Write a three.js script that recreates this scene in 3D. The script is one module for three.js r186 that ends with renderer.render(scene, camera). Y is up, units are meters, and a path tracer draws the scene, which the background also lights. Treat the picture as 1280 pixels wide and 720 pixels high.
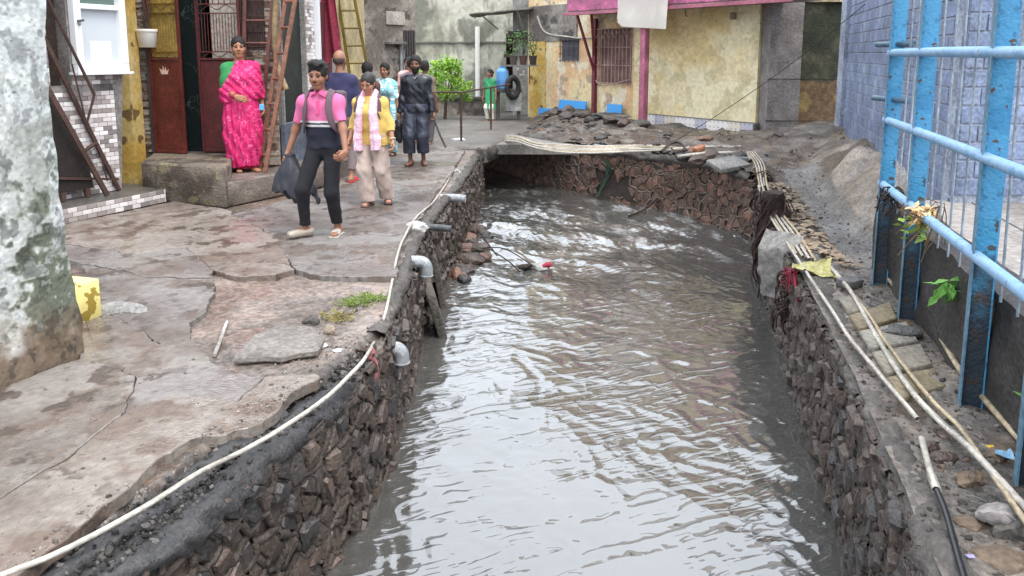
import * as THREE from 'three';
import { mergeGeometries, mergeVertices, toCreasedNormals } from 'three/addons/utils/BufferGeometryUtils.js';
import { RoundedBoxGeometry } from 'three/addons/geometries/RoundedBoxGeometry.js';

// ---------------------------------------------------------------- camera, sky, sun, exposure
const scene = new THREE.Scene();
// the photograph is a crop: its optical axis lies above the middle of the picture, so the lens is shifted
const FPX = 965, AXIS = 215, HORIZON = 67, EYE = 1.81, PITCH = Math.atan((AXIS - HORIZON) / FPX);
const camera = new THREE.PerspectiveCamera(2 * Math.atan((720 - AXIS) / FPX) * 180 / Math.PI, 1280 / (1440 - 2 * AXIS), 0.05, 500);
camera.setViewOffset(1280, 1440 - 2 * AXIS, 0, 720 - 2 * AXIS, 1280, 720);
camera.position.set(0, EYE, 0);
camera.rotation.x = -PITCH;
const renderer = new THREE.WebGLRenderer({ antialias: true });
renderer.toneMapping = THREE.LinearToneMapping;
renderer.toneMappingExposure = 2.65;
renderer.shadowMap.enabled = true;

// value noise shared by everything (seeded, periodic on demand)
const HASH = (() => { let s = 12345; const t = new Float32Array(65536); for (let i = 0; i < 65536; i++) { s = (Math.imul(s, 1664525) + 1013904223) >>> 0; t[i] = s / 4294967296; } return t; })();
const hash3 = (x, y, z) => HASH[(Math.imul(x, 73856093) ^ Math.imul(y, 19349663) ^ Math.imul(z, 83492791)) >>> 7 & 65535];
const sm = t => t * t * (3 - 2 * t), lerp = (a, b, t) => a + (b - a) * t;
const clamp = (x, a = 0, b = 1) => x < a ? a : x > b ? b : x, sst = (a, b, x) => sm(clamp((x - a) / (b - a)));
function n3(x, y, z) {                                  // -1..1
  const X = Math.floor(x), Y = Math.floor(y), Z = Math.floor(z), u = sm(x - X), v = sm(y - Y), w = sm(z - Z);
  const l = (a, b, t) => a + (b - a) * t;
  return 2 * l(l(l(hash3(X, Y, Z), hash3(X + 1, Y, Z), u), l(hash3(X, Y + 1, Z), hash3(X + 1, Y + 1, Z), u), v),
    l(l(hash3(X, Y, Z + 1), hash3(X + 1, Y, Z + 1), u), l(hash3(X, Y + 1, Z + 1), hash3(X + 1, Y + 1, Z + 1), u), v), w) - 1;
}
const fbm = (x, y, z, o = 4) => { let a = 0, g = 0.5; for (let i = 0; i < o; i++) { a += g * n3(x, y, z); x = x * 2.03 + 7.1; y = y * 2.03 + 3.7; z = z * 2.03 + 1.9; g *= 0.5; } return a; };
function pn(s, t, f, k) {                               // periodic 2-D noise over the unit tile, 0..1
  const x = s * f, y = t * f, X = Math.floor(x), Y = Math.floor(y), u = sm(x - X), v = sm(y - Y), m = a => ((a % f) + f) % f;
  return lerp(lerp(hash3(m(X), m(Y), k), hash3(m(X + 1), m(Y), k), u), lerp(hash3(m(X), m(Y + 1), k), hash3(m(X + 1), m(Y + 1), k), u), v);
}
const pf = (s, t, f, k, o = 4) => { let a = 0, g = 0.5, n = 0; for (let i = 0; i < o; i++) { a += g * pn(s, t, f, k + i * 17); n += g; f *= 2; g *= 0.55; } return a / n; };

{ // an overcast sky: white-grey cloud, brighter overhead, faint cloud structure
  const W = 512, H = 256, a = new Float32Array(W * H * 4);
  for (let j = 0; j < H; j++) for (let i = 0; i < W; i++) {
    const el = ((j + 0.5) / H - 0.5) * Math.PI, az = (i + 0.5) / W * 2 * Math.PI, s = Math.sin(el), c = Math.cos(el), k = (j * W + i) * 4;
    let L = 1.0 * (1 + 1.2 * Math.max(s, 0)) / 1.6 * (1 + 0.16 * fbm(c * Math.cos(az) * 2.2 + 5, s * 3, c * Math.sin(az) * 2.2, 4));
    const g = s < 0 ? 0.35 : 1;
    a[k] = 0.92 * L * g; a[k + 1] = 0.985 * L * g; a[k + 2] = 1.085 * L * g; a[k + 3] = 1;
  }
  const t = new THREE.DataTexture(a, W, H, THREE.RGBAFormat, THREE.FloatType);
  t.mapping = THREE.EquirectangularReflectionMapping; t.magFilter = t.minFilter = THREE.LinearFilter; t.needsUpdate = true;
  scene.background = t; scene.environment = t;
}
const sun = new THREE.DirectionalLight(0xfff6ea, 1.0);
sun.position.set(4, 12, -3); sun.target.position.set(0, 0, -8);
sun.castShadow = true; sun.shadow.radius = 40; sun.shadow.mapSize.set(2048, 2048);
Object.assign(sun.shadow.camera, { left: -16, right: 16, top: 16, bottom: -16, near: 0.5, far: 60 });
scene.add(sun, sun.target);

// ---------------------------------------------------------------- helpers
let seed = 7;
const rnd = (a = 1, b) => { seed = (seed + 0x6d2b79f5) | 0; let t = Math.imul(seed ^ (seed >>> 15), 1 | seed); t = (t + Math.imul(t ^ (t >>> 7), 61 | t)) ^ t; const r = ((t ^ (t >>> 14)) >>> 0) / 4294967296; return b === undefined ? r * a : a + r * (b - a); };
const pick = a => a[Math.floor(rnd(a.length))];
const V = (x, y, d) => new THREE.Vector3(x, y, -d);      // d = metres ahead of the camera
const v3 = (x, y, z) => new THREE.Vector3(x, y, z);
const cP = Math.cos(PITCH), sP = Math.sin(PITCH);
const ray = (px, py) => { const x = (px - 640) / FPX, y = -(py - AXIS) / FPX; return [x, y * cP - sP, -(cP + y * sP)]; };
const P = (px, py, Y = 0) => { const r = ray(px, py), t = (Y - EYE) / r[1]; return v3(r[0] * t, Y, r[2] * t); };          // pixel -> level Y
const D = (px, py, d) => { const r = ray(px, py), t = -d / r[2]; return v3(r[0] * t, EYE + r[1] * t, -d); };              // pixel -> distance d
function frame(ax, ad, bx, bd) {                          // a vertical wall plane from A to B (left to right as one faces it)
  const len = Math.hypot(bx - ax, bd - ad), ux = (bx - ax) / len, ud = (bd - ad) / len;
  return {
    len, origin: V(ax, 0, ad), turn: Math.atan2(ud, ux),
    uv(px, py, out = 0) {                                 // pixel -> metres along and up, on the plane `out` in front of the wall
      const r = ray(px, py), nx = ud, nd = -ux;           // normal towards the viewer, (x, d)
      const ox = ax + nx * out, od = ad + nd * out, t = (ox * nx + od * nd) / (r[0] * nx - r[2] * nd);
      const x = r[0] * t, d = -r[2] * t;
      return [(x - ax) * ux + (d - ad) * ud, EYE + r[1] * t];
    },
    at(u, y, out = 0) { return V(ax + ux * u + ud * out, y, ad + ud * u - ux * out); },
  };
}
const names = {};
const numbered = n => { const k = names[n] = (names[n] ?? -1) + 1; return k ? n + '_' + String(k).padStart(3, '0') : n; };
function tag(o, label, category, group, kind) {
  Object.assign(o.userData, { label, category }); if (group) o.userData.group = group; if (kind) o.userData.kind = kind;
  return o;
}
function thing(name, label, category, pos, turn = 0, group) {
  const g = new THREE.Group(); g.name = numbered(name); scene.add(g);
  if (pos) g.position.copy(pos); g.rotation.y = turn;
  return tag(g, label, category, group);
}
function copyOf(src, label, pos, turn) {
  const c = src.clone(); c.name = numbered(src.name.replace(/_\d\d\d$/, '')); c.userData = { ...src.userData }; if (label) c.userData.label = label;
  if (pos) c.position.copy(pos); if (turn !== undefined) c.rotation.y = turn; scene.add(c); return c;
}
function metric(g) {                                      // uv in metres from the face direction
  if (g.index) g = g.toNonIndexed();
  const p = g.attributes.position, n = p.count, uv = new Float32Array(n * 2);
  const a = v3(), b = v3(), c = v3();
  for (let i = 0; i < n; i += 3) {
    a.fromBufferAttribute(p, i); b.fromBufferAttribute(p, i + 1).sub(a); c.fromBufferAttribute(p, i + 2).sub(a); b.cross(c);
    const X = Math.abs(b.x), Y = Math.abs(b.y), Z = Math.abs(b.z);
    for (let j = i; j < i + 3; j++) {
      const x = p.getX(j), y = p.getY(j), z = p.getZ(j);
      if (Y >= X && Y >= Z) { uv[2 * j] = x; uv[2 * j + 1] = z; } else if (X >= Z) { uv[2 * j] = z; uv[2 * j + 1] = y; } else { uv[2 * j] = x; uv[2 * j + 1] = y; }
    }
  }
  const o = new THREE.BufferGeometry(); o.setAttribute('position', p);
  if (g.attributes.normal) o.setAttribute('normal', g.attributes.normal); else { o.computeVertexNormals(); }
  o.setAttribute('uv', new THREE.BufferAttribute(uv, 2));
  if (g.attributes.color) o.setAttribute('color', g.attributes.color);
  return o;
}
function mesh(name, geos, mat, parent = scene, pos) {
  const list = (Array.isArray(geos) ? geos : [geos]).map(g => g.userData.ready ? g : metric(g));
  const g = list.length > 1 ? mergeGeometries(list) : list[0];
  g.userData.ready = true;
  const m = new THREE.Mesh(g, mat); m.name = parent === scene ? numbered(name) : name; m.castShadow = m.receiveShadow = true;
  if (pos) m.position.copy(pos);
  parent.add(m); return m;
}
const structure = (name, geos, mat, label, category = name) => { const m = mesh(name, geos, mat); tag(m, label, category, null, 'structure'); return m; };
const bx = (w, h, d, x = 0, y = 0, z = 0, ry = 0, rz = 0, rx = 0) => { const g = new THREE.BoxGeometry(w, h, d); if (rx) g.rotateX(rx); if (rz) g.rotateZ(rz); if (ry) g.rotateY(ry); return g.translate(x, y, z); };
const rb = (w, h, d, r, x = 0, y = 0, z = 0, ry = 0, rz = 0, rx = 0) => { const g = new RoundedBoxGeometry(w, h, d, 1, Math.min(r, w / 2.1, h / 2.1, d / 2.1)); if (rx) g.rotateX(rx); if (rz) g.rotateZ(rz); if (ry) g.rotateY(ry); return g.translate(x, y, z); };
const tube = (pts, r, seg = 40, rs = 8, tension = 0.5) => new THREE.TubeGeometry(new THREE.CatmullRomCurve3(pts, false, 'catmullrom', tension), seg, r, rs, false);
function bar(a, b, r, rs = 8, r2 = r) {                   // a capped round bar
  const l = a.distanceTo(b), g = new THREE.CylinderGeometry(r2, r, l, rs); g.translate(0, l / 2, 0);
  g.applyQuaternion(new THREE.Quaternion().setFromUnitVectors(v3(0, 1, 0), b.clone().sub(a).normalize())); return g.translate(a.x, a.y, a.z);
}
function beam(a, b, w, h) {                               // a squared bar, w sideways, h upwards
  const l = a.distanceTo(b), g = new THREE.BoxGeometry(w, h, l), m = new THREE.Matrix4().lookAt(b, a, Math.abs(b.y - a.y) > 0.95 * l ? v3(0, 0, 1) : v3(0, 1, 0));
  g.applyMatrix4(m); return g.translate((a.x + b.x) / 2, (a.y + b.y) / 2, (a.z + b.z) / 2);
}
function rough(g, amp, f, k = 0) {                        // push the vertices of a shape about with noise
  g = mergeVertices(g.deleteAttribute('normal').deleteAttribute('uv'), 1e-4); const p = g.attributes.position;
  for (let i = 0; i < p.count; i++) { const x = p.getX(i), y = p.getY(i), z = p.getZ(i); p.setXYZ(i, x + amp * fbm(x * f + k, y * f, z * f, 3), y + amp * fbm(x * f, y * f + 9 + k, z * f, 3), z + amp * fbm(x * f, y * f, z * f + 5 + k, 3)); }
  return toCreasedNormals(g, 0.75);
}
function boulder(rx, ry, rz, k, detail = 1, amp = 0.35) {
  const g = mergeVertices(new THREE.IcosahedronGeometry(1, detail).deleteAttribute('normal').deleteAttribute('uv'), 1e-4), p = g.attributes.position;
  for (let i = 0; i < p.count; i++) { const x = p.getX(i), y = p.getY(i), z = p.getZ(i), s = 1 + amp * n3(x * 1.6 + k * 3.1, y * 1.6 + k, z * 1.6 - k); p.setXYZ(i, x * s * rx, y * s * ry, z * s * rz); }
  const o = g.toNonIndexed(); o.computeVertexNormals(); return o;
}
const S = (r, g, b) => new THREE.Color().setRGB(r / 255, g / 255, b / 255, THREE.SRGBColorSpace);
const lin = c => { c /= 255; return c <= 0.04045 ? c / 12.92 : ((c + 0.055) / 1.055) ** 2.4; };
function tex(n, metres, fn, srgb = true) {                // fn(s, t) -> [r, g, b] 0..255
  const a = new Uint8Array(n * n * 4);
  for (let j = 0, k = 0; j < n; j++) for (let i = 0; i < n; i++, k += 4) { const c = fn((i + 0.5) / n, (j + 0.5) / n); a[k] = clamp(c[0], 0, 255); a[k + 1] = clamp(c[1], 0, 255); a[k + 2] = clamp(c[2], 0, 255); a[k + 3] = 255; }
  const t = new THREE.DataTexture(a, n, n); t.wrapS = t.wrapT = THREE.RepeatWrapping; t.magFilter = THREE.LinearFilter; t.minFilter = THREE.LinearMipmapLinearFilter; t.generateMipmaps = true;
  if (srgb) t.colorSpace = THREE.SRGBColorSpace; t.repeat.set(1 / metres, 1 / metres); t.needsUpdate = true; return t;
}
const gray = f => (s, t) => { const g = 255 * f(s, t); return [g, g, g]; };
const mixc = (a, b, t) => [lerp(a[0], b[0], t), lerp(a[1], b[1], t), lerp(a[2], b[2], t)];
const mulc = (a, k) => [a[0] * k, a[1] * k, a[2] * k];

// shared textures
const T = {};
T.grain = tex(512, 0.7, gray((s, t) => 0.35 * pf(s, t, 8, 1, 3) + 0.65 * pf(s, t, 48, 2, 3)), false);
T.lumps = tex(512, 1.5, gray((s, t) => { const a = pf(s, t, 10, 31, 4), b = pf(s, t, 60, 33, 2); return clamp(0.75 * a + 0.35 * b - 0.05); }), false);
T.mottle = tex(512, 1.3, gray((s, t) => 0.72 + 0.42 * (pf(s, t, 5, 5, 5) - 0.5) + 0.3 * (pf(s, t, 64, 8, 2) - 0.5)));
const pn2 = (s, t, fx, fy, k) => { const x = s * fx, y = t * fy, X = Math.floor(x), Y = Math.floor(y), u = sm(x - X), v = sm(y - Y), m = (a, f) => ((a % f) + f) % f; return lerp(lerp(hash3(m(X, fx), m(Y, fy), k), hash3(m(X + 1, fx), m(Y, fy), k), u), lerp(hash3(m(X, fx), m(Y + 1, fy), k), hash3(m(X + 1, fx), m(Y + 1, fy), k), u), v); };
T.cloth = tex(256, 0.25, gray((s, t) => 0.5 + 0.22 * Math.sin(s * 402) * Math.sin(t * 402) + 0.4 * (pf(s, t, 12, 3, 3) - 0.5)), false);
T.wet = tex(512, 3.1, gray((s, t) => { const a = pf(s, t, 4, 71, 5); return 0.42 + 0.45 * sst(0.40, 0.62, a) + 0.25 * (pf(s, t, 60, 75, 2) - 0.5); }), false);
function mat(r, g, b, rough_ = 0.85, o = {}) {
  const { bump = 0, tx = T.mottle, bt = T.grain, ...rest } = o;
  const m = new THREE.MeshStandardMaterial({ color: S(r, g, b), roughness: rough_, ...rest });
  if (tx) m.map = tx; if (bump) { m.bumpMap = bt; m.bumpScale = bump; } return m;
}
const phys = (r, g, b, rough_, o = {}) => new THREE.MeshPhysicalMaterial({ color: S(r, g, b), roughness: rough_, ...o });

// plan of the canal: [distance, x] of the wall faces
const WL = [[0.3, -2.06], [1.5, -1.76], [2.60, -1.44], [3.22, -1.21], [3.7, -1.06], [4.17, -0.94], [4.79, -0.86], [6, -0.88], [7.74, -0.94], [9.4, -0.86], [10.6, -0.76], [12.2, -0.68], [13.8, -0.62], [15.5, -0.62], [18, -1.2], [24, -3]];
const along = (tab, d) => { let i = 1; while (i < tab.length - 1 && tab[i][0] < d) i++; const [a, x] = tab[i - 1], [b, y] = tab[i]; return lerp(x, y, clamp((d - a) / (b - a))); };
const wallL = d => along(WL, d);
const edgeR = d => 1.51 + (d - 2.46) * 0.2546 - 0.10 * sst(6, 8, d);             // face of the wall under the blue fence
const WATER = -0.97;
const RB = [[1.0, edgeR(1.0)], [4.2, edgeR(4.2)], [8, edgeR(8)], [11.2, edgeR(11.2)]].map(([d, x]) => [x, d]);
const BB = [[3.66, 11.45], [3.42, 12.5], [3.0, 13.3], [1.8, 14.7], [0.9, 16.0], [0.2, 17.3], [-0.45, 18.6], [-1.4, 20.4]];
// ---------------------------------------------------------------- the ground on the houses' side
const BOX = new Map();
const houseY = [[0.45, 22.0], [5.0, 15.45]];               // yellow house front, plan
const plan = pts => pts.map(([px, py]) => { const p = P(px, py, 0); return [p.x, -p.z]; });
function near(poly, x, d) {                                // distance to a plan polyline, signed by side, and place along it 0..1
  let best = 1e9, side = 1, tt = 0, L = poly.length - 1;
  if (poly.box === undefined) { BOX.set(poly, BOX.get(poly) || [Math.min(...poly.map(p => p[0])) - 1.3, Math.max(...poly.map(p => p[0])) + 1.3, Math.min(...poly.map(p => p[1])) - 1.3, Math.max(...poly.map(p => p[1])) + 1.3]); const b = BOX.get(poly); if (x < b[0] || x > b[1] || d < b[2] || d > b[3]) if (poly !== houseY) return [9, 0]; }
  for (let i = 0; i < L; i++) {
    const [ax, ad] = poly[i], [bx_, bd] = poly[i + 1], ex = bx_ - ax, ed = bd - ad, t = clamp(((x - ax) * ex + (d - ad) * ed) / (ex * ex + ed * ed));
    const u_ = x - ax - ex * t, w_ = d - ad - ed * t, q = Math.sqrt(u_ * u_ + w_ * w_);
    if (q < best) { best = q; side = ex * (d - ad) - ed * (x - ax) > 0 ? 1 : -1; tt = (i + t) / L; }
  }
  return [best * side, tt];
}
const CRACKS = [[[262, 428], [300, 412], [330, 400]], [[385, 400], [420, 392], [455, 380]], [[380, 375], [420, 368], [470, 372]]].map(plan);
const LEDGES = [[[265, 415], [300, 446], [400, 440]]].map(plan);
const LEDGE_H = [0.03];
function pathHeight(x, d) {
  const e = wallL(d) - x;                                  // metres in from the wall face
  const inset = lerp(0.30, 0.07, sst(3.6, 5.2, d)) + 0.07 * fbm(x * 5, d * 5, 3, 3) + 0.02 * n3(x * 30, d * 30, 1);
  let crack = 0, h = 0.008 * fbm(x * 1.3, d * 1.3, 5, 3) + 0.008 * fbm(x * 9, d * 9, 2, 3);
  const screed = fbm(x * 1.1 + 4, d * 0.9, 8, 4);
  const bare = sst(0.02, 0.055, screed + 0.04 * n3(x * 14, d * 14, 4));
  h -= 0.014; h += (1 - bare) * (0.012 * fbm(x * 26, d * 26, 7, 3));
  for (let i = 0; i < LEDGES.length; i++) {
    const [q, t] = near(LEDGES[i], x + 0.03 * n3(x * 9, d * 9, 6), d + 0.05 * n3(x * 7, d * 7, 2 + i));
    if (Math.abs(q) < 1.2) h += LEDGE_H[i] * sst(-0.006, 0.012, q) * Math.exp(-Math.abs(q) / 0.5) * sst(0, 0.12, t) * sst(1, 0.88, t);
  }
  for (let i = 0; i < CRACKS.length; i++) {
    const [q, t] = near(CRACKS[i], x + 0.035 * n3(x * 16, d * 16, 9), d + 0.05 * n3(x * 13, d * 13, 3 + i)), w = (0.006 + 0.0024 * d) * (0.5 + Math.sin(t * 3.14)) * (1 + 0.8 * n3(x * 22, d * 22, 1)), e_ = Math.exp(-((q / w) ** 2)) * (t > 0 && t < 1 ? 1 : 0.2);
    crack = Math.max(crack, e_);
    if (Math.abs(q) < 0.1) h -= 0.055 * Math.exp(-((q / w) ** 2)) * (t > 0 && t < 1 ? 1 : 0.2);
  }
  if (e < inset) h -= 0.085 * sst(inset, inset - 0.10, e) + 0.02 * fbm(x * 20, d * 20, 3, 3);
  return [h, bare, e < inset + 0.01 ? 1 : 0, screed, crack];
}
T.mud = tex(1024, 2.3, (s, t) => {
  const a = pf(s, t, 5, 11, 5), b = pf(s, t, 90, 13, 2), c = pf(s, t, 30, 14, 3), k = 0.8 + 0.5 * (a - 0.5) + 0.42 * (b - 0.5) + 0.2 * (c - 0.5);
  const spot = pn(s, t, 170, 19) > 0.93 ? 0.30 : pn(s, t, 140, 23) < 0.05 ? -0.28 : 0;
  return mulc([255, 250 - 14 * (c - 0.4), 244 - 24 * (c - 0.4)], clamp(k + spot, 0.12, 1));
});
T.gritB = tex(512, 0.9, gray((s, t) => clamp(0.5 * pf(s, t, 22, 41, 3) + 0.5 * pf(s, t, 70, 43, 2) + (pn(s, t, 60, 44) > 0.9 ? 0.3 : 0))), false);
let footpath;
{
  const rows = [], N = 330, pos = [], col = [], uv = [], idx = [];
  for (let d = 0.7; d < 15.9; d *= d < 2 ? 1.01 : d < 6.5 ? 1.0042 : 1.0075) rows.push(d);
  rows.forEach((d, j) => {
    const xr = wallL(d) + 0.015;
    for (let i = 0; i <= N; i++) {
      const w = i / N, x = xr - 0.9 * w - 5.6 * w * w * w, [h, bare, edge, sc, crack] = pathHeight(x, d);
      pos.push(x, h, -d); uv.push(x, d);
      let c = mixc([128, 116, 109], [148, 138, 133], sst(-0.3, 0.35, sc));                     // mud-stained cement
      c = mixc(c, [138, 134, 132], 0.8 * sst(0.05, 0.3, fbm(x * 0.8 + 9, d * 0.7, 1, 4)));     // clean grey cement
      c = mixc(c, [136, 116, 104], 0.85 * sst(0.08, 0.28, fbm(x * 2.1, d * 2.1, 21, 4)) * (1 - 0.6 * bare)); // red-brown silt
      c = mixc(c, [118, 110, 104], 0.8 * (1 - bare) * sst(0.0, 0.3, fbm(x * 6, d * 6, 14, 3)));
      c = mixc(c, [70, 62, 57], 0.85 * crack);                                                 // darker along the cracks
      if (edge) c = mixc(c, [104, 98, 94], 0.75 + 0.25 * n3(x * 20, d * 20, 4));                // wet aggregate in the broken margin
      col.push(lin(c[0]), lin(c[1]), lin(c[2]));
      if (i < N && j < rows.length - 1) { const a = j * (N + 1) + i; idx.push(a, a + 1, a + N + 1, a + 1, a + N + 2, a + N + 1); }
    }
  });
  const g = new THREE.BufferGeometry(); g.setAttribute('position', new THREE.Float32BufferAttribute(pos, 3)); g.setAttribute('uv', new THREE.Float32BufferAttribute(uv, 2)); g.setAttribute('color', new THREE.Float32BufferAttribute(col, 3)); g.setIndex(idx); g.computeVertexNormals(); g.userData.ready = true;
  const m = new THREE.MeshStandardMaterial({ vertexColors: true, map: T.mud, roughness: 0.7, roughnessMap: T.wet, bumpMap: T.gritB, bumpScale: 0.005 });
  footpath = structure('footpath', g, m, 'cracked wet cement footpath with brown silt beside the canal');
}
// the cement topping: broken slabs lying on the path, each with its own edge
T.cement = tex(1024, 3.3, (s, t) => {
  const a = pf(s, t, 4, 501, 6), b = pf(s, t, 9, 503, 6), c = pf(s, t, 90, 507, 2), w = pf(s, t, 26, 509, 4);
  let k = mixc([214, 204, 199], [255, 253, 251], sst(0.36, 0.62, a));
  k = mixc(k, [202, 184, 172], 0.8 * sst(0.50, 0.60, 0.75 * b + 0.25 * w));                       // silt film left in patches
  k = mixc(k, [150, 138, 130], 0.75 * sst(0.55, 0.63, w) * sst(0.44, 0.56, pf(s, t, 6, 513, 5)));       // scuffed, gritty places
  k = mixc(k, [255, 254, 252], 0.5 * sst(0.60, 0.66, pf(s, t, 14, 515, 5)));
  const sp = pn(s, t, 190, 511); if (sp > 0.94) k = mulc(k, 0.72); if (sp < 0.05) k = mulc(k, 1.15);
  return mulc(k, 0.95 + 0.22 * (c - 0.5));
});
T.sheen = tex(512, 2.9, gray((s, t) => 0.30 + 0.55 * sst(0.38, 0.62, pf(s, t, 4, 521, 6)) + 0.2 * (pf(s, t, 60, 523, 2) - 0.5)), false);
const SLABS = [];
{
  const cem = [[132, 126, 121], [128, 123, 120], [135, 127, 120], [125, 121, 118]].map(c => mat(...c, 0.62, { tx: T.cement, roughnessMap: T.sheen, bump: 0.005, bt: T.gritB }));
  const shapes = [
    [[[-90, 560], [0, 487], [105, 448], [170, 470], [150, 520], [85, 575], [28, 607], [-60, 660]], 0.036],
    [[[170, 470], [265, 452], [330, 470], [300, 500], [215, 492], [150, 520]], 0.024],
    [[[150, 520], [215, 492], [300, 500], [330, 470], [372, 462], [402, 470], [372, 488], [330, 526], [240, 552], [190, 588], [125, 638], [60, 690], [-20, 745], [-90, 745], [-60, 660], [28, 607], [85, 575]], 0.030],
    [[[100, 328], [180, 345], [268, 347], [262, 385], [240, 400], [238, 424], [200, 430], [172, 408], [150, 395], [105, 380]], 0.022],
    [[[100, 450], [100, 380], [150, 395], [172, 408], [200, 430], [238, 424], [265, 452], [170, 470]], 0.027],
    [[[60, 300], [170, 318], [230, 310], [268, 338], [268, 347], [180, 345], [100, 328], [70, 318]], 0.030],
    [[[60, 300], [75, 282], [217, 252], [285, 262], [292, 268], [350, 300], [366, 337], [345, 345], [300, 346], [268, 338], [230, 310], [170, 318]], 0.035],
    [[[366, 337], [350, 300], [292, 268], [400, 238], [472, 226], [546, 240], [532, 264], [516, 285], [503, 300], [494, 346], [470, 346], [400, 345]], 0.034],
    [[[400, 238], [425, 212], [500, 204], [570, 206], [562, 220], [546, 240], [472, 226]], 0.038],
    [[[425, 212], [448, 186], [560, 182], [582, 188], [570, 206], [500, 204]], 0.032],
  ];
  const warp = ([x, d]) => [x + 0.045 * fbm(x * 3.1, d * 3.1, 61, 3) + 0.010 * n3(x * 21, d * 21, 5), d + 0.06 * fbm(x * 3.1 + 7, d * 3.1, 67, 3) + 0.014 * n3(x * 19, d * 19, 8)];
  shapes.forEach(([px, top], i) => {
    const c = px.map(([x, y]) => { const p = P(x, y, 0.03); return [p.x, -p.z]; }), ring = [];
    for (let k = 0; k < c.length; k++) { const a = c[k], b = c[(k + 1) % c.length], n = Math.max(2, Math.ceil(Math.hypot(a[0] - b[0], a[1] - b[1]) / 0.03)); for (let j = 0; j < n; j++) ring.push(warp([lerp(a[0], b[0], j / n), lerp(a[1], b[1], j / n)])); }
    const area = ring.reduce((s, p, k) => { const q = ring[(k + 1) % ring.length]; return s + p[0] * q[1] - q[0] * p[1]; }, 0), sg = area > 0 ? 1 : -1;
    const inner = ring.map((p, k) => { const a = ring[(k + ring.length - 2) % ring.length], b = ring[(k + 2) % ring.length], tx = b[0] - a[0], td = b[1] - a[1], l = Math.hypot(tx, td) || 1, g = 0.0005 + 0.009 * Math.max(0, n3(p[0] * 2.2, p[1] * 2.2, 3)); return [p[0] - sg * td / l * g, p[1] + sg * tx / l * g]; });
    const geo = new THREE.ExtrudeGeometry(new THREE.Shape(inner.map(([x, d]) => new THREE.Vector2(x, d))), { depth: top + 0.025, bevelEnabled: true, bevelSize: 0.004, bevelThickness: 0.005, bevelSegments: 1, bevelOffset: -0.004 }); geo.rotateX(-Math.PI / 2); geo.translate(0, -0.03, 0);
    mesh('cement_slab', geo, cem[i % 4], footpath); SLABS.push([c, top + 0.0]);
  });
}
const inside = (c, x, d) => { let r = false; for (let i = 0, j = c.length - 1; i < c.length; j = i++) if ((c[i][1] > d) !== (c[j][1] > d) && x < (c[j][0] - c[i][0]) * (d - c[i][1]) / (c[j][1] - c[i][1]) + c[i][0]) r = !r; return r; };
const pathTop = (x, d) => { for (const [c, t] of SLABS) if (inside(c, x, d)) return t; return pathHeight(x, d)[0]; };
const M = {
  stone: [[104, 90, 81], [92, 81, 74], [116, 99, 88], [84, 78, 74], [102, 85, 74], [78, 74, 72]].map(c => mat(...c, 0.5, { bump: 0.012 })),
  redstone: [[156, 118, 100], [140, 108, 94], [166, 124, 106], [132, 106, 94], [148, 120, 108]].map(c => mat(...c, 0.66, { bump: 0.012 })),
  mortar: mat(96, 84, 76, 0.8, { bump: 0.02 }), mortarL: mat(158, 138, 124, 0.8, { bump: 0.015 }), soil: mat(66, 56, 50, 0.9, { bump: 0.02 }),
  asphalt: mat(74, 72, 72, 0.6, { bump: 0.009, bt: T.gritB }), concrete: mat(150, 146, 140, 0.8, { bump: 0.006 }), concreteD: mat(104, 98, 92, 0.75, { bump: 0.01 }),
  pvc: mat(226, 218, 204, 0.45, { tx: T.mottle }), pvcG: mat(196, 200, 204, 0.4), pvcB: mat(44, 44, 48, 0.35), cable: mat(228, 220, 206, 0.5),
  cream: mat(214, 194, 160, 0.55), black: mat(28, 28, 30, 0.6), rust: mat(98, 70, 60, 0.7, { bump: 0.004 }), rustL: mat(150, 104, 88, 0.65, { bump: 0.003 }),
  steel: mat(110, 104, 104, 0.5, { metalness: 0.3 }), white: mat(226, 228, 230, 0.45, { tx: null }), ply: mat(202, 172, 128, 0.7), dark: mat(26, 26, 28, 0.85), leaf: null,
};

// ---------------------------------------------------------------- rubble retaining walls
function voronoi(nu, nv, w, h, jit = 0.42) {               // cells of a jittered grid over w x h
  const pts = [];
  for (let j = -1; j <= nv; j++) for (let i = -1; i <= nu; i++) pts.push([(i + 0.5 + (j & 1 ? 0.25 : -0.25) + rnd(-jit, jit)) * w / nu, (j + 0.5 + rnd(-jit, jit)) * h / nv]);
  const at = (i, j) => pts[(j + 1) * (nu + 2) + i + 1], out = [];
  for (let j = 0; j < nv; j++) for (let i = 0; i < nu; i++) {
    const [cx, cy] = at(i, j), W = 2 * w / nu, H = 2 * h / nv;
    let poly = [[cx - W, cy - H], [cx + W, cy - H], [cx + W, cy + H], [cx - W, cy + H]];
    for (let b = -2; b <= 2; b++) for (let a = -2; a <= 2; a++) {
      if ((!a && !b) || i + a < -1 || i + a > nu || j + b < -1 || j + b > nv) continue;
      const [qx, qy] = at(i + a, j + b), nx = qx - cx, ny = qy - cy, m = (qx * qx + qy * qy - cx * cx - cy * cy) / 2, cut = [];
      for (let k = 0; k < poly.length; k++) {
        const p = poly[k], q = poly[(k + 1) % poly.length], dp = p[0] * nx + p[1] * ny - m, dq = q[0] * nx + q[1] * ny - m;
        if (dp <= 0) cut.push(p);
        if (dp * dq < 0) { const t = dp / (dp - dq); cut.push([lerp(p[0], q[0], t), lerp(p[1], q[1], t)]); }
      }
      poly = cut;
    }
    out.push({ c: [cx, cy], poly: poly.map(([x, y]) => [x, clamp(y, 0, h)]) });
  }
  return out;
}
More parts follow.
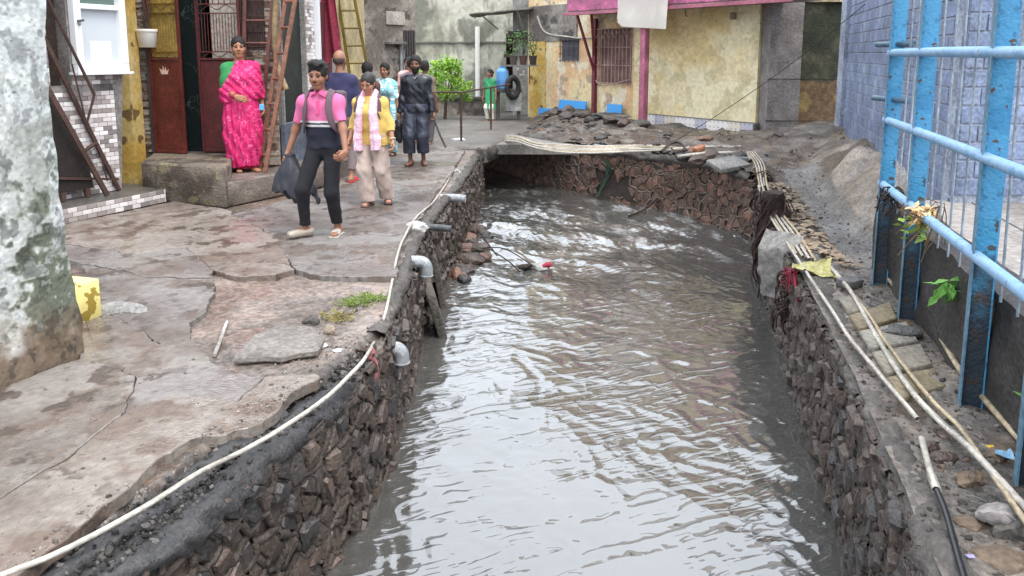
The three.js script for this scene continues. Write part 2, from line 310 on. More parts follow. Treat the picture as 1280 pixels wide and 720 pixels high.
function curveOf(pts) {                                    // plan polyline [x, d] -> point and outward side at metres u
  const L = [0]; for (let i = 1; i < pts.length; i++) L.push(L[i - 1] + Math.hypot(pts[i][0] - pts[i - 1][0], pts[i][1] - pts[i - 1][1]));
  const get = u => { let i = 1; while (i < pts.length - 1 && L[i] < u) i++; const t = (u - L[i - 1]) / (L[i] - L[i - 1]); return [lerp(pts[i - 1][0], pts[i][0], t), lerp(pts[i - 1][1], pts[i][1], t)]; };
  return { len: L[L.length - 1], get, at(u, out) { const [x, d] = get(u), [x1, d1] = get(u + 0.15), [x0, d0] = get(u - 0.15), tx = x1 - x0, td = d1 - d0, l = Math.hypot(tx, td); return [x + td / l * out, d - tx / l * out]; } };
}
// stones stand proud towards +out (side = +1: to the right of the direction of travel)
function rubble(o) {
  const c = curveOf(o.pts), h = o.top - o.bottom, side = o.side, [ox, od] = c.get(0), org = V(ox, o.bottom, od);
  const W = thing(o.name, o.label, 'wall', org);
  const put = (u, v, w) => { const [x, d] = c.at(u, side * w); return v3(x - org.x, v, -d - org.z); };
  // the core behind the stones
  const n = Math.ceil(c.len / 0.06), pos = [], idx = [], K = 18;
  for (let i = 0; i <= n; i++) { const u = c.len * i / n; for (let k = 0; k <= K; k++) { const v = h * k / K, p = put(u, v, 0.012 + (o.smear || 0.03) * fbm(u * 3, v * 3, 3, 4)); pos.push(p.x, p.y, p.z); } const p = put(u, h - 0.2, -0.5); pos.push(p.x, p.y, p.z); const q = put(u, -0.4, -0.5); pos.push(q.x, q.y, q.z); }
  const R = K + 3; for (let i = 0; i < n; i++) for (let k = 0; k < R - 1; k++) { const a = i * R + k; idx.push(a, a + 1, a + R, a + 1, a + R + 1, a + R); }
  const cg = new THREE.BufferGeometry(); cg.setAttribute('position', new THREE.Float32BufferAttribute(pos, 3)); cg.setIndex(idx); cg.computeVertexNormals();
  mesh('mortar_bed', cg, o.bed || M.mortar, W);
  const cells = voronoi(Math.round(c.len / o.cell), Math.round(h / (o.cell * (o.aspect || 0.9))), c.len, h, 0.5).sort((a, b) => a.c[0] - b.c[0]), rest = [], ridges = [];
  const seen = new Set(); let count = 0;
  for (const { c: [cx, cy], poly } of cells) {
    if (poly.length < 3 || cx < 0 || cx > c.len || (o.skip && o.skip(cx, cy))) continue;
    const hgt = o.proud * rnd(0.25, 1.5), tu = rnd(-0.35, 0.35), tv = rnd(-0.35, 0.3), P0 = [], P1 = [], P2 = [], s0 = o.shrink ?? 0.9;
    for (const [u, v] of poly) { const du = u - cx, dv = v - cy, k = rnd(0.9, 1.02); P0.push(put(cx + du * s0, cy + dv * s0, -0.03)); P1.push(put(cx + du * s0 * k * 0.97, cy + dv * s0 * k * 0.97, hgt * 0.62)); const q = rnd(0.62, 0.82) * s0; P2.push(put(cx + du * q, cy + dv * q, hgt * (0.95 + rnd(-0.12, 0.12)) + tu * du * 0.5 + tv * dv * 0.5)); }
    const C = put(cx, cy, hgt * 1.05), a = [], m = poly.length, tri = (x, y, z) => { for (const p of side > 0 ? [x, y, z] : [x, z, y]) a.push(p.x, p.y, p.z); };
    for (let k = 0; k < m; k++) { const l = (k + 1) % m; tri(P0[k], P0[l], P1[k]); tri(P1[k], P0[l], P1[l]); tri(P1[k], P1[l], P2[k]); tri(P2[k], P1[l], P2[l]); tri(P2[k], P2[l], C); }
    const g = new THREE.BufferGeometry(); g.setAttribute('position', new THREE.Float32BufferAttribute(a, 3)); g.computeVertexNormals();
    if (count++ < 300) mesh('stone', g, pick(o.mats), W); else rest.push(metric(g));
    if (o.ridge) for (let k = 0; k < m; k++) {
      const p = poly[k], q = poly[(k + 1) % m], key = [p, q].map(a => a.map(b => Math.round(b * 60)).join()).sort().join(';');
      if (seen.has(key) || Math.hypot(p[0] - q[0], p[1] - q[1]) < 0.03 || rnd() < (o.gap || 0.15) || (p[1] > h - 0.01 && q[1] > h - 0.01)) continue; seen.add(key);
      const mid = put((p[0] + q[0]) / 2 + rnd(-0.015, 0.015), (p[1] + q[1]) / 2 + rnd(-0.012, 0.012), o.ridge * rnd(0.6, 1.6));
      ridges.push(tube([put(...p, o.ridge * rnd(0.3, 1.2)), mid, put(...q, o.ridge * rnd(0.3, 1.2))], rnd(0.013, 0.024), 3, 5));
    }
  }
  if (rest.length) { const m = mesh('stone', rest, o.mats[0], W); m.userData.kind = 'stuff'; }
  if (ridges.length) { const m = mesh('pointing', ridges, o.ridgeMat || M.mortarL, W); m.userData.kind = 'stuff'; }
  return { W, c, put };
}
const leftPts = WL.filter(([d]) => d <= 15.6).map(([d, x]) => [x, d]);
rubble({ name: 'retaining_wall', label: 'rubble stone canal wall under the cement footpath with drain pipes', pts: leftPts.slice(1), top: -0.10, bottom: -1.15, side: 1, cell: 0.135, aspect: 0.78, proud: 0.055, smear: 0.07, mats: M.stone, ridge: 0.03, ridgeMat: M.mortar });
rubble({ name: 'retaining_wall', label: 'dark rubble stone canal wall below the blue fence', pts: RB, top: -0.03, bottom: -1.15, side: -1, cell: 0.13, aspect: 0.75, proud: 0.05, smear: 0.07, mats: M.stone, ridge: 0.02, ridgeMat: M.mortar });
const backWall = rubble({ name: 'retaining_wall', label: 'red-brown rubble stone canal wall with raised pointing below the yellow house', pts: BB, top: -0.06, bottom: -1.15, side: -1, cell: 0.18, aspect: 0.9, proud: 0.055, smear: 0.05, mats: M.redstone, ridge: 0.035, gap: 0.35, shrink: 0.86, bed: M.mortar, skip: (u, v) => Math.abs(u - 3.6) < 0.42 && v > 0.2 && v < 0.72 });

// rough copings swept along the canal edges
function coping(name, pts, w, h, mat_, label, k, parent) {  // pts: Vector3 list
  const cv = new THREE.CatmullRomCurve3(pts), n = Math.ceil(cv.getLength() / 0.035), pos = [], idx = [], R = 14;
  for (let i = 0; i <= n; i++) {
    const p = cv.getPointAt(i / n), t = cv.getTangentAt(i / n), sx = -t.z, sz = t.x, l = Math.hypot(sx, sz);
    for (let j = 0; j < R; j++) { const a = j / R * 2 * Math.PI, q = 1 + 0.75 * fbm(p.x * 5 + k, p.z * 5, j * 0.9, 4) + 0.22 * n3(p.x * 30, p.z * 30, j * 1.7 + k), X = Math.cos(a) * w * q, Y = Math.sin(a) * h * q; pos.push(p.x + sx / l * X, p.y + Y, p.z + sz / l * X); }
  }
  for (let i = 0; i < n; i++) for (let j = 0; j < R; j++) { const a = i * R + j, b = i * R + (j + 1) % R; idx.push(a, b, a + R, b, b + R, a + R); }
  const g = new THREE.BufferGeometry(); g.setAttribute('position', new THREE.Float32BufferAttribute(pos, 3)); g.setIndex(idx); g.computeVertexNormals();
  const m = mesh(name, g, mat_, parent); if (!parent) tag(m, label, 'coping'); return m;
}
const edgeL = (d0, d1, inset, y, st = 0.4) => { const a = []; for (let d = d0; d <= d1 + 1e-6; d += st) a.push(V(wallL(d) - inset + 0.02 * n3(d * 3, inset * 9, 1), y + 0.015 * n3(d * 4, 2, 3), d)); return a; };
coping('concrete_coping', edgeL(1.0, 4.3, 0.05, -0.115), 0.10, 0.07, M.asphalt, 'black gritty concrete coping on top of the stone wall', 1);
coping('concrete_coping', edgeL(1.0, 3.9, 0.21, -0.085), 0.085, 0.05, M.asphalt, 'black gritty concrete rib between white cable and coping', 5);
coping('concrete_coping', edgeL(4.9, 14.2, 0.05, -0.06), 0.07, 0.055, M.concreteD, 'crumbling grey edge of footpath above the drain pipes', 9);
const bk = (u0, u1, out, y, st = 0.5) => { const c = curveOf(BB), a = []; for (let u = u0; u <= u1; u += st) { const [x, d] = c.at(u, -out); a.push(V(x, y + 0.03 * n3(u * 2, 4, 1), d)); } return a; };
coping('concrete_coping', Array.from({ length: 24 }, (_, i) => V(edgeR(1.2 + i * 0.25) + 0.07, -0.055, 1.2 + i * 0.25)), 0.10, 0.065, M.concreteD, 'uneven grey cement coping beside the white pipes', 17);
coping('deck_edge', [V(-2.5, -0.13, 14.95), V(-0.62, -0.13, 14.72), V(-0.30, -0.13, 15.6), V(0.08, -0.12, 17.0), V(0.4, -0.12, 18.0)], 0.06, 0.13, mat(92, 86, 82, 0.8, { bump: 0.02 }), 'dark weathered edge of the culvert deck', 19);
coping('concrete_coping', bk(0.1, 7.6, -0.02, -0.05), 0.11, 0.085, M.concreteD, 'lumpy grey concrete coping on the red-brown stone wall', 13);

// ---------------------------------------------------------------- the ground behind the other two walls
function bankHeight(x, d) {
  let h = 0.012 * fbm(x * 3, d * 3, 2, 3);
  const o = x - edgeR(d);
  let bare = 0, mound = 0, drain = 0;
  if (d < 12.6 && o > -0.3) {
    h += 0.02 * fbm(x * 8, d * 8, 4, 4) * sst(2.2, 3.4, d);
    if (d < 4.2) h += 0.035 * sst(0.18, 0.5, o) * fbm(x * 5, d * 5, 9, 3) + 0.02 * sst(0.2, 0.4, o);       // silt and lumps
    drain = sst(0.3, 0.42, o + 0.05 * n3(d * 5, x * 5, 2)) * sst(0.95, 0.80, o) * sst(6.3, 6.7, d) * sst(12.0, 11.0, d);
    h -= 0.07 * drain; 
    const m0 = lerp(0.85, 0.7, sst(7, 11, d));
    mound = sst(m0 - 0.05, m0 + 0.62, o + 0.07 * fbm(x * 2, d * 2, 3, 3)) * sst(5.9, 6.8, d);
    h += mound * (0.62 + 0.10 * fbm(x * 1.5, d * 1.5, 6, 3)) + mound * (0.10 * fbm(x * 5, d * 3.5, 8, 4) - 0.07 * Math.abs(n3(x * 4.2, d * 2.6, 3)) + 0.03 * fbm(x * 16, d * 16, 5, 3));
    bare = sst(6.2, 6.8, d);
  }
  if (d >= 10.2) { // rubble and cement behind the red-brown wall
    const t = sst(10.2, 12.6, d); let hb = 0.05 + 0.07 * fbm(x * 4, d * 4, 4, 5) + 0.05 * sst(0.05, 0.12, fbm(x * 2.3, d * 2.3, 9, 3));
    const [q] = near(houseY, x, d);                         // metres in front of the yellow house
    hb += 0.16 * sst(3.1, 1.4, Math.abs(q)) ;
    hb += 0.42 * sst(3.6, 6.2, x) * sst(16.6, 13.4, d);     // apron rising to the blue house
    if (x > 0.6 && x < 2.7) hb += 0.12 * sst(1.7, 1.1, Math.abs(q)) * (0.6 + fbm(x * 5, d * 5, 2, 3));
    if (x < 1) hb = lerp(hb, 0.0, sst(1.2, 0.2, x));
    h = lerp(h, hb, d > 12.6 ? 1 : t * (o > 0 ? 0.75 : 1));
  }
  return [h, bare, mound, drain];
}
{
  const all = [...RB.slice(0, 3), [edgeR(10.6), 10.6], [3.62, 11.3], ...BB.slice(1)], c = curveOf(all), pos = [], col = [], uv = [], idx = [], N = 190;
  const us = []; for (let u = 0; u < c.len - 0.2;) { us.push(u); const [, d] = c.get(u); u += 0.0072 * Math.max(d, 1.6); }
  us.forEach((u, j) => {
    for (let i = 0; i <= N; i++) {
      const w = i / N, out = -0.0 + 1.2 * w + 7 * w ** 3, [x, d] = c.at(u, out), [h, bare, mound, drain] = bankHeight(x, d);
      pos.push(x, h, -d); uv.push(x + 1.1 * h, d + 0.3 * h);
      let k = mixc([110, 106, 103], [132, 126, 120], sst(-0.3, 0.3, fbm(x * 3, d * 3, 31, 4)));
      k = mixc(k, [150, 128, 102], 0.8 * sst(0.05, 0.3, fbm(x * 2.4, d * 2.4, 12, 4)) * sst(0.1, 0.3, x - edgeR(d)));   // sandy silt
      k = mixc(k, [88, 78, 71], 0.75 * sst(0.1, 0.35, fbm(x * 4.3 + 3, d * 4.3, 17, 4)));
      if (mound > 0.03) { const q = fbm(x * 3.2, d * 1.6, 5, 4); k = mixc(k, mixc([142, 134, 127], [180, 171, 162], sst(-0.25, 0.3, q)), sst(0.03, 0.2, mound)); }
      { const w = near(BB, x, d)[0]; if (Math.abs(w) < 3) k = mixc(k, [94, 84, 76], 0.9 * sst(-0.12, 0.06, fbm(x * 2.7, d * 2.7, 43, 4) + 0.12 * (1.6 - Math.abs(w)))); }                         // wet mud piled behind the stone wall
      if (drain > 0.3) k = mixc(k, [128, 128, 128], 0.85);
      col.push(lin(k[0]), lin(k[1]), lin(k[2]));
      if (i < N && j < us.length - 1) { const a = j * (N + 1) + i; idx.push(a, a + N + 1, a + 1, a + 1, a + N + 1, a + N + 2); }
    }
  });
  const g = new THREE.BufferGeometry(); g.setAttribute('position', new THREE.Float32BufferAttribute(pos, 3)); g.setAttribute('uv', new THREE.Float32BufferAttribute(uv, 2)); g.setAttribute('color', new THREE.Float32BufferAttribute(col, 3)); g.setIndex(idx); g.computeVertexNormals(); g.userData.ready = true;
  structure('bank_ground', g, new THREE.MeshStandardMaterial({ vertexColors: true, map: T.mud, roughness: 0.8, roughnessMap: T.wet, bumpMap: T.gritB, bumpScale: 0.008 }), 'lumpy cement and silt ground along the canal by the blue fence', 'ground');
}
const bankY = (x, d) => bankHeight(x, d)[0];
// the yard beyond the culvert, the slab over the culvert, the ground far below everything
T.conc = tex(512, 2.7, (s, t) => mulc([255, 252, 247], 0.74 + 0.4 * (pf(s, t, 4, 51, 5) - 0.5) + 0.25 * (pf(s, t, 80, 53, 2) - 0.5)));
const yardMat = mat(164, 160, 156, 0.75, { tx: T.conc, bump: 0.006 });
structure('yard_pavement', bx(14, 0.2, 16, -5.6, -0.1, -23.45), yardMat, 'pale concrete yard beyond the culvert', 'pavement');
structure('yard_pavement', bx(5, 0.2, 10, 3.85, -0.12, -26.5), yardMat, 'pale concrete ground behind the yellow house', 'pavement');
structure('far_ground', bx(240, 0.3, 240, 0, -1.9, -20), M.concreteD, 'wide bare ground under the settlement', 'ground');
{ // deck over the culvert: an oblique slab from the end of the footpath to the stone wall
  const s = new THREE.Shape([[-6.5, 15.35], [-0.52, 14.75], [-0.32, 15.6], [0.06, 17.0], [0.5, 18.4], [1.5, 20], [1.5, 24], [-6.5, 24]].map(([x, d]) => new THREE.Vector2(x, d)));
  const g = new THREE.ExtrudeGeometry(s, { depth: 0.26, bevelEnabled: true, bevelSize: 0.03, bevelThickness: 0.03, bevelSegments: 1 }); g.rotateX(-Math.PI / 2); g.translate(0, -0.265, 0);
  const m = mesh('culvert_deck', g, mat(132, 128, 124, 0.75, { tx: T.conc, bump: 0.01 })); tag(m, 'thick concrete deck bridging the dark culvert', 'deck', null, 'structure');
}
// ---------------------------------------------------------------- the water
{
  const pos = [], col = [], uv = [], idx = [], N = 300, rows = [];
  for (let d = 0.4; d < 24; d *= d < 6.5 ? 1.009 : 1.0045) rows.push(d);
  rows.forEach((d, j) => {
    for (let i = 0; i <= N; i++) {
      const x = -2.6 + 7.0 * i / N, f = fbm(x * 0.7, d * 0.4, 3, 3);
      const turb = sst(7.5, 11.5, d + 1.2 * f), flow = d + 0.35 * x;
      const X = x + 0.16 * fbm(x * 2, flow * 1.6, 9, 3), Y = flow + 0.2 * fbm(x * 2 + 5, flow * 1.6, 4, 3);
      let h = 0.020 * n3(X * 1.3, Y * 0.9, 1) + 0.012 * (1 - 2 * Math.abs(n3(X * 1.8, Y * 2.8, 6))) * (0.5 + 0.5 * n3(x * 0.9, d * 0.6, 50)) + 0.010 * fbm(X * 6, Y * 1.1, 55, 2) * sst(-0.2, 0.4, n3(x * 0.8, d * 0.5, 57)) + 0.0035 * (1 - 2 * Math.abs(n3(X * 7, Y * 7.5, 8)));
      h += turb * (0.05 * fbm(X * 2.6, Y * 2.1, 13, 4) + 0.035 * Math.sin(Y * 4.2 + 1.2 * f + x * 1.1) * sst(16, 12, d) + 0.018 * fbm(X * 11, Y * 10, 17, 3));
      const chop = fbm(X * 4.5, Y * 2.8, 23, 4), fine = fbm(X * 26, Y * 17, 29, 3);
      const strk = fbm(X * 9, Y * 2.2, 37, 4), rag = sst(0.12, 0.5, 0.55 * chop + 0.5 * fine + 0.8 * strk + 0.24 * turb - 0.14) * turb;
      const foam = 0.85 * rag * sst(-0.1, 0.3, fbm(x * 1.3, d * 0.9, 41, 3) + 0.2);
      pos.push(x, WATER + h, -d); uv.push(x * 0.93 + d * 0.37, d * 0.93 - x * 0.37);
      // muddy water, and the white churned foam that the photograph shows below the culvert
      const base = mixc([70, 69, 66], [84, 82, 78], sst(-0.3, 0.3, f)), c = mixc(base, [196, 198, 200], 0.7 * clamp(foam));
      col.push(lin(c[0]), lin(c[1]), lin(c[2]));
      if (i < N && j < rows.length - 1) { const a = j * (N + 1) + i; idx.push(a, a + 1, a + N + 1, a + 1, a + N + 2, a + N + 1); }
    }
  });
  const g = new THREE.BufferGeometry(); g.setAttribute('position', new THREE.Float32BufferAttribute(pos, 3)); g.setAttribute('uv', new THREE.Float32BufferAttribute(uv, 2)); g.setAttribute('color', new THREE.Float32BufferAttribute(col, 3)); g.setIndex(idx); g.computeVertexNormals(); g.userData.ready = true;
  T.ripple = tex(1024, 1.9, gray((s, t) => { const w = 0.05 * pf(s, t, 5, 61, 4), u = (t + w) % 1, p = sst(0.35, 0.65, pf(s, t, 3, 62, 3)), r1 = 1 - Math.abs(2 * pn2(s, u, 7, 20, 63) - 1), r2 = 1 - Math.abs(2 * pn2(s, u, 17, 44, 65) - 1), r3 = pn2(s, u, 40, 96, 67); return 0.5 * r1 * r1 + (0.3 * r2 * r2 + 0.14 * r3) * (0.25 + 0.75 * p); }), false);
  structure('canal_water', g, new THREE.MeshPhysicalMaterial({ vertexColors: true, roughness: 0.03, ior: 2.05, clearcoat: 0.7, clearcoatRoughness: 0.03, bumpMap: T.ripple, bumpScale: 0.012 }), 'muddy grey water running fast down the canal', 'water');
}
// ---------------------------------------------------------------- plasters
T.cream = tex(1024, 4.2, (s, t) => {
  const a = pf(s, t, 4, 101, 5), b = pf(s, t, 12, 103, 5), c = pf(s, t, 70, 107, 2), y = t * 4.2;
  let k = mixc([238, 216, 164], [241, 229, 192], sst(0.38, 0.62, a));
  k = mixc(k, [220, 196, 138], 0.7 * sst(0.52, 0.66, pf(s, t, 5, 109, 4)));
  k = mixc(k, [212, 196, 158], 0.5 * sst(0.58, 0.72, b) * sst(0.46, 0.6, a));
  k = mixc(k, [198, 182, 138], 0.5 * sst(0.58, 0.66, pf(s, t, 16, 111, 4) + 0.08 * (y < 0.7 ? 0.7 - y : 0) / 0.7));
  if (pn(s, t, 110, 117) > 0.955) k = mulc(k, 0.62);
  return mulc(k, 0.93 + 0.16 * (c - 0.5));
});
T.peach = tex(1024, 4.2, (s, t) => {
  const a = pf(s, t, 5, 121, 5), b = pf(s, t, 14, 123, 5), c = pf(s, t, 70, 127, 2);
  let k = mixc([220, 178, 136], [228, 206, 160], sst(0.36, 0.6, a));
  k = mixc(k, [226, 216, 190], 0.9 * sst(0.54, 0.62, b));
  k = mixc(k, [172, 150, 128], 0.8 * sst(0.61, 0.68, pf(s, t, 11, 129, 5)));
  if (pn(s, t, 90, 131) > 0.96) k = mulc(k, 0.66);
  return mulc(k, 0.94 + 0.16 * (c - 0.5));
});
T.yellow = tex(512, 2.1, (s, t) => { const a = pf(s, t, 5, 141, 5); let k = mixc([212, 172, 84], [222, 196, 128], sst(0.4, 0.62, a)); k = mixc(k, [122, 96, 60], 0.9 * sst(0.66, 0.70, pf(s, t, 6, 143, 4))); return mulc(k, 0.9 + 0.24 * (pf(s, t, 50, 147, 2) - 0.5)); });
T.mould = tex(1024, 6, (s, t) => {
  const a = pf(s, t, 4, 151, 6), st = pf(s, (t * 0.25) % 1, 32, 153, 3), c = pf(s, t, 60, 157, 3);
  let k = mixc([168, 166, 148], [206, 204, 188], sst(0.36, 0.6, a));
  k = mixc(k, [108, 110, 98], 0.7 * sst(0.50, 0.64, pf(s, t, 7, 159, 5)));
  k = mixc(k, [120, 116, 104], 0.45 * sst(0.52, 0.7, st));
  return mulc(k, 0.92 + 0.25 * (c - 0.5));
});
T.greyrender = tex(512, 3, (s, t) => { const a = pf(s, t, 5, 161, 6); let k = mixc([112, 104, 98], [160, 152, 142], sst(0.36, 0.62, a)); k = mixc(k, [64, 62, 58], 0.7 * sst(0.58, 0.68, pf(s, t, 9, 163, 5))); return mulc(k, 0.9 + 0.3 * (pf(s, t, 60, 167, 2) - 0.5)); });
T.moss = tex(512, 3, (s, t) => { const y = t * 3, a = pf(s, t, 6, 171, 6), e = y + 0.5 * (a - 0.5); let k = mixc([60, 64, 48], [92, 90, 74], sst(0.4, 0.65, a)); k = mixc(k, [128, 104, 78], sst(1.3, 1.2, e)); k = mixc(k, [172, 148, 96], 0.8 * sst(0.5, 0.6, pf(s, t, 8, 173, 4)) * sst(1.25, 1.1, e)); return mulc(k, 0.85 + 0.4 * (pf(s, t, 50, 177, 2) - 0.5)); });
T.peel = tex(1024, 2.56, (s, t) => {                       // lime wash over cement, mould and mud on the lower part
  const y = t * 2.56, a = pf(s, t, 6, 181, 6), b = pf(s, t, 14, 183, 5), c = pf(s, t, 100, 187, 2), q = pf(s, t, 40, 188, 3);
  let k = mixc([160, 163, 156], [196, 199, 194], sst(0.35, 0.62, a));
  const lime = Math.max(sst(0.50, 0.515, 0.7 * b + 0.3 * q + 0.22 * (sst(1.35, 1.7, y) - 0.5)), sst(0.50, 0.515, 0.75 * pf(s, t, 7, 191, 6) + 0.25 * q - 0.10 * (y > 1.35 || y < 0.55)));
  k = mixc(k, [222, 226, 226], 0.6 * lime * sst(0.12, 0.3, y + 0.4 * (a - 0.5)));
  k = mixc(k, [86, 92, 74], 0.85 * sst(0.49, 0.58, 0.6 * pf(s, t, 9, 193, 6) + 0.4 * q) * sst(1.5, 0.75, y + 0.8 * (a - 0.5)) * (1 - 0.5 * lime));
  k = mixc(k, [104, 84, 66], 0.85 * sst(0.46, 0.18, y + 0.5 * (b - 0.5)));
  k = mulc(k, 1 - 0.25 * sst(0.55, 0.68, q)); if (pn(s, t, 150, 189) > 0.94) k = mulc(k, 0.75);
  return mulc(k, 0.92 + 0.26 * (c - 0.5));
});
const PL = { cream: mat(255, 255, 255, 0.85, { tx: T.cream, bump: 0.006 }), peach: mat(255, 255, 255, 0.85, { tx: T.peach, bump: 0.006 }), yellow: mat(255, 255, 255, 0.8, { tx: T.yellow, bump: 0.006 }), mould: mat(255, 255, 255, 0.9, { tx: T.mould, bump: 0.006 }), grey: mat(255, 255, 255, 0.9, { tx: T.greyrender, bump: 0.015 }), moss: mat(255, 255, 255, 0.9, { tx: T.moss, bump: 0.02 }), peel: mat(255, 255, 255, 0.85, { tx: T.peel, bump: 0.012, bt: T.lumps }) };
const extr = (pts, y0, y1, bevel = 0.012) => { const g = new THREE.ExtrudeGeometry(new THREE.Shape(pts.map(([x, d]) => new THREE.Vector2(x, d))), { depth: y1 - y0 - 2 * bevel, bevelEnabled: bevel > 0, bevelSize: bevel, bevelThickness: bevel, bevelSegments: 1, bevelOffset: -bevel }); g.rotateX(-Math.PI / 2); return g.translate(0, y0 + bevel, 0); };
// a wall panel with rectangular openings, standing in a frame's own axes (x along, y up, z out)
function wallGeo(w, h, t, holes = [], y0 = 0) {
  const s = new THREE.Shape([[0, y0], [w, y0], [w, h], [0, h]].map(p => new THREE.Vector2(...p)));
  for (const [a, b, c, d] of holes) s.holes.push(new THREE.Path([[a, b], [a, d], [c, d], [c, b]].map(p => new THREE.Vector2(...p))));
  return new THREE.ExtrudeGeometry(s, { depth: t, bevelEnabled: false }).translate(0, 0, -t);
}

// ---------------------------------------------------------------- lime-washed wall at the near end of the footpath
{
  const c = P(100, 445, 0), f = frame(c.x - 1.5, -c.z - 3.6, c.x, -c.z);
  const g = thing('peeling_wall', 'thick whitewashed wall with peeling plaster and green mould', 'wall', f.origin, f.turn);
  const L = f.len, geo = new THREE.BoxGeometry(L, 3.1, 0.5, 90, 70, 10).translate(L / 2, 1.5, -0.25), p = geo.attributes.position;
  for (let i = 0; i < p.count; i++) {
    let x = p.getX(i), y = p.getY(i), z = p.getZ(i);
    const e = sst(L - 0.12, L, x);
    x += e * (0.04 * fbm(y * 2.2, z * 3, 4, 4) + 0.018 * n3(y * 9, z * 9, 2) + 0.03 * sst(0.9, 0, y) - 0.01);
    const front = z > -0.02 ? 1 : 0;
    z += front * (0.022 * fbm(x * 2.5, y * 2.5, 5, 4) + 0.012 * sst(0.0, 0.1, fbm(x * 3.1, y * 3.1, 9, 4)) + 0.05 * sst(0.5, 0, y)) - e * front * 0.03;
    p.setXYZ(i, x, y, z);
  }
  geo.computeVertexNormals(); mesh('wall_face', geo, PL.peel, g);
}
{ // yellow stub and a white cement lump beside it
  const a = P(93, 412, 0), b = P(129, 398, 0), f = frame(a.x, -a.z, b.x, -b.z);
  const y = thing('yellow_block', 'low yellow painted block with olive stains against the whitewashed wall', 'block', f.origin, f.turn);
  mesh('block', rough(new RoundedBoxGeometry(f.len, 0.29, 0.3, 3, 0.015).translate(f.len / 2, 0.14, -0.15), 0.012, 9), mat(255, 255, 255, 0.7, { tx: tex(256, 0.42, (s, t) => { const q = pf(s, t, 5, 201, 5); let k = mixc([226, 206, 120], [232, 218, 150], q); k = mixc(k, [150, 124, 40], 0.9 * sst(0.57, 0.6, pf(s, t, 6, 203, 4))); return k; }) }), y);
  const l = boulder(0.16, 0.05, 0.1, 4, 2, 0.3); const s = P(152, 388, 0.02);
  tag(mesh('cement_lump', l, mat(172, 170, 166, 0.75, { bump: 0.012 }), scene, s), 'pale cement lump beside the low yellow block', 'lump');
}

// ---------------------------------------------------------------- house with grey and white mosaic tiles
const TILE = [[222, 217, 213], [212, 205, 203], [228, 225, 222], [200, 191, 189], [150, 141, 137], [132, 125, 124], [168, 157, 152]].map(c => mat(...c, 0.28, { tx: null }));
const tileGeo = rb(0.113, 0.048, 0.012, 0.003); tileGeo.userData.ready = false;
function tiles(parent, u0, v0, u1, v1, z, keep = () => true, extra = null) {
  const list = [], g = metric(tileGeo); g.userData.ready = true;
  for (let j = 0, v = v0; v + 0.05 <= v1 + 1e-6; v += 0.0525, j++) for (let u = u0 - (j % 2) * 0.06; u < u1; u += 0.1185) {
    const a = Math.max(u, u0), b = Math.min(u + 0.113, u1); if (b - a < 0.02) continue;
    if (keep((a + b) / 2, v + 0.025)) {
      const m = new THREE.Mesh(g, pick(TILE)); m.name = 'tile'; m.scale.x = (b - a) / 0.113; m.position.set((a + b) / 2, v + 0.024, z + rnd(0, 0.002)); m.castShadow = m.receiveShadow = true; parent.add(m);
    } else if (extra) list.push(metric(rb(b - a, 0.048, 0.012, 0.003, (a + b) / 2, v + 0.024, z)));
  }
  if (extra && list.length) { const m = mesh('tile', list, extra, parent); m.userData.kind = 'stuff'; }
}
let FA;
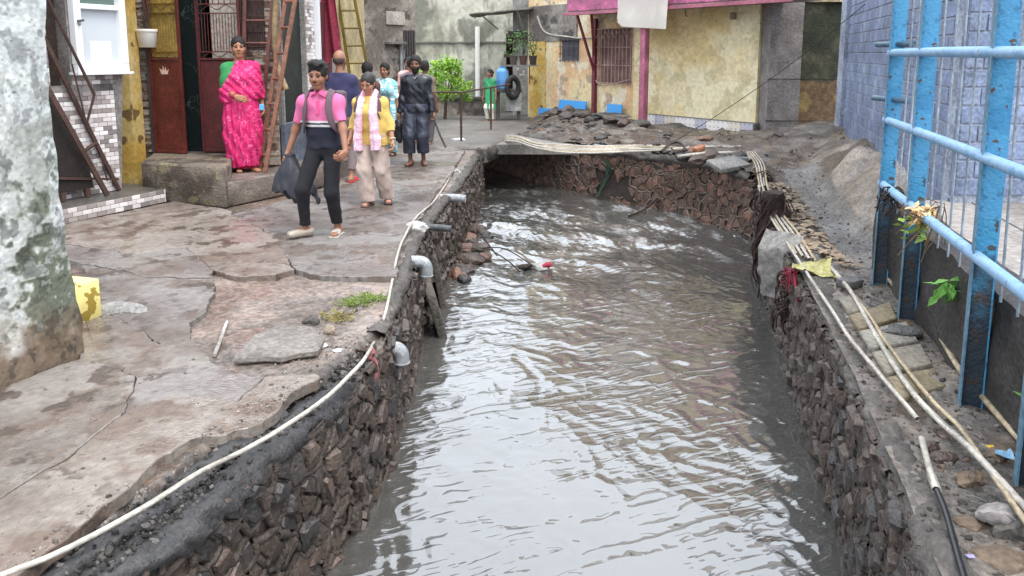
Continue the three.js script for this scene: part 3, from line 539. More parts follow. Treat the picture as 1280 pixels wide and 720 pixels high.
{
  const e0 = P(74, 251, 0.165), e1 = P(151, 237, 0.165), ex_ = e0.clone().sub(e1).normalize().multiplyScalar(1.3).add(e0), f = FA = frame(ex_.x, -ex_.z, e1.x, -e1.z), U = (x, y, o) => f.uv(x, y, o);
  const h = thing('tiled_house', 'house front with grey and white mosaic tiles and a white window', 'house', f.origin, f.turn);
  const wa = U(86, 40), wb = U(151, 40), wt = 3.0, wl = U(120, 90)[1];
  mesh('wall', wallGeo(f.len, 3.6, 0.3, [[wa[0] + 0.02, wl + 0.02, wb[0] - 0.02, 2.75], [wa[0] - 0.27, wl - 0.15, wa[0] - 0.02, 2.75]], 0), mat(176, 170, 166, 0.85, { bump: 0.004 }), h);
  const seenT = (u, v) => v < 1.75 && u > f.len - 1.75;
  tiles(h, 0.15, 0.17, f.len, wl - 0.17, 0.004, seenT, TILE[3]);
  tiles(h, wa[0] - 0.01, wl - 0.14, f.len, wl - 0.03, 0.004);
  const du = U(58, 40)[0];
  tiles(h, 0.15, wl - 0.15, wa[0] - 0.28, 2.9, 0.004, (u, v) => u > 0.7, TILE[3]);
  // the recess beside the window, its dark opening made by an added panel, then the white window itself, standing proud
  mesh('recess_panel', bx(0.30, 2.0, 0.03, wa[0] - 0.145, wl + 0.7, -0.2), mat(74, 58, 50, 0.7, { bump: 0.006 }), h);
  const w = new THREE.Group(); w.name = 'window'; h.add(w); const W = wb[0] - wa[0], H = 2.75 - wl;
  const fr = (a, b, c, d, z = 0.06, t = 0.1) => rb(c - a, d - b, t, 0.008, (a + c) / 2, (b + d) / 2, z);
  mesh('frame', [fr(wa[0], wl, wb[0], wl + 0.09), fr(wa[0], wl + 0.09, wa[0] + 0.09, 2.75), fr(wb[0] - 0.09, wl + 0.09, wb[0], 2.75), fr(wa[0] + 0.09, wl + H * 0.62, wb[0] - 0.09, wl + H * 0.62 + 0.06, 0.055, 0.08)], M.white, w);
  mesh('sill', rb(W + 0.06, 0.03, 0.16, 0.006, (wa[0] + wb[0]) / 2, wl - 0.016, 0.06), M.white, w);
  mesh('pane', bx(W - 0.18, H * 0.62 - 0.09, 0.008, (wa[0] + wb[0]) / 2, wl + 0.09 + (H * 0.62 - 0.09) / 2, 0.03), phys(196, 202, 206, 0.3), w).userData.label = 'frosted lower pane';
  mesh('poster', bx(W * 0.42, H * 0.22, 0.003, (wa[0] + wb[0]) / 2 + 0.02, wl + H * 0.2, 0.037), mat(255, 255, 255, 0.7, { tx: tex(128, 0.6, (s, t) => { const q = pf(s, t, 14, 211, 3); return q > 0.56 ? [226, 214, 212] : [214, 216, 218]; }) }), w);
  mesh('pane', bx(W - 0.18, 2.75 - (wl + H * 0.62 + 0.06), 0.008, (wa[0] + wb[0]) / 2, (2.75 + wl + H * 0.62 + 0.06) / 2, 0.03), phys(96, 112, 104, 0.08), w).userData.label = 'clear upper pane';
  mesh('handle', [bar(v3(wa[0] + 0.03, wl + H * 0.5, 0.12), v3(wa[0] + 0.10, wl + H * 0.5 + 0.01, 0.13), 0.012), bar(v3(wa[0] + 0.04, wl + H * 0.5, 0.11), v3(wa[0] + 0.04, wl + H * 0.46, 0.14), 0.012)], M.steel, w);
  mesh('roof', bx(f.len + 0.5, 0.12, 1.4, f.len / 2, 3.68, -0.3), M.concreteD, h);
  mesh('side_wall', bx(0.3, 3.6, 2.2, f.len - 0.16, 1.8, -1.42), M.concreteD, h);
}
{ // the tiled doorstep
  const s0 = P(80, 280, 0), s1 = P(217, 250, 0), sx = s0.clone().sub(s1).normalize().multiplyScalar(0.8).add(s0), f = frame(sx.x, -sx.z, s1.x, -s1.z), g = thing('tiled_doorstep', 'low doorstep edged with grey and white mosaic tiles', 'doorstep', f.origin, f.turn);
  mesh('slab', rb(f.len, 0.16, 0.85, 0.01, f.len / 2, 0.082, -0.425), mat(118, 114, 108, 0.4, { bump: 0.004 }), g);
  tiles(g, 0.02, 0.002, f.len - 0.01, 0.165, 0.004, u => u > 0.3);
}
{ // steel stair leaning up the tiled wall
  const q = (px, py, out) => FA.at(...FA.uv(px, py, out), out), foot = q(134, 241, 0.22), g0 = v3(foot.x, 0.165, foot.z), l = v => v.clone().sub(g0);
  const g = thing('steel_stair', 'rusty steel stair with thin handrail against the tiled house', 'stair', g0);
  const A = q(134, 241, 0.22).setY(0.17), A2 = q(149, 238, 0.05).setY(0.17), T1 = q(58, 108, 0.22), T2 = q(62, 62, 0.05), up = (a, b, k) => b.clone().sub(a).multiplyScalar(k).add(a);
  mesh('stringer', beam(l(A), l(up(A, T1, 1.5)), 0.03, 0.055), M.rust, g); mesh('stringer', beam(l(A2), l(up(A2, T2, 1.4)), 0.03, 0.045), M.rust, g);
  mesh('tread', beam(l(up(A, T1, 0.42)), l(up(A2, T2, 0.36)), 0.05, 0.02), M.rust, g);
  const h1 = q(118, 118, 0.2), h0 = q(50, -20, 0.24), post = q(109, 152, 0.14);
  mesh('handrail', [bar(l(h0), l(h1), 0.018), bar(l(h1), l(post), 0.015)], M.rust, g);
  mesh('baluster', bar(l(q(90, 80, 0.16)), l(q(106, 146, 0.12)), 0.009), M.rust, g); mesh('baluster', bar(l(q(124, 186, 0.12)), l(q(134, 226, 0.12)), 0.009), M.rust, g);
  mesh('bottom_rail', beam(l(q(72, 223, 0.14)), l(q(148, 224, 0.12)), 0.025, 0.025), M.rust, g);
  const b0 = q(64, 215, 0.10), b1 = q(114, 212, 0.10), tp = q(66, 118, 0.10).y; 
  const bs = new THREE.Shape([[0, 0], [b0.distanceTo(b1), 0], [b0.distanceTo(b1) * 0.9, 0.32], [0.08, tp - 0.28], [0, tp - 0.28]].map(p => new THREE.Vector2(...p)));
  const db = thing('shade_board', 'dark board standing in for the shaded void under the steel stair', 'board', b0.clone().setY(0.27), FA.turn); mesh('board', new THREE.ExtrudeGeometry(bs, { depth: 0.02, bevelEnabled: false }), mat(52, 42, 38, 0.8, { bump: 0.004 }), db);  // board and feet added; its colour stands for the shaded void under the stair
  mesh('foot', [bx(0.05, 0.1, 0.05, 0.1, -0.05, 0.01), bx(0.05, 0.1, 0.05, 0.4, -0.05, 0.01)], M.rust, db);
}

// ---------------------------------------------------------------- yellow pillar, plinth and the house with red doors
{
  const p = P(160, 226, 0.16), g = thing('yellow_pillar', 'yellow painted pillar with brown stains between mosaic and stone cladding', 'pillar', v3(p.x, 0, p.z - 0.12));
  mesh('shaft', rough(new THREE.BoxGeometry(0.27, 3.9, 0.3, 6, 60, 6).translate(0, 1.95, 0), 0.012, 5), PL.yellow, g);
}
{
  const org = V(-3.9, 0, 9.8), loc = a => a.map(([x, d]) => [x - org.x, d + org.z]);
  const g = thing('concrete_plinth', 'mossy concrete plinth with lower step before the red doors', 'plinth', org);
  const dirt = mat(255, 255, 255, 0.8, { tx: tex(512, 1.6, (s, t) => { const a = pf(s, t, 7, 221, 6); let k = mixc([88, 76, 66], [130, 118, 106], sst(0.36, 0.62, a)); k = mixc(k, [150, 138, 104], 0.8 * sst(0.6, 0.66, pf(s, t, 12, 223, 4))); return mulc(k, 0.86 + 0.3 * (pf(s, t, 60, 227, 2) - 0.5)); }), bump: 0.02 });
  mesh('upper_block', rough(extr(loc([[-4.62, 9.52], [-3.37, 8.98], [-3.41, 9.24], [-3.78, 10.35], [-4.85, 10.35]]), 0, 0.48, 0.02), 0.012, 6), dirt, g);
  mesh('lower_step', rough(extr(loc([[-3.40, 9.02], [-2.62, 10.38], [-2.30, 11.6], [-2.62, 13.5], [-2.95, 13.5], [-3.25, 10.33], [-3.9, 10.33]]), 0, 0.29, 0.015), 0.008, 6), mat(146, 132, 122, 0.55, { bump: 0.01 }), g);
}
T.clad = tex(256, 0.5, (s, t) => mulc([255, 250, 244], 0.75 + 0.4 * (pf(s, t, 20, 231, 3) - 0.5)));
const CLAD = [[228, 216, 202], [216, 198, 180], [236, 228, 218], [196, 172, 150], [140, 118, 102]].map(c => mat(...c, 0.7, { tx: T.clad }));
function cladding(parent, u0, v0, u1, v1, z) {             // thin stone strips, joined by tone
  const by = CLAD.map(() => []);
  for (let v = v0; v < v1;) { const h = rnd(0.022, 0.042); for (let u = u0; u < u1 - 0.01;) { const l = Math.min(rnd(0.10, 0.28), u1 - u), k = Math.floor(rnd(4.999)), t = rnd(0.008, 0.03); by[k].push(metric(bx(l - 0.004, h - 0.004, t, u + l / 2, v + h / 2, z + t / 2))); u += l; } v += h; }
  by.forEach((a, k) => { if (a.length) mesh('stone_strip', a, CLAD[k], parent).userData.kind = 'stuff'; });
}
{
  const f = frame(-5.75, 10.5, -3.17, 10.5), U = (x, y, o) => f.uv(x, y, o);
  const h = thing('red_door_house', 'house front with thin stone cladding and red metal doors', 'house', f.origin, f.turn);
  const g0 = U(222, 100)[0], g1 = U(300, 100)[0];
  mesh('wall', wallGeo(f.len, 3.9, 0.25, [[g0, 0.48, g1, 2.95]], 0.1), mat(150, 140, 132, 0.9), h);
  cladding(h, U(164, 100)[0], 0.48, U(192, 100)[0], 2.85, 0); cladding(h, g1 + 0.03, 0.30, f.len, 2.85, 0);
  // marble jamb in the doorway with rooms dark behind it
  const marble = mat(255, 255, 255, 0.2, { tx: tex(512, 1.2, (s, t) => { const q = Math.abs(pf(s, t, 6, 241, 6) - 0.5); return mixc([92, 100, 100], [26, 34, 34], sst(0.0, 0.05, q + 0.05 * pf(s, t, 9, 243, 2))); }) });
  mesh('marble_jamb', bx(0.30, 2.5, 0.12, U(243, 100)[0], 1.72, -0.08), marble, h);
  mesh('room', [bx(g1 - g0 + 0.3, 2.6, 0.05, (g0 + g1) / 2, 1.7, -1.4), bx(0.05, 2.6, 1.2, g0 - 0.1, 1.7, -0.85), bx(0.05, 2.6, 1.2, g1 + 0.1, 1.7, -0.85), bx(g1 - g0 + 0.3, 0.05, 1.2, (g0 + g1) / 2, 0.43, -0.85), bx(g1 - g0 + 0.3, 0.05, 1.2, (g0 + g1) / 2, 3.0, -0.85)], mat(96, 88, 84, 0.9), h);
  const red = mat(122, 54, 46, 0.45, { bump: 0.003 }), gold = mat(176, 134, 62, 0.45), goldB = mat(206, 178, 96, 0.5);
  function door(parent, W, H, m, gm, back, label) {         // half panel, half grille; hinge at the left edge
    const d = new THREE.Group(); d.name = 'door'; d.userData.label = label; parent.add(d);
    mesh('frame', [rb(0.035, H, 0.04, 0.004, 0.018, H / 2), rb(0.035, H, 0.04, 0.004, W - 0.018, H / 2), rb(W - 0.07, 0.035, 0.04, 0.004, W / 2, 0.018), rb(W - 0.07, 0.03, 0.04, 0.004, W / 2, H * 0.52), rb(W - 0.07, 0.035, 0.04, 0.004, W / 2, H - 0.018)], m, d);
    mesh('panel', bx(W - 0.06, H * 0.5, 0.015, W / 2, H * 0.26, -0.004), m, d);
    mesh('crossbar', [0.56, 0.77, 0.82].map(k => bx(W - 0.07, 0.014, 0.02, W / 2, H * k)), gm, d);
    const n = Math.round(W / 0.042); for (let i = 1; i < n; i++) mesh('grille_bar', bar(v3(W * i / n, H * 0.56, 0), v3(W * i / n, H * 0.77, 0), 0.0055, 5), gm, d);
    for (let i = 1; i < n / 2; i++) mesh('grille_bar', bar(v3(W * i * 2 / n, H * 0.82, 0), v3(W * i * 2 / n, H, 0), 0.007, 5), gm, d);
    mesh('scroll', [tube([v3(W * 0.12, H * 0.78, 0), v3(W * 0.3, H * 0.81, 0), v3(W * 0.5, H * 0.79, 0), v3(W * 0.7, H * 0.815, 0), v3(W * 0.88, H * 0.785, 0)], 0.006, 20, 5), tube([v3(W * 0.12, H * 0.53, 0), v3(W * 0.3, H * 0.555, 0), v3(W * 0.5, H * 0.53, 0), v3(W * 0.7, H * 0.558, 0), v3(W * 0.88, H * 0.53, 0)], 0.006, 20, 5)], gm, d);
    if (back) mesh('grille_back', bx(W - 0.06, H * 0.46, 0.008, W / 2, H * 0.76, -0.015), back, d);
    return d;
  }
  const d1 = door(h, 0.50, 2.4, red, gold, goldB, 'red folding door with gold grille'); d1.position.set(U(196, 120)[0], 0.49, 0.14); d1.rotation.y = -0.28;
  mesh('motif', new THREE.ShapeGeometry(new THREE.Shape([[0, 0], [0.1, 0.0], [0.12, 0.07], [0.085, 0.04], [0.07, 0.1], [0.05, 0.045], [0.03, 0.12], [0.02, 0.05], [-0.03, 0.08], [-0.01, 0.03]].map(p => new THREE.Vector2(...p)))).translate(0.18, 1.05, 0.006), mat(206, 176, 160, 0.5, { tx: null }), d1);
  const d2 = door(h, 0.62, 2.4, mat(112, 44, 44, 0.45, { bump: 0.003 }), mat(120, 52, 46, 0.5), null, 'dark red door with open grille'); d2.position.set(U(252, 120)[0], 0.49, 0.05); d2.rotation.y = -0.1;
  mesh('cladding_behind_grille', bx(0.5, 1.2, 0.02, U(285, 60)[0], 2.35, -0.1), CLAD[2], h);
  mesh('window_grille', [...[0, 1, 2, 3, 4].map(i => bar(v3(U(303, 0)[0] + i * 0.07, 1.85, 0.06), v3(U(303, 0)[0] + i * 0.07, 2.8, 0.06), 0.008, 5)), ...[0, 1, 2, 3, 4].map(i => bar(v3(U(303, 0)[0] - 0.03, 1.9 + i * 0.2, 0.065), v3(U(303, 0)[0] + 0.31, 1.9 + i * 0.2, 0.065), 0.006, 5))], M.rust, h);
  mesh('window_shade', bx(0.3, 0.95, 0.02, U(303, 0)[0] + 0.14, 2.35, 0.035), mat(92, 66, 62, 0.8), h);
  const px_ = U(190, 100)[0]; mesh('drain_pipe', bar(v3(px_ + 0.01, 0.48, 0.06), v3(px_ + 0.01, 3.4, 0.06), 0.04, 10), mat(128, 118, 122, 0.5), h);
  mesh('roof', bx(f.len + 0.3, 0.14, 2.5, f.len / 2, 3.97, -1.0), M.concreteD, h);
}
{ // planter bucket hung on the cladding
  const p = D(183, 38, 10.3), g = thing('hanging_planter', 'white plastic planter with dry stems hung on stone cladding', 'planter', p.clone().setY(p.y - 0.22));
  mesh('pot', new THREE.LatheGeometry([[0.0, 0], [0.105, 0], [0.135, 0.2], [0.145, 0.2], [0.145, 0.235], [0.13, 0.235], [0.12, 0.19], [0, 0.19]].map(q => new THREE.Vector2(...q)), 20), mat(228, 224, 216, 0.5, { tx: null }), g);
  const st = []; for (let i = 0; i < 12; i++) { const a = rnd(6.28), r = rnd(0.03, 0.14); st.push(tube([v3(rnd(-0.05, 0.05), 0.18, rnd(-0.05, 0.05)), v3(r * 0.5 * Math.cos(a) + rnd(-0.03, 0.03), 0.42, r * 0.5 * Math.sin(a)), v3(r * Math.cos(a), rnd(0.5, 0.75), r * Math.sin(a))], 0.006, 8, 4)); }
  mesh('dry_stem', st, mat(120, 100, 84, 0.9), g);
  mesh('bracket', bar(v3(0, 0.1, -0.1), v3(0, 0.14, -0.22), 0.012), M.steel, g);
}
// ---------------------------------------------------------------- the row of houses further along
{
  const f = frame(-3.13, 10.62, -2.62, 17.2), U = (x, y, o) => f.uv(x, y, o);
  const h = thing('row_house', 'narrow house with dark green doorway, mosaic strip and pale yellow wall', 'house', f.origin, f.turn);
  const a = U(349, 80)[0], b = U(383, 80)[0], c = U(395, 80)[0], d = U(419, 80)[0], e = U(457, 80)[0];
  mesh('wall', wallGeo(d, 3.6, 0.25, [[Math.max(a, 0.04), 0.7, b, 2.9]], 0), mat(196, 190, 186, 0.85), h);
  mesh('yellow_wall', wallGeo(e - d, 3.6, 0.25, [], 0).translate(d, 0, 0), mat(232, 212, 160, 0.85, { bump: 0.004 }), h);
  mesh('dark_door', bx(b - a, 2.25, 0.05, (a + b) / 2, 1.78, -0.1), mat(44, 56, 52, 0.5, { bump: 0.006 }), h);
  mesh('low_panel', bx(b - a + 0.05, 0.62, 0.06, (a + b) / 2, 0.55, 0.02), mat(132, 142, 158, 0.6, { bump: 0.004 }), h);
  tiles(h, b + 0.03, 1.2, c - 0.05, 2.9, 0.004, () => true);
  mesh('door_frame', bx(0.10, 2.6, 0.07, c + 0.02, 1.6, 0.036), M.white, h);
  mesh('maroon_door', bx((d - c) * 0.55, 1.9, 0.04, c + (d - c) * 0.42, 1.65, 0.022), mat(118, 58, 62, 0.6), h);
  mesh('roof', bx(e + 0.3, 0.14, 1.8, e / 2, 3.67, -0.6), M.concreteD, h);
  // bent plank by the doorway
  const g1 = [], k = [[345, -4], [343, 40], [346, 80], [357, 112]].map(([x, y]) => D(x, y, 10.35));
  tag(mesh('bent_plank', tube(k, 0.045, 24, 4).scale(1, 1, 1), M.ply), 'curved pale wooden plank propped by the dark green doorway', 'plank');
  const G = frame(-3.3, 17.45, -2.3, 18.6), H = thing('grey_house', 'tall grey cement house with stained walls behind the yellow ladder', 'house', G.origin, G.turn);
  mesh('wall', wallGeo(G.len, 3.7, 0.3, [], 0), PL.grey, H);
  mesh('ledge', rb(0.5, 0.06, 0.2, 0.01, G.len * 0.55, 2.05, 0.1), M.concrete, H);
  mesh('notice_board', bx(0.55, 0.3, 0.03, G.len * 0.6, 2.62, 0.02), mat(214, 206, 196, 0.7), H);
  mesh('shutter', [0, 1, 2, 3, 4].map(i => bx(0.05, 1.7, 0.03, G.len - 0.35 + i * 0.075, 1.5, 0.02)), mat(92, 88, 86, 0.6), H);
  mesh('drain_pipe', [bar(v3(G.len - 0.5, 0.1, 0.06), v3(G.len - 0.5, 2.0, 0.06), 0.035), bar(v3(G.len - 0.42, 0.1, 0.06), v3(G.len - 0.42, 1.9, 0.06), 0.02)], M.pvcG, H);
}
{ // the big stained wall across the yard
  const g = thing('stained_wall', 'large pale cement wall with green-grey mould across the yard', 'wall', V(-4.6, 0, 24));
  mesh('wall_face', wallGeo(4.95, 4.0, 0.3, [[4.42, 0, 4.86, 2.42]], 0), PL.mould, g);
  mesh('string_course', bx(4.7, 0.05, 0.05, 2.35, 2.15, 0.026), mat(150, 150, 138, 0.9), g);
  mesh('doorway', bx(0.6, 2.5, 0.05, 4.66, 1.22, -0.6), mat(96, 66, 56, 0.9), g);
  mesh('doorway_side', [bx(0.06, 2.42, 0.5, 4.39, 1.21, -0.4), bx(0.06, 2.42, 0.5, 4.89, 1.21, -0.4)], mat(150, 112, 92, 0.9, { bump: 0.01 }), g);
  mesh('lintel', rb(0.6, 0.1, 0.12, 0.01, 4.64, 1.75, -0.05), mat(140, 104, 86, 0.9), g);
  const q = D(597, 90, 23.9); mesh('drain_pipe', bar(v3(q.x + 4.6, 0.05, 0.07), v3(q.x + 4.6, 2.62, 0.07), 0.075, 12), mat(228, 226, 218, 0.5, { tx: null }), g);
  const gw = thing('low_wall', 'low dark cement wall behind the green bush', 'wall', V(-3.5, 0, 22.6)); mesh('wall_face', rough(new THREE.BoxGeometry(3.0, 0.5, 0.35, 30, 5, 4).translate(1.4, 0.25, 0), 0.02, 5), PL.grey, gw);
  mesh('ledge', bx(3.1, 0.06, 0.45, 1.4, 0.53, 0), M.concreteD, gw);
}
// ---------------------------------------------------------------- the white-tiled corner, its awning and what stands by it
{
  const a = D(641, 90, 22.6), g = thing('white_tiled_house', 'narrow white wall with chipped grey tiles beside the doorway', 'house', v3(a.x, 0, a.z));
  mesh('wall', wallGeo(0.62, 3.4, 0.25, [], 0), mat(214, 212, 206, 0.8, { bump: 0.006 }), g);
  for (let j = 0; j < 10; j++) for (let i = 0; i < 4; i++) if (rnd() < 0.55) mesh('tile', rb(0.07, 0.06, 0.012, 0.003, 0.06 + i * 0.085, 0.95 + j * 0.085, 0.006), pick([TILE[4], TILE[6], TILE[1]]), g);
  mesh('beam', bx(0.9, 0.2, 0.5, 0.3, 2.35, 0.1), M.concreteD, g);
  const r = thing('sheet_awning', 'sagging grey sheet roof over the doorway', 'awning', D(622, 20, 22.2));
  mesh('sheet', rough(new THREE.BoxGeometry(1.75, 0.03, 1.3, 16, 1, 8), 0.05, 3).rotateZ(0.10).translate(0.1, 0.1, 0), mat(142, 136, 126, 0.8, { bump: 0.006 }), r);
  mesh('strut', [bar(v3(0.55, 0.15, 0.4), v3(0.85, -0.7, -0.3), 0.03), bar(v3(-0.5, 0.05, 0.5), v3(0.0, -0.35, -0.4), 0.02), bar(v3(-0.7, 0.02, -0.4), v3(-0.7, 0.02, -1.7), 0.02)], mat(206, 200, 192, 0.6), r);
  const c = P(634, 158, 0.02), k = thing('washing_counter', 'grey cement washing counter under the awning', 'counter', v3(c.x, 0, -21.0));
  mesh('counter_top', rb(0.75, 0.08, 0.5, 0.01, 0.02, 0.82, 0), M.concreteD, k); mesh('counter_front', rb(0.42, 0.5, 0.04, 0.01, 0.16, 0.53, 0.22), mat(196, 194, 190, 0.7), k);
  mesh('counter_leg', rb(0.1, 0.78, 0.4, 0.01, -0.26, 0.39, 0), M.concreteD, k); mesh('counter_leg', rb(0.1, 0.78, 0.36, 0.01, 0.3, 0.39, -0.02), M.concreteD, k);
  const dm = thing('blue_drum', 'blue plastic water drum on the washing counter', 'drum', v3(c.x - 0.14, 0.86, -21.0));
  mesh('drum_body', new THREE.LatheGeometry([[0, 0], [0.15, 0], [0.17, 0.03], [0.17, 0.22], [0.18, 0.24], [0.17, 0.26], [0.17, 0.46], [0.15, 0.52], [0.09, 0.56], [0.06, 0.57]].map(q => new THREE.Vector2(...q)), 20), mat(92, 146, 200, 0.5, { tx: null }), dm);
  mesh('cap', new THREE.CylinderGeometry(0.065, 0.065, 0.05, 14).translate(0, 0.59, 0), mat(58, 118, 190, 0.4, { tx: null }), dm);
  const t = thing('rubber_tyre', 'black rubber tyre hung on the washing counter', 'tyre', v3(c.x + 0.14, 0.92, -20.68), 0.5);
  mesh('tyre', new THREE.TorusGeometry(0.22, 0.075, 10, 28).scale(0.8, 1.15, 1), mat(40, 40, 42, 0.7, { bump: 0.01 }), t);
}
// ---------------------------------------------------------------- yellow house
const FY = frame(houseY[0][0], houseY[0][1], houseY[1][0], houseY[1][1]);
{
  const f = FY, U = (x, y, o) => f.uv(x, y, o), h = thing('yellow_house', 'cream-yellow house with pink awning and grilled windows above the canal', 'house', f.origin, f.turn);
  const uS = U(792, 90)[0], w1 = [U(702, 62)[0], U(714, 76)[1], U(724, 62)[0], U(714, 49)[1]], w2 = [U(749, 70)[0], U(770, 104)[1], U(790, 70)[0], U(770, 36)[1]];
  mesh('wall', wallGeo(uS, 2.9, 0.3, [w1, w2], -0.1), PL.peach, h).userData.label = 'peach stained wall';
  mesh('wall', wallGeo(f.len - uS - 0.15, 2.9, 0.3, [], -0.1).translate(uS, 0, 0), PL.cream, h).userData.label = 'cream wall with mould';
  const ya = U(663, 100)[0], yb = U(682, 100)[0];
  mesh('corner_pillar', rough(new THREE.BoxGeometry(yb - ya, 2.4, 0.34, 4, 24, 4).translate((ya + yb) / 2, 1.1, -0.14), 0.015, 5), PL.yellow, h);
  mesh('bare_render', rough(new THREE.BoxGeometry(U(714, 20)[0] - ya + 0.3, 0.95, 0.06, 20, 10, 1).translate((ya + U(714, 20)[0]) / 2 + 0.12, 2.62, 0.01), 0.02, 7), PL.grey, h);
  mesh('unseen_upper_wall', bx(f.len, 2.6, 0.3, f.len / 2, 4.27, -0.17), PL.peach, h); mesh('roof', bx(f.len + 0.6, 0.12, 3.0, f.len / 2, 5.63, -1.2), M.concreteD, h);  // storey out of view, raised to darken the reflection in the water
  mesh('side_wall', bx(0.3, 5.5, 2.6, 0.2, 2.75, -1.62), PL.grey, h);
  // windows: a blind behind, a grille in front
  for (const [w, n, m, bk, gm] of [[w1, 4, 3, mat(120, 118, 128, 0.8), mat(110, 104, 110, 0.6)], [w2, 9, 3, mat(158, 120, 112, 0.8), mat(218, 184, 172, 0.6)]]) {
    const W = new THREE.Group(); W.name = 'window'; h.add(W);
    mesh('blind', bx(w[2] - w[0] + 0.04, w[3] - w[1] + 0.04, 0.03, (w[0] + w[2]) / 2, (w[1] + w[3]) / 2, -0.05), bk, W);
    for (let i = 0; i <= n; i++) { const u = lerp(w[0], w[2], i / n); mesh('grille_bar', bar(v3(u, w[1] - 0.03, 0.05), v3(u + rnd(-0.02, 0.02), w[3] + 0.02, 0.05), 0.014, 5), gm, W); }
    mesh('grille_rail', Array.from({ length: m + 1 }, (_, i) => bar(v3(w[0] - 0.03, lerp(w[1], w[3], i / m), 0.065), v3(w[2] + 0.03, lerp(w[1], w[3], i / m) + rnd(-0.01, 0.01), 0.065), 0.010, 5)), gm, W);
    if (n > 5) { mesh('scroll', tube(Array.from({ length: 12 }, (_, i) => v3(lerp(w[0], w[2], i / 11), w[3] - 0.2 + (i % 2 ? 0.13 : -0.02), 0.075)), 0.011, 60, 5), gm, W); mesh('bent_wire', tube([v3(w[0], w[1] + 0.05, 0.1), v3(w[0] + 0.3, w[1] - 0.08, 0.13), v3(w[0] + 0.55, w[1] - 0.03, 0.12), v3(w[2] + 0.03, w[1] + 0.1, 0.1)], 0.012, 24, 5), gm, W); }
  }
  // pink steelwork carrying the awning
  const pink = mat(222, 130, 158, 0.5, { bump: 0.002 }), pinkD = mat(150, 62, 72, 0.55, { bump: 0.003 }), out = 0.75;
  const pu = U(805, 90, out)[0], pb = U(804, 172, out), yA = 2.76;
  mesh('awning_post', rb(0.16, yA - 0.05, 0.14, 0.01, pu, (yA - 0.05) / 2 + 0.06, out), pink, h).userData.label = 'pink painted steel post';
  const ru = U(745, 90)[0]; mesh('drain_pipe', bx(0.11, 2.55, 0.09, ru, 1.4, 0.05), pinkD, h).userData.label = 'dark red upright';
  const a0 = U(711, 20, out)[0], a1 = U(992, 8, out)[0];
  mesh('awning_slab', bx(a1 - a0, 0.10, out + 0.1, (a0 + a1) / 2, yA + 0.06, out / 2 - 0.02), mat(196, 180, 176, 0.8), h);
  mesh('awning_beam', [rb(a1 - a0 + 0.1, 0.07, 0.08, 0.006, (a0 + a1) / 2 - 0.05, yA, out + 0.06)], mat(212, 124, 146, 0.5), h);
  mesh('awning_fascia', rough(new THREE.BoxGeometry(a1 - a0, 0.62, 0.05, 50, 4, 1).translate((a0 + a1) / 2, yA + 0.38, out + 0.04), 0.02, 4), mat(230, 122, 168, 0.5, { bump: 0.004 }), h);
  mesh('bracket', [beam(v3(a0 + 0.25, yA, out - 0.05), v3(ru, 1.35, 0.06), 0.05, 0.05), beam(v3(a0 + 0.5, yA, out - 0.3), v3(ru, 1.75, 0.06), 0.06, 0.06)], pinkD, h);
  mesh('hook', [tube([v3(U(878, 0)[0], 2.72, 0.5), v3(U(878, 0)[0], 2.62, 0.5), v3(U(878, 0)[0] + 0.05, 2.58, 0.5)], 0.012, 10, 5)], M.steel, h);
  mesh('junction_box', rb(0.12, 0.14, 0.08, 0.01, U(918, 20)[0], U(918, 20)[1], 0.045), mat(190, 176, 140, 0.6), h);
  const cab = [[674, 20], [680, 36], [690, 43], [712, 46], [730, 48], [748, 46]].map(([x, y]) => v3(U(x, y)[0], U(x, y)[1], 0.06)); mesh('wall_conduit', tube(cab, 0.024, 40, 7), M.pvc, h);
  // tiled skirting on a step: each tile a piece
  const k0 = U(812, 172)[0], k1 = f.len - 0.05, sp = T.speck = tex(256, 0.45, (s, t) => { const q = Math.hypot(((s * 4) % 1) - 0.5, ((t * 4) % 1) - 0.5); return q < 0.13 ? [126, 126, 150] : [226, 220, 214]; });
  mesh('skirting_step', rb(k1 - k0, 0.5, 0.16, 0.01, (k0 + k1) / 2, 0.18, 0.075), M.concrete, h);
  const sm1 = [mat(255, 255, 255, 0.35, { tx: sp }), mat(206, 208, 226, 0.35, { tx: sp }), mat(240, 236, 224, 0.35, { tx: sp })];
  for (let u = k0 + 0.01, i = 0; u < k1 - 0.25; u += 0.303, i++) mesh('tile', rb(0.298, 0.29, 0.012, 0.003, u + 0.15, 0.27, 0.163), sm1[i % 4 === 1 ? 1 : i % 3 === 2 ? 2 : 0], h);
  // grey column and mossy wall at its right end
  const gc = D(978, 100, 15.3); const cl = thing('cement_column', 'bare grey cement column between the yellow house and mossy wall', 'column', V(gc.x, 0, 15.45), 0.1);
  mesh('shaft', rough(new THREE.BoxGeometry(0.66, 3.2, 0.4, 8, 40, 4).translate(0, 1.5, 0), 0.02, 4), mat(176, 168, 164, 0.85, { bump: 0.012 }), cl); mesh('wire', [bar(v3(-0.35, 1.32, 0.215), v3(1.4, 1.30, 0.3), 0.008, 5), bar(v3(-0.35, 0.5, 0.215), v3(1.4, 0.48, 0.3), 0.008, 5)], M.dark, cl);
  const mw = thing('mossy_wall', 'dark mossy wall with exposed brown stone at its foot', 'wall', V(5.2, 0, 15.9)); mesh('wall_face', rough(new THREE.BoxGeometry(3.0, 2.85, 0.3, 30, 28, 3).translate(1.5, 1.42, -0.2), 0.05, 2.5), PL.moss, mw); mesh('coping', bx(3.1, 0.12, 0.45, 1.5, 2.9, -0.2), mat(230, 214, 168, 0.8), mw);
}
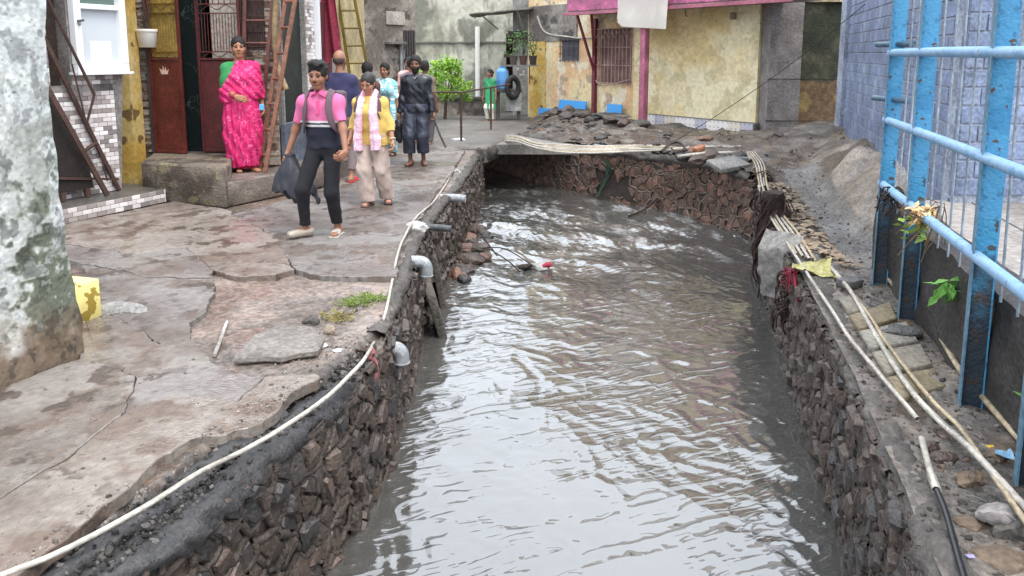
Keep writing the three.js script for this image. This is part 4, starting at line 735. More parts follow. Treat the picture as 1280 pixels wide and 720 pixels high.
{ // white tarp over the awning edge
  const f = FY, a = f.uv(774, 0, 0.86), b = f.uv(837, 0, 0.86), W = b[0] - a[0], g = new THREE.PlaneGeometry(W, 1.25, 30, 30), p = g.attributes.position;
  for (let i = 0; i < p.count; i++) { const x = p.getX(i), y = p.getY(i), u = x / W + 0.5, low = sst(0.3, -0.62, y); p.setXYZ(i, x + 0.04 * fbm(y * 2, u * 3, 2, 2), y + (y < -0.5 ? (u < 0.12 ? 0.10 * (1 - u / 0.12) : 0) - 0.10 * u : 0), 0.03 * Math.sin(u * 9 + y) * low + 0.05 * fbm(u * 6, y * 1.5, 4, 3)); }
  g.computeVertexNormals();
  const t = thing('white_tarp', 'translucent white plastic sheet hanging over the pink awning', 'tarp', f.at((a[0] + b[0]) / 2, 0, 0.90), f.turn); g.translate(0, 2.42 + 0.62, 0);
  mesh('sheet', g, new THREE.MeshPhysicalMaterial({ color: S(226, 220, 210), roughness: 0.9, transmission: 0.35, thickness: 0, side: THREE.DoubleSide }), t);
}
{ // blue panels and stacked slabs at the foot of the wall
  const f = FY, pb = mat(66, 150, 214, 0.5, { tx: null, bump: 0.002 });
  for (const [x0, y0, x1, y1, l] of [[672, 138, 699, 154, 'small blue plastic panel beside the yellow corner pillar'], [697, 128, 731, 151, 'larger blue plastic panel leaning on the peach wall'], [757, 132, 776, 146, 'blue plastic panel half hidden behind stacked slabs']]) {
    const a = f.uv(x0, y1, 0.2), b = f.uv(x1, y0, 0.2), t = thing('blue_board', l, 'panel', f.at((a[0] + b[0]) / 2, 0.12, 0.22), f.turn), hh = b[1] - 0.1;
    mesh('sheet', rb(b[0] - a[0], hh, 0.03, 0.008, 0, hh / 2, -0.05, 0, 0, -0.12), pb, t);
  }
  for (let i = 0; i < 9; i++) {
    const u = f.uv(pick([700, 715, 735, 752, 768, 782]), 150, 0.9)[0], y = 0.20 + 0.055 * i - (i > 5 ? 0.2 : 0);
    tag(mesh('stone_slab', boulder(rnd(0.25, 0.5), 0.035, rnd(0.15, 0.25), i * 3 + 2, 1, 0.3), pick([M.concreteD, M.concrete, M.stone[5]]), scene, f.at(u, y - 0.04, rnd(0.7, 1.1))), 'rough grey stone slab piled before the peach wall', 'slab', 'grey slabs piled before the peach wall');
  }
  for (let i = 0; i < 14; i++) { const u = f.uv(690 + i * 8.2, 160, 1.2)[0], q = f.at(u, 0, rnd(1.0, 1.5)); q.y = bankY(q.x, -q.z) + 0.05; tag(mesh('rubble_stone', boulder(rnd(0.12, 0.26), rnd(0.08, 0.15), rnd(0.1, 0.2), i * 5 + 1, 1, 0.35), pick(M.stone.concat([M.concreteD])), scene, q), 'rough stone in the rubble bank before the peach wall', 'stone', 'rubble before the peach wall'); }
  for (let i = 0; i < 30; i++) { const c = curveOf(BB), u = rnd(0.4, 8), [x, d] = c.at(u, 0.15 + rnd(1.9) * rnd()), q = v3(x, bankY(x, d) + 0.02, -d); tag(mesh('rubble_stone', boulder(rnd(0.05, 0.16), rnd(0.03, 0.08), rnd(0.05, 0.13), i * 5 + 1, 1, 0.4), pick(M.stone.concat([M.concreteD, M.concrete, M.redstone[0]])), scene, q), 'loose broken stone on the ground above the red-brown wall', 'stone', 'loose stones above the red-brown wall'); }
  // slab of broken concrete and a grey pipe stub by the canal corner
  const s = P(910, 205, 0.1); tag(mesh('concrete_slab', rough(rb(0.55, 0.07, 0.4, 0.01, 0, 0, 0, 0.4, 0.1, 0.25), 0.03, 8), mat(166, 162, 156, 0.8, { bump: 0.01 }), scene, s), 'tilted broken concrete slab beside grey pipe stub', 'slab');
  const a = P(905, 200, 0.12), b = P(934, 200, 0.10); tag(mesh('pipe_stub', [bar(a, b, 0.055, 14)], mat(128, 142, 152, 0.4)), 'short blue-grey pipe stub lying beyond the canal corner', 'pipe');
  tag(mesh('orange_brick', rough(rb(0.2, 0.1, 0.12, 0.02, 0, 0, 0, 0.6, 0.3), 0.02, 9), mat(206, 140, 104, 0.8), scene, P(874, 186, 0.2)), 'broken orange brick lying on the pipes', 'brick');
  for (let i = 0; i < 5; i++) { const q = P(855 + i * 17, 196 + (i % 2) * 5, 0.08); tag(mesh('rubble_stone', boulder(0.16, 0.09, 0.12, i * 7 + 3, 1, 0.35), pick(M.stone), scene, q), 'brown broken stone on the coping beside the pipes', 'stone', 'broken stones by the canal corner'); }
}
{ // potted plants on the wall shelf
  const c = D(655, 82, 21.0), g = thing('wall_shelf', 'thin wall shelf with bracket at the yellow corner', 'shelf', c);
  mesh('shelf_board', bx(0.85, 0.04, 0.3, -0.05, 0, 0), M.concrete, g); mesh('bracket', beam(v3(0.15, -0.02, 0), v3(0.15, -0.5, -0.1), 0.03, 0.03), mat(190, 130, 70, 0.6), g);
  for (let i = 0; i < 3; i++) {
    const t = thing('potted_plant', ['bushy green plant in grey pot on the wall shelf', 'leafy plant in brown pot on the wall shelf', 'small plant in dark pot at the shelf end'][i], 'plant', c.clone().add(v3(-0.28 + i * 0.26, 0.02, 0)));
    mesh('pot', new THREE.LatheGeometry([[0, 0], [0.08, 0], [0.11, 0.22], [0.12, 0.22], [0.12, 0.25], [0.1, 0.25], [0, 0.2]].map(q => new THREE.Vector2(...q)), 14), [mat(120, 110, 104, 0.8), mat(134, 100, 84, 0.8), mat(90, 82, 78, 0.8)][i], t);
    mesh('foliage', leaves(i < 2 ? 150 : 60, q => { const a = rnd(6.28), r = Math.sqrt(rnd()) * (i < 2 ? 0.30 : 0.15), y = 0.28 + rnd(i < 2 ? 0.62 : 0.3); return v3(Math.cos(a) * r, y, Math.sin(a) * r * 0.6); }, 0.05), leafMat(86, 128, 58), t);
    mesh('stem', [0, 1, 2].map(j => bar(v3(0, 0.2, 0), v3(rnd(-0.12, 0.12), 0.7, rnd(-0.08, 0.08)), 0.01, 5)), mat(90, 80, 50, 0.9), t);
  }
}
function leafMat(r, g, b) { return new THREE.MeshPhysicalMaterial({ color: S(r, g, b), roughness: 0.8, transmission: 0.25, thickness: 0, side: THREE.DoubleSide }); }
function leaves(n, where, size, droop = 0.3, aspect = 0.42) {
  const pos = [], q = new THREE.Quaternion(), e = new THREE.Euler(), pts = [[0, 0, 0], [0.5, aspect, 0.06], [1, 0, -0.06], [0.5, -aspect, 0.06]];
  for (let i = 0; i < n; i++) { const c = where(i), s = size * rnd(0.6, 1.4); e.set(rnd(-1, 1), rnd(6.28), rnd(-droop - 0.6, 0.7)); q.setFromEuler(e); const w = pts.map(p => v3(p[0] * s, p[2] * s, p[1] * s).applyQuaternion(q).add(c)); for (const k of [0, 1, 2, 0, 2, 3]) pos.push(w[k].x, w[k].y, w[k].z); }
  const g = new THREE.BufferGeometry(); g.setAttribute('position', new THREE.Float32BufferAttribute(pos, 3)); g.computeVertexNormals(); return g;
}
{ // the bright green bush in the yard
  const c = P(556, 142, 0), g = thing('green_bush', 'bright green leafy bush by the low wall across the yard', 'bush', V(-1.85, 0, 21.2));
  mesh('trunk', [bar(v3(0, 0, 0), v3(0.05, 0.7, 0), 0.05, 7, 0.035), ...Array.from({ length: 10 }, () => bar(v3(0.04, rnd(0.5, 0.75), 0), v3(rnd(-0.55, 0.55), rnd(1.0, 1.7), rnd(-0.4, 0.4)), 0.014, 5))], mat(96, 78, 58, 0.9), g);
  const cl = Array.from({ length: 26 }, () => { const a = rnd(6.28), r = Math.sqrt(rnd()) * 0.62; return [Math.cos(a) * r, rnd(0.75, 1.72) - 0.35 * r, Math.sin(a) * r * 0.8, rnd(0.12, 0.26)]; });
  for (let k = 0; k < 2; k++) mesh('crown', leaves(2300, i => { const b = pick(cl); return v3(b[0] + rnd(-1, 1) * b[3], b[1] + rnd(-1, 1) * b[3] * 0.7, b[2] + rnd(-1, 1) * b[3]); }, 0.055), k ? leafMat(150, 186, 62) : leafMat(112, 158, 48), g);
}
{ // thin dark railing by the culvert
  const g = thing('pipe_railing', 'thin dark pipe railing at the edge of the culvert deck', 'railing', V(-0.95, 0, 17.0));
  const o = v3(0.95, 0, 17.0), a = V(-1.05, 0, 15.9), b = V(-0.5, 0, 18.3), c = V(-0.05, 0, 20.2), l = (p, y) => p.clone().setY(y).add(o), A = V(-1.55, 0, 16.0);
  mesh('post', bar(l(a, 0), l(a, 1.02), 0.024), M.rust, g); mesh('post', bar(l(b, 0), l(b, 1.02), 0.024), M.rust, g);
  mesh('rail', [bar(l(A, 1.02), l(a, 1.02), 0.02), bar(l(a, 1.02), l(b, 1.02), 0.02), bar(l(b, 1.02), l(c, 1.02), 0.02)], M.rust, g);
  tag(mesh('white_rag', rough(bx(0.25, 0.05, 0.18, 0, 0, 0, 0.4), 0.05, 9), M.white, scene, P(573, 175, 0.02)), 'crumpled white rag at the railing foot', 'rag');
}
// ---------------------------------------------------------------- blue brick house
{
  const corner = [3.78, 6.6], far = [5.75, 13.4], f = frame(far[0], far[1], 3.73, 6.43), fr = frame(3.742,  corner[1] - 0.17, corner[0] + 2.6, corner[1] - 0.17);
  const BR = [[152, 169, 205], [159, 175, 208], [147, 165, 202], [164, 179, 210], [154, 170, 202]].map(c => mat(...c, 0.6, { bump: 0.0025 })), bed = mat(196, 205, 224, 0.75, { bump: 0.004 });
  const h = thing('blue_brick_house', 'pale blue painted brick house behind the blue fence', 'house', V(corner[0], 0, corner[1]));
  const sub = (F, name) => { const g = new THREE.Group(); g.name = name; g.position.copy(F.origin).sub(h.position); g.rotation.y = F.turn; h.add(g); return g; };
  const side = sub(f, 'side_wall'), front = sub(fr, 'front_wall');
  mesh('mortar', bx(f.len - 0.07, 4.6, 0.2, f.len / 2 - 0.035, 2.2, -0.10), bed, side); mesh('mortar', bx(fr.len, 4.6, 0.2, fr.len / 2 + 0.0, 2.2, -0.10 - 0.001), bed, front);  // walls carried higher out of view so the water reflects darker here
  const CH = 0.152, BL = 0.30;
  function lay(F, parent, L, y0, y1) {
    const rest = [];
    for (let j = 0, y = y0; y < y1; y += CH, j++) for (let u = (j % 2 ? -0.15 : 0); u < L; u += BL) {
      const a = Math.max(u, 0), b = Math.min(u + BL, L) - 0.016; if (b - a < 0.03) continue;
      const p = F.at((a + b) / 2, y, 0), d = -p.z, top = 1.75 + d * 0.075;
      const g = bx(b - a, CH - 0.014, 0.02, (a + b) / 2, y + CH / 2, 0.008 + rnd(-0.002, 0.003));
      if (y < top) mesh('brick', rb(b - a, CH - 0.018, 0.02, 0.004, (a + b) / 2, y + CH / 2, 0.002 + rnd(-0.002, 0.003), 0, rnd(-0.006, 0.006)), pick(BR), parent); else rest.push(g);
    }
    if (rest.length) mesh('brick', rest, BR[0], parent).userData.kind = 'stuff';
  }
  lay(f, side, f.len, 0.45, 3.0); lay(fr, front, fr.len, 0.62, 3.0);
  mesh('roof', [extr([[-0.2, -0.25], [2.8, -0.25], [4.6, 7.2], [1.8, 7.2]], 4.5, 4.64)], M.concreteD, h);
  mesh('end_wall', bx(2.4, 4.6, 0.2, far[0] - corner[0] + 1.1, 2.2, -(far[1] - corner[1])), bed, h);
}
const fx = d => edgeR(d) + 0.53;
{ // raised pavement behind the fence, with its dark kerb wall
  const g = thing('raised_pavement', 'raised concrete pavement with dark kerb wall behind the fence', 'pavement', V(fx(0.4) + 0.1, 0, 0.4));
  const loc = a => a.map(([x, d]) => [x - g.position.x, d + g.position.z]), e = 0.10;
  mesh('paving', extr(loc([[fx(0.4) + e + 0.22, 0.4], [7, 0.4], [7, 6.62], [fx(6.35) + e + 0.22, 6.55]]), -0.2, 0.56, 0.004), mat(178, 172, 168, 0.7, { tx: T.conc, bump: 0.004 }), g);
  mesh('paving_joint', [0.9, 1.7].map(k => beam(v3(k, 0.5615, -0.3), v3(k + 1.4, 0.5615, -6.1), 0.012, 0.004)), M.concreteD, g);
  mesh('kerb_wall', rough(new THREE.BoxGeometry(0.24, 0.84, 6.2, 4, 14, 90).rotateY(-Math.atan(0.243)).translate(edgeR(3.4) + 0.53 + e + 0.1 - g.position.x, 0.2, -3.4 - g.position.z), 0.035, 4), mat(74, 70, 68, 0.6, { bump: 0.02, bt: T.lumps }), g);
}
T.blue = tex(512, 0.9, (s, t) => { const a = pf(s, t, 6, 301, 5), b = pf(s, t, 26, 303, 4); let k = mixc([56, 126, 168], [70, 140, 180], sst(0.4, 0.62, a)); k = mixc(k, [48, 100, 132], 0.6 * sst(0.70, 0.74, b)); k = mixc(k, [84, 62, 52], 0.9 * sst(0.73, 0.76, pf(s, t, 26, 307, 4))); return k; });
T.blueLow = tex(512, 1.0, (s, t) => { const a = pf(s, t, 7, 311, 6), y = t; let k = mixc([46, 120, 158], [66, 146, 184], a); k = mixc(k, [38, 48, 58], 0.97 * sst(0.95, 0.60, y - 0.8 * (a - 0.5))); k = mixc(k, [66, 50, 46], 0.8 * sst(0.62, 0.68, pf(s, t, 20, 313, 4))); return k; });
T.rail = tex(256, 0.6, (s, t) => { const a = pf(s, t, 12, 321, 5); let k = mixc([112, 150, 184], [140, 170, 196], a); k = mixc(k, [92, 138, 176], 0.55 * sst(0.5, 0.7, pf(s, t, 9, 323, 4))); k = mixc(k, [110, 92, 84], 0.7 * sst(0.75, 0.78, pf(s, t, 22, 327, 3))); return k; });
{
  const g = thing('blue_fence', 'blue painted steel fence of heavy posts, pipe rails and thin rods', 'fence', V(fx(3.69), 0, 3.69)), o = g.position, l = v => v.clone().sub(o);
  const pm = mat(255, 255, 255, 0.5, { tx: T.blue, bump: 0.004 }), pl = mat(255, 255, 255, 0.55, { tx: T.blueLow, bump: 0.006 }), edge = mat(122, 168, 196, 0.5), rm = mat(255, 255, 255, 0.45, { tx: T.rail, bump: 0.003 }), rod = mat(176, 190, 204, 0.5, { metalness: 0.15 });
  const posts = [[5.94], [5.09], [3.77], [3.02], [1.5]];
  for (const [d] of posts) {
    const b = l(V(fx(d), 0, d)), p = new THREE.Group(); p.name = 'post'; p.position.copy(b); p.rotation.y = -0.42; g.add(p);
    mesh('post_foot', [bx(0.095, 1.10, 0.012, 0, 0.45, 0)], pl, p); mesh('web', bx(0.095, 2.0, 0.0125, 0, 1.995, 0), pm, p);
    mesh('flange', [bx(0.008, 3.0, 0.075, -0.0515, 1.45, 0.01)], edge, p); mesh('flange', [bx(0.008, 3.0, 0.06, 0.0515, 1.45, -0.024)], pm, p);
  }
  for (const y of [0.80, 1.30, 1.815]) mesh('rail', [tube([l(V(fx(6.0) - 0.03, y, 6.0)), l(V(fx(4.5) - 0.04, y + 0.004, 4.5)), l(V(fx(3) - 0.035, y - 0.003, 3)), l(V(fx(0.8) - 0.03, y, 0.8))], y < 1 ? 0.031 : 0.030, 60, 14)], rm, g);
  mesh('rail_end', [0.80, 1.30, 1.815].map(y => new THREE.SphereGeometry(0.031, 10, 8).translate(...l(V(fx(6.0) - 0.03, y, 6.0)).toArray())), rm, g);
  for (const y of [1.46, 1.88]) mesh('spur_rail', bar(l(V(fx(5.9) - 0.02, y, 6.2)), l(V(fx(5.2) + 0.22, y, 5.75)), 0.022, 10), mat(96, 128, 152, 0.5), g);
  for (let d = 1.5; d < 6.0; d += 0.21) { if (posts.some(([q]) => Math.abs(q - d) < 0.07)) continue; const t = rnd(-0.06, 0.06); mesh('rod', bar(l(V(fx(d) + 0.035, 0.62, d)), l(V(fx(d + t) + 0.03 + rnd(-0.01, 0.01), 2.7, d + t)), 0.0065, 6), rod, g); }
  // wilted marigolds caught on the rail
  const f0 = V(fx(4.72) - 0.05, 0.80, 4.72), fl = thing('wilted_flowers', 'wilted orange and cream flowers tangled on the lower rail', 'flowers', f0);
  mesh('petals', leaves(260, () => { const a = rnd(6.28), r = Math.sqrt(rnd()) * 0.075; return v3(Math.cos(a) * r, rnd(-0.03, 0.06), Math.sin(a) * r); }, 0.045, 0.3, 0.22), leafMat(216, 186, 138), fl);
  mesh('leaf', leaves(24, () => v3(rnd(-0.14, 0.06), rnd(-0.14, 0.0), rnd(-0.06, 0.06)), 0.06), leafMat(130, 160, 60), fl);
  mesh('dry_stem', Array.from({ length: 26 }, () => { const a = rnd(6.28); return tube([v3(rnd(-0.03, 0.03), 0, rnd(-0.03, 0.03)), v3(Math.cos(a) * 0.12, rnd(-0.10, 0.12), Math.sin(a) * 0.1), v3(Math.cos(a + 0.6) * 0.2, rnd(-0.26, 0.12), Math.sin(a) * 0.12)], 0.0035, 8, 4); }), mat(120, 98, 70, 0.9), fl);
  const n0 = V(fx(5.62) - 0.03, 0.78, 5.62), nt = thing('debris_tangle', 'clump of dark twigs and weed caught on the rail between posts', 'debris', n0);
  mesh('twigs', Array.from({ length: 46 }, () => { const a = rnd(6.28), r = rnd(0.05, 0.13); return tube([v3(rnd(-0.03, 0.03), rnd(-0.03, 0.05), rnd(-0.03, 0.03)), v3(Math.cos(a) * r * 0.6, rnd(-0.08, 0.06), Math.sin(a) * r * 0.6), v3(Math.cos(a + 1) * r, rnd(-0.2, 0.04), Math.sin(a + 1) * r)], rnd(0.003, 0.007), 7, 4); }), mat(62, 50, 44, 0.9), nt);
  // weeds on the kerb wall
  for (const [px, py, s, lab] of [[1190, 362, 1, 'leafy green weed growing from the dark kerb wall'], [1250, 452, 0.45, 'tiny weed on the dark kerb wall below the rail']]) {
    const d = s === 1 ? 4.3 : 3.1, w = thing('wall_weed', lab, 'weed', V(fx(d) + 0.045, s === 1 ? 0.47 : 0.36, d));
    mesh('leaf', leaves(Math.round(30 * s), () => v3(-0.02 - rnd(0.05), rnd(-0.05, 0.06) * s, rnd(-0.08, 0.08) * s), 0.085 * s, 0.7, 0.24), leafMat(96, 150, 62), w); mesh('stem', [bar(v3(0.04, -0.03, 0), v3(-0.04, 0.03, 0.02), 0.005, 5), bar(v3(0.04, -0.03, 0), v3(-0.05, -0.02, -0.04), 0.005, 5)], mat(90, 110, 50, 0.9), w);
  }
}
// ---------------------------------------------------------------- pipes, cables, pavers and litter on the fence side
{
  const onBank = (px, py, up = 0.02) => { let p = P(px, py, 0.0); for (let i = 0; i < 4; i++) p = P(px, py, bankY(p.x, -p.z) + up); return p; };
  const pipe = (name, pts, r, m, label, up = r + 0.03) => tag(mesh(name, [tube(pts.map(([x, y, u]) => onBank(x, y, u ?? up)), r, 70, 10)], m), label, 'pipe');
  pipe('pvc_pipe', [[948, 232, 0.06], [962, 268, 0.05], [985, 305, 0.05], [1008, 340], [1038, 385], [1062, 422], [1095, 462], [1122, 494], [1147, 524]], 0.0125, M.pvc, 'thin white conduit running along the canal edge to a broken end');
  pipe('pvc_pipe', [[1032, 326], [1062, 362], [1085, 402], [1112, 448], [1142, 492], [1170, 522, 0.07], [1212, 560, 0.10], [1252, 602, 0.10], [1300, 655, 0.08]], 0.015, M.pvc, 'long thick white pipe crossing the pavers below the fence');
  pipe('pvc_pipe', [[1046, 345], [1082, 388], [1106, 425], [1136, 465], [1170, 506, 0.06], [1198, 532, 0.08], [1222, 566, 0.10], [1254, 612, 0.09], [1290, 664, 0.08]], 0.0115, M.cream, 'thin cream pipe running beside the thick white pipe');
  pipe('pvc_pipe', [[1152, 548], [1160, 580], [1170, 612]], 0.014, M.pvc, 'short white pipe ending in a black hose');
  pipe('black_hose', [[1169, 608], [1182, 640], [1196, 690], [1212, 745]], 0.0125, M.pvcB, 'black hose joined to the short white pipe');
  tag(mesh('pipe_socket', [bar(onBank(1164, 594, 0.02), onBank(1171, 613, 0.02), 0.019, 12)], M.pvc), 'white socket joining the short pipe and black hose', 'socket');
  pipe('pvc_pipe', [[1103, 338, 0.05], [1113, 352, 0.04], [1126, 366, 0.03]], 0.016, M.cream, 'bent cream pipe stub behind the far fence posts');
  pipe('pvc_pipe', [[1146, 378, 0.06], [1170, 412, 0.05], [1200, 462, 0.05], [1240, 510, 0.04], [1290, 566, 0.04]], 0.016, M.cream, 'cream pipe running behind the fence posts along the kerb');
  for (let k = 0; k < 4; k++) pipe('conduit', [[934 + k * 3, 190, 0.12], [944 + k * 3.5, 205, 0.1], [950 + k * 3, 232, 0.05 + 0.02 * (k % 2)], [962 + k * 4, 262, 0.04 + 0.02 * (k & 1)], [978 + k * 6, 290, 0.04], [996 + k * 8, 318 + k * 3, 0.03]], 0.013, k % 3 ? M.pvc : M.cream, ['white conduit dropping round the canal corner beside debris', 'white conduit bending round the canal corner, second in its bundle', 'white conduit bending round the canal corner, third in its bundle', 'cream conduit at the outer side of the corner bundle'][k]);
  // the bundle on the back wall
  for (let k = 0; k < 6; k++) {
    const s = k * 1.8, pts = [[624, 161 + s * 0.5], [645, 170 + s * 0.8], [668, 178 + s * 0.7], [700, 181 + s], [740, 183 + s * 0.9], [790, 182 + s * 0.8], [835, 183 + s * 0.5], [838 + 24 * (k % 3), 186]].map(([x, y], i) => i ? P(x, y, 0.10 + 0.02 * (k % 2)) : P(x - 4, y - 2, 0.1).setY(-0.12));
    tag(mesh('conduit', [tube(pts, 0.019, 80, 7)], k % 3 === 1 ? M.cream : M.pvc), 'one of six white conduits bundled along the red-brown stone wall', 'conduit', 'conduit bundle on the red-brown wall');
  }
  tag(mesh('pvc_pipe', [tube([[840, 187], [880, 184], [930, 183], [952, 172], [958, 165]].map(([x, y]) => P(x, y, 0.17)), 0.03, 40, 9)], M.pvc), 'white pipe along the tiled skirting of the yellow house', 'pipe');
  tag(mesh('pvc_pipe', [tube([[845, 196], [880, 192], [915, 191], [932, 190], [940, 200]].map(([x, y]) => P(x, y, 0.13)), 0.03, 40, 9)], M.pvc), 'white pipe bending down at the canal corner', 'pipe');
  tag(mesh('black_hose', [tube([[826, 190], [838, 180], [848, 178], [856, 186], [842, 192]].map(([x, y]) => P(x, y, 0.2)), 0.025, 40, 7)], M.pvcB), 'looped black hose among the white conduits', 'hose');
  // concrete pavers, each a thing
  const pav = [[[1048, 372], [1070, 368], [1088, 385], [1062, 392]], [[1062, 394], [1112, 378], [1122, 398], [1074, 412]], [[1074, 414], [1132, 402], [1148, 426], [1088, 436]], [[1090, 440], [1150, 430], [1166, 456], [1108, 468]], [[1108, 472], [1168, 460], [1186, 482], [1126, 500]]], pm = [mat(166, 157, 140, 0.6, { bump: 0.006 }), mat(158, 142, 112, 0.6, { bump: 0.006 }), mat(172, 166, 154, 0.6, { bump: 0.006 })];
  pav.forEach((q, i) => { const c = q.map(([x, y]) => { const p = P(x, y, 0.03); return [p.x, -p.z]; }), m = c.reduce((a, b) => [a[0] + b[0] / 4, a[1] + b[1] / 4], [0, 0]); const t = extr(c.map(([x, d]) => [x - m[0], d - m[1]]), -0.02, 0.035, 0.008); tag(mesh('paving_slab', rough(t, 0.006, 9, i), pm[i % 3], scene, V(m[0], 0.0, m[1])), ['small pale paver beside the grey block under the pipes', 'cream paver by the foot of the far fence post', 'sand-coloured paver under the white pipes', 'ochre-stained paver beside the round cement patch', 'ochre paver before the gravel patch'][i], 'paver', 'pavers below the fence'); });
  tag(mesh('grey_block', rough(rb(0.16, 0.07, 0.13, 0.01, 0, 0.03, 0, 0.5), 0.008, 9), mat(122, 118, 118, 0.75, { bump: 0.008 }), scene, onBank(1062, 358, 0)), 'small grey cement block by the pale paver', 'block');
  tag(mesh('cement_patch', boulder(0.12, 0.03, 0.10, 12, 2, 0.3), mat(110, 108, 106, 0.8, { bump: 0.02 }), scene, onBank(1127, 414, 0.04)), 'round dried cement patch at the fence post foot', 'cement');
  // mud lumps and sandstone in the near part
  [[1180, 575, 0.06, 0.03, 0.05], [1215, 600, 0.07, 0.035, 0.05], [1246, 570, 0.05, 0.035, 0.05], [1185, 545, 0.06, 0.03, 0.05], [1250, 640, 0.06, 0.03, 0.04], [1255, 700, 0.09, 0.025, 0.08], [1210, 655, 0.06, 0.02, 0.05], [1160, 560, 0.05, 0.03, 0.04], [1270, 665, 0.09, 0.06, 0.06]].forEach(([x, y, a, b, c], i) => tag(mesh('mud_lump', boulder(a, b, c, i * 4 + 7, 2, 0.4), pick([M.concreteD, M.stone[4], mat(138, 118, 98, 0.8, { bump: 0.01 })]), scene, onBank(x, y, 0.0)), 'lump of brown mud and stone between the pipes and kerb', 'lump', 'mud lumps by the near fence post'));
  tag(mesh('grey_cloth', rough(new THREE.SphereGeometry(0.09, 20, 14).scale(1.2, 0.45, 0.8), 0.06, 14), mat(176, 168, 164, 0.9), scene, onBank(1262, 648, 0.03)), 'crumpled grey cloth on the sand by the kerb', 'cloth');
  tag(mesh('blue_wrapper', rough(new THREE.PlaneGeometry(0.07, 0.045, 8, 6).rotateX(-1.3), 0.035, 22), mat(120, 160, 186, 0.4, { tx: null, side: THREE.DoubleSide }), scene, onBank(1260, 567, 0.04)), 'crumpled light blue wrapper against the kerb', 'wrapper');
  tag(mesh('yellow_wrapper', rough(new THREE.PlaneGeometry(0.035, 0.025, 8, 6).rotateX(-1.3), 0.03, 22), mat(216, 178, 60, 0.4, { tx: null, side: THREE.DoubleSide }), scene, onBank(1240, 556, 0.03)), 'small yellow wrapper against the kerb', 'wrapper');
  tag(mesh('purple_wrapper', rough(new THREE.PlaneGeometry(0.03, 0.014, 6, 4).rotateX(-1.3), 0.02, 22), mat(150, 140, 206, 0.4, { tx: null, side: THREE.DoubleSide }), scene, onBank(1214, 692, 0.02)), 'small pale purple wrapper beside the black hose', 'wrapper');
  tag(mesh('yellow_bag', rough(new THREE.PlaneGeometry(0.3, 0.2, 20, 14).rotateX(-1.4), 0.09, 9), mat(214, 206, 132, 0.5, { side: THREE.DoubleSide }), scene, onBank(1020, 336, 0.05)), 'crumpled pale yellow plastic bag at the canal edge', 'bag');
  tag(mesh('dark_leaf', rough(new THREE.PlaneGeometry(0.13, 0.05, 10, 4).rotateX(-1.4), 0.02, 12), mat(84, 82, 74, 0.6, { side: THREE.DoubleSide }), scene, onBank(1180, 526, 0.06)), 'dark scrap of cloth lying across the white pipes', 'scrap');
  // rag, red rope, root tangle hanging on the wall under the fence side
  const rg = V(edgeR(7.1) - 0.05, -0.02, 7.1), rag = new THREE.PlaneGeometry(0.36, 0.62, 24, 34), rp = rag.attributes.position;
  for (let i = 0; i < rp.count; i++) { const x = rp.getX(i), y = rp.getY(i), t = 0.31 - y; rp.setXYZ(i, x * (1 - 0.35 * t) + 0.07 * fbm(x * 5, y * 4, 2, 3), y + 0.06 * fbm(x * 8, y * 2, 7, 2), 0.10 * fbm(x * 6 + 2, y * 3.2, 3, 3) + (y > 0.16 ? -(y - 0.16) * 0.9 : 0)); }
  rag.computeVertexNormals(); rag.rotateY(-0.9).translate(-0.08, -0.16, 0);
  tag(mesh('grey_rag', rag, mat(166, 162, 156, 0.8, { side: THREE.DoubleSide, bump: 0.006, bt: T.lumps }), scene, rg), 'grey plastic rag draped over the canal edge', 'rag');
  const rope = (pts, r, n) => tube(pts, r, n, 5);
  const rr = thing('red_rope', 'frayed red rope hanging down the dark stone wall', 'rope', V(edgeR(6.05), 0, 6.05));
  mesh('strand', Array.from({ length: 5 }, (_, k) => rope([v3(-0.03 + rnd(-0.03, 0.03), 0.0, -0.28), v3(-0.07, -0.16 + rnd(-0.03, 0.03), -0.12), v3(-0.08 + rnd(-0.02, 0.02), -0.33, 0.06), v3(-0.07, -0.42, 0.22 + k * 0.02), v3(-0.05, -0.36 - k * 0.02, 0.34)], 0.008, 40)), mat(196, 42, 74, 0.7), rr);
  mesh('frayed_knot', Array.from({ length: 34 }, () => { const a = rnd(6.28), z = pick([-0.3, -0.3, 0.3]), b = rnd(0.03, 0.11); return rope([v3(-0.04, z > 0 ? -0.36 : -0.02, z), v3(-0.07 + rnd(-0.04, 0.03), (z > 0 ? -0.38 : -0.06) + rnd(-0.07, 0.07), z + b * Math.cos(a)), v3(-0.06 + rnd(-0.05, 0.04), (z > 0 ? -0.42 : -0.1) + rnd(-0.1, 0.08), z + 1.5 * b * Math.sin(a))], 0.004, 9); }), mat(170, 50, 72, 0.8), rr);
  const tangle = (name, at, n, w, h, r, m, label) => tag(mesh(name, Array.from({ length: n }, () => { const a = rnd(6.28), y = rnd(-h, h * 0.35), q = rnd(0.3, 1) * w; return tube([v3(Math.cos(a) * q * 0.4, y + rnd(0.1, 0.25) * h, Math.sin(a) * q * 0.4), v3(Math.cos(a + 0.5) * q, y, Math.sin(a + 0.5) * q), v3(Math.cos(a + rnd(0.6, 1.6)) * q, y - rnd(0.15, 0.5) * h, Math.sin(a + 1) * q)], rnd(0.4, 1) * r, 7, 4); }), m, scene, at), label, 'debris');
  const st0 = V(edgeR(8.35) - 0.03, -0.1, 8.35), stump = thing('tree_stump', 'dark torn stump wrapped in roots at the canal edge', 'stump', st0);
  mesh('trunk', rough(new THREE.CylinderGeometry(0.11, 0.17, 0.85, 14, 12).translate(0.02, -0.02, 0), 0.10, 6), mat(66, 50, 44, 0.9, { bump: 0.03, bt: T.lumps }), stump);
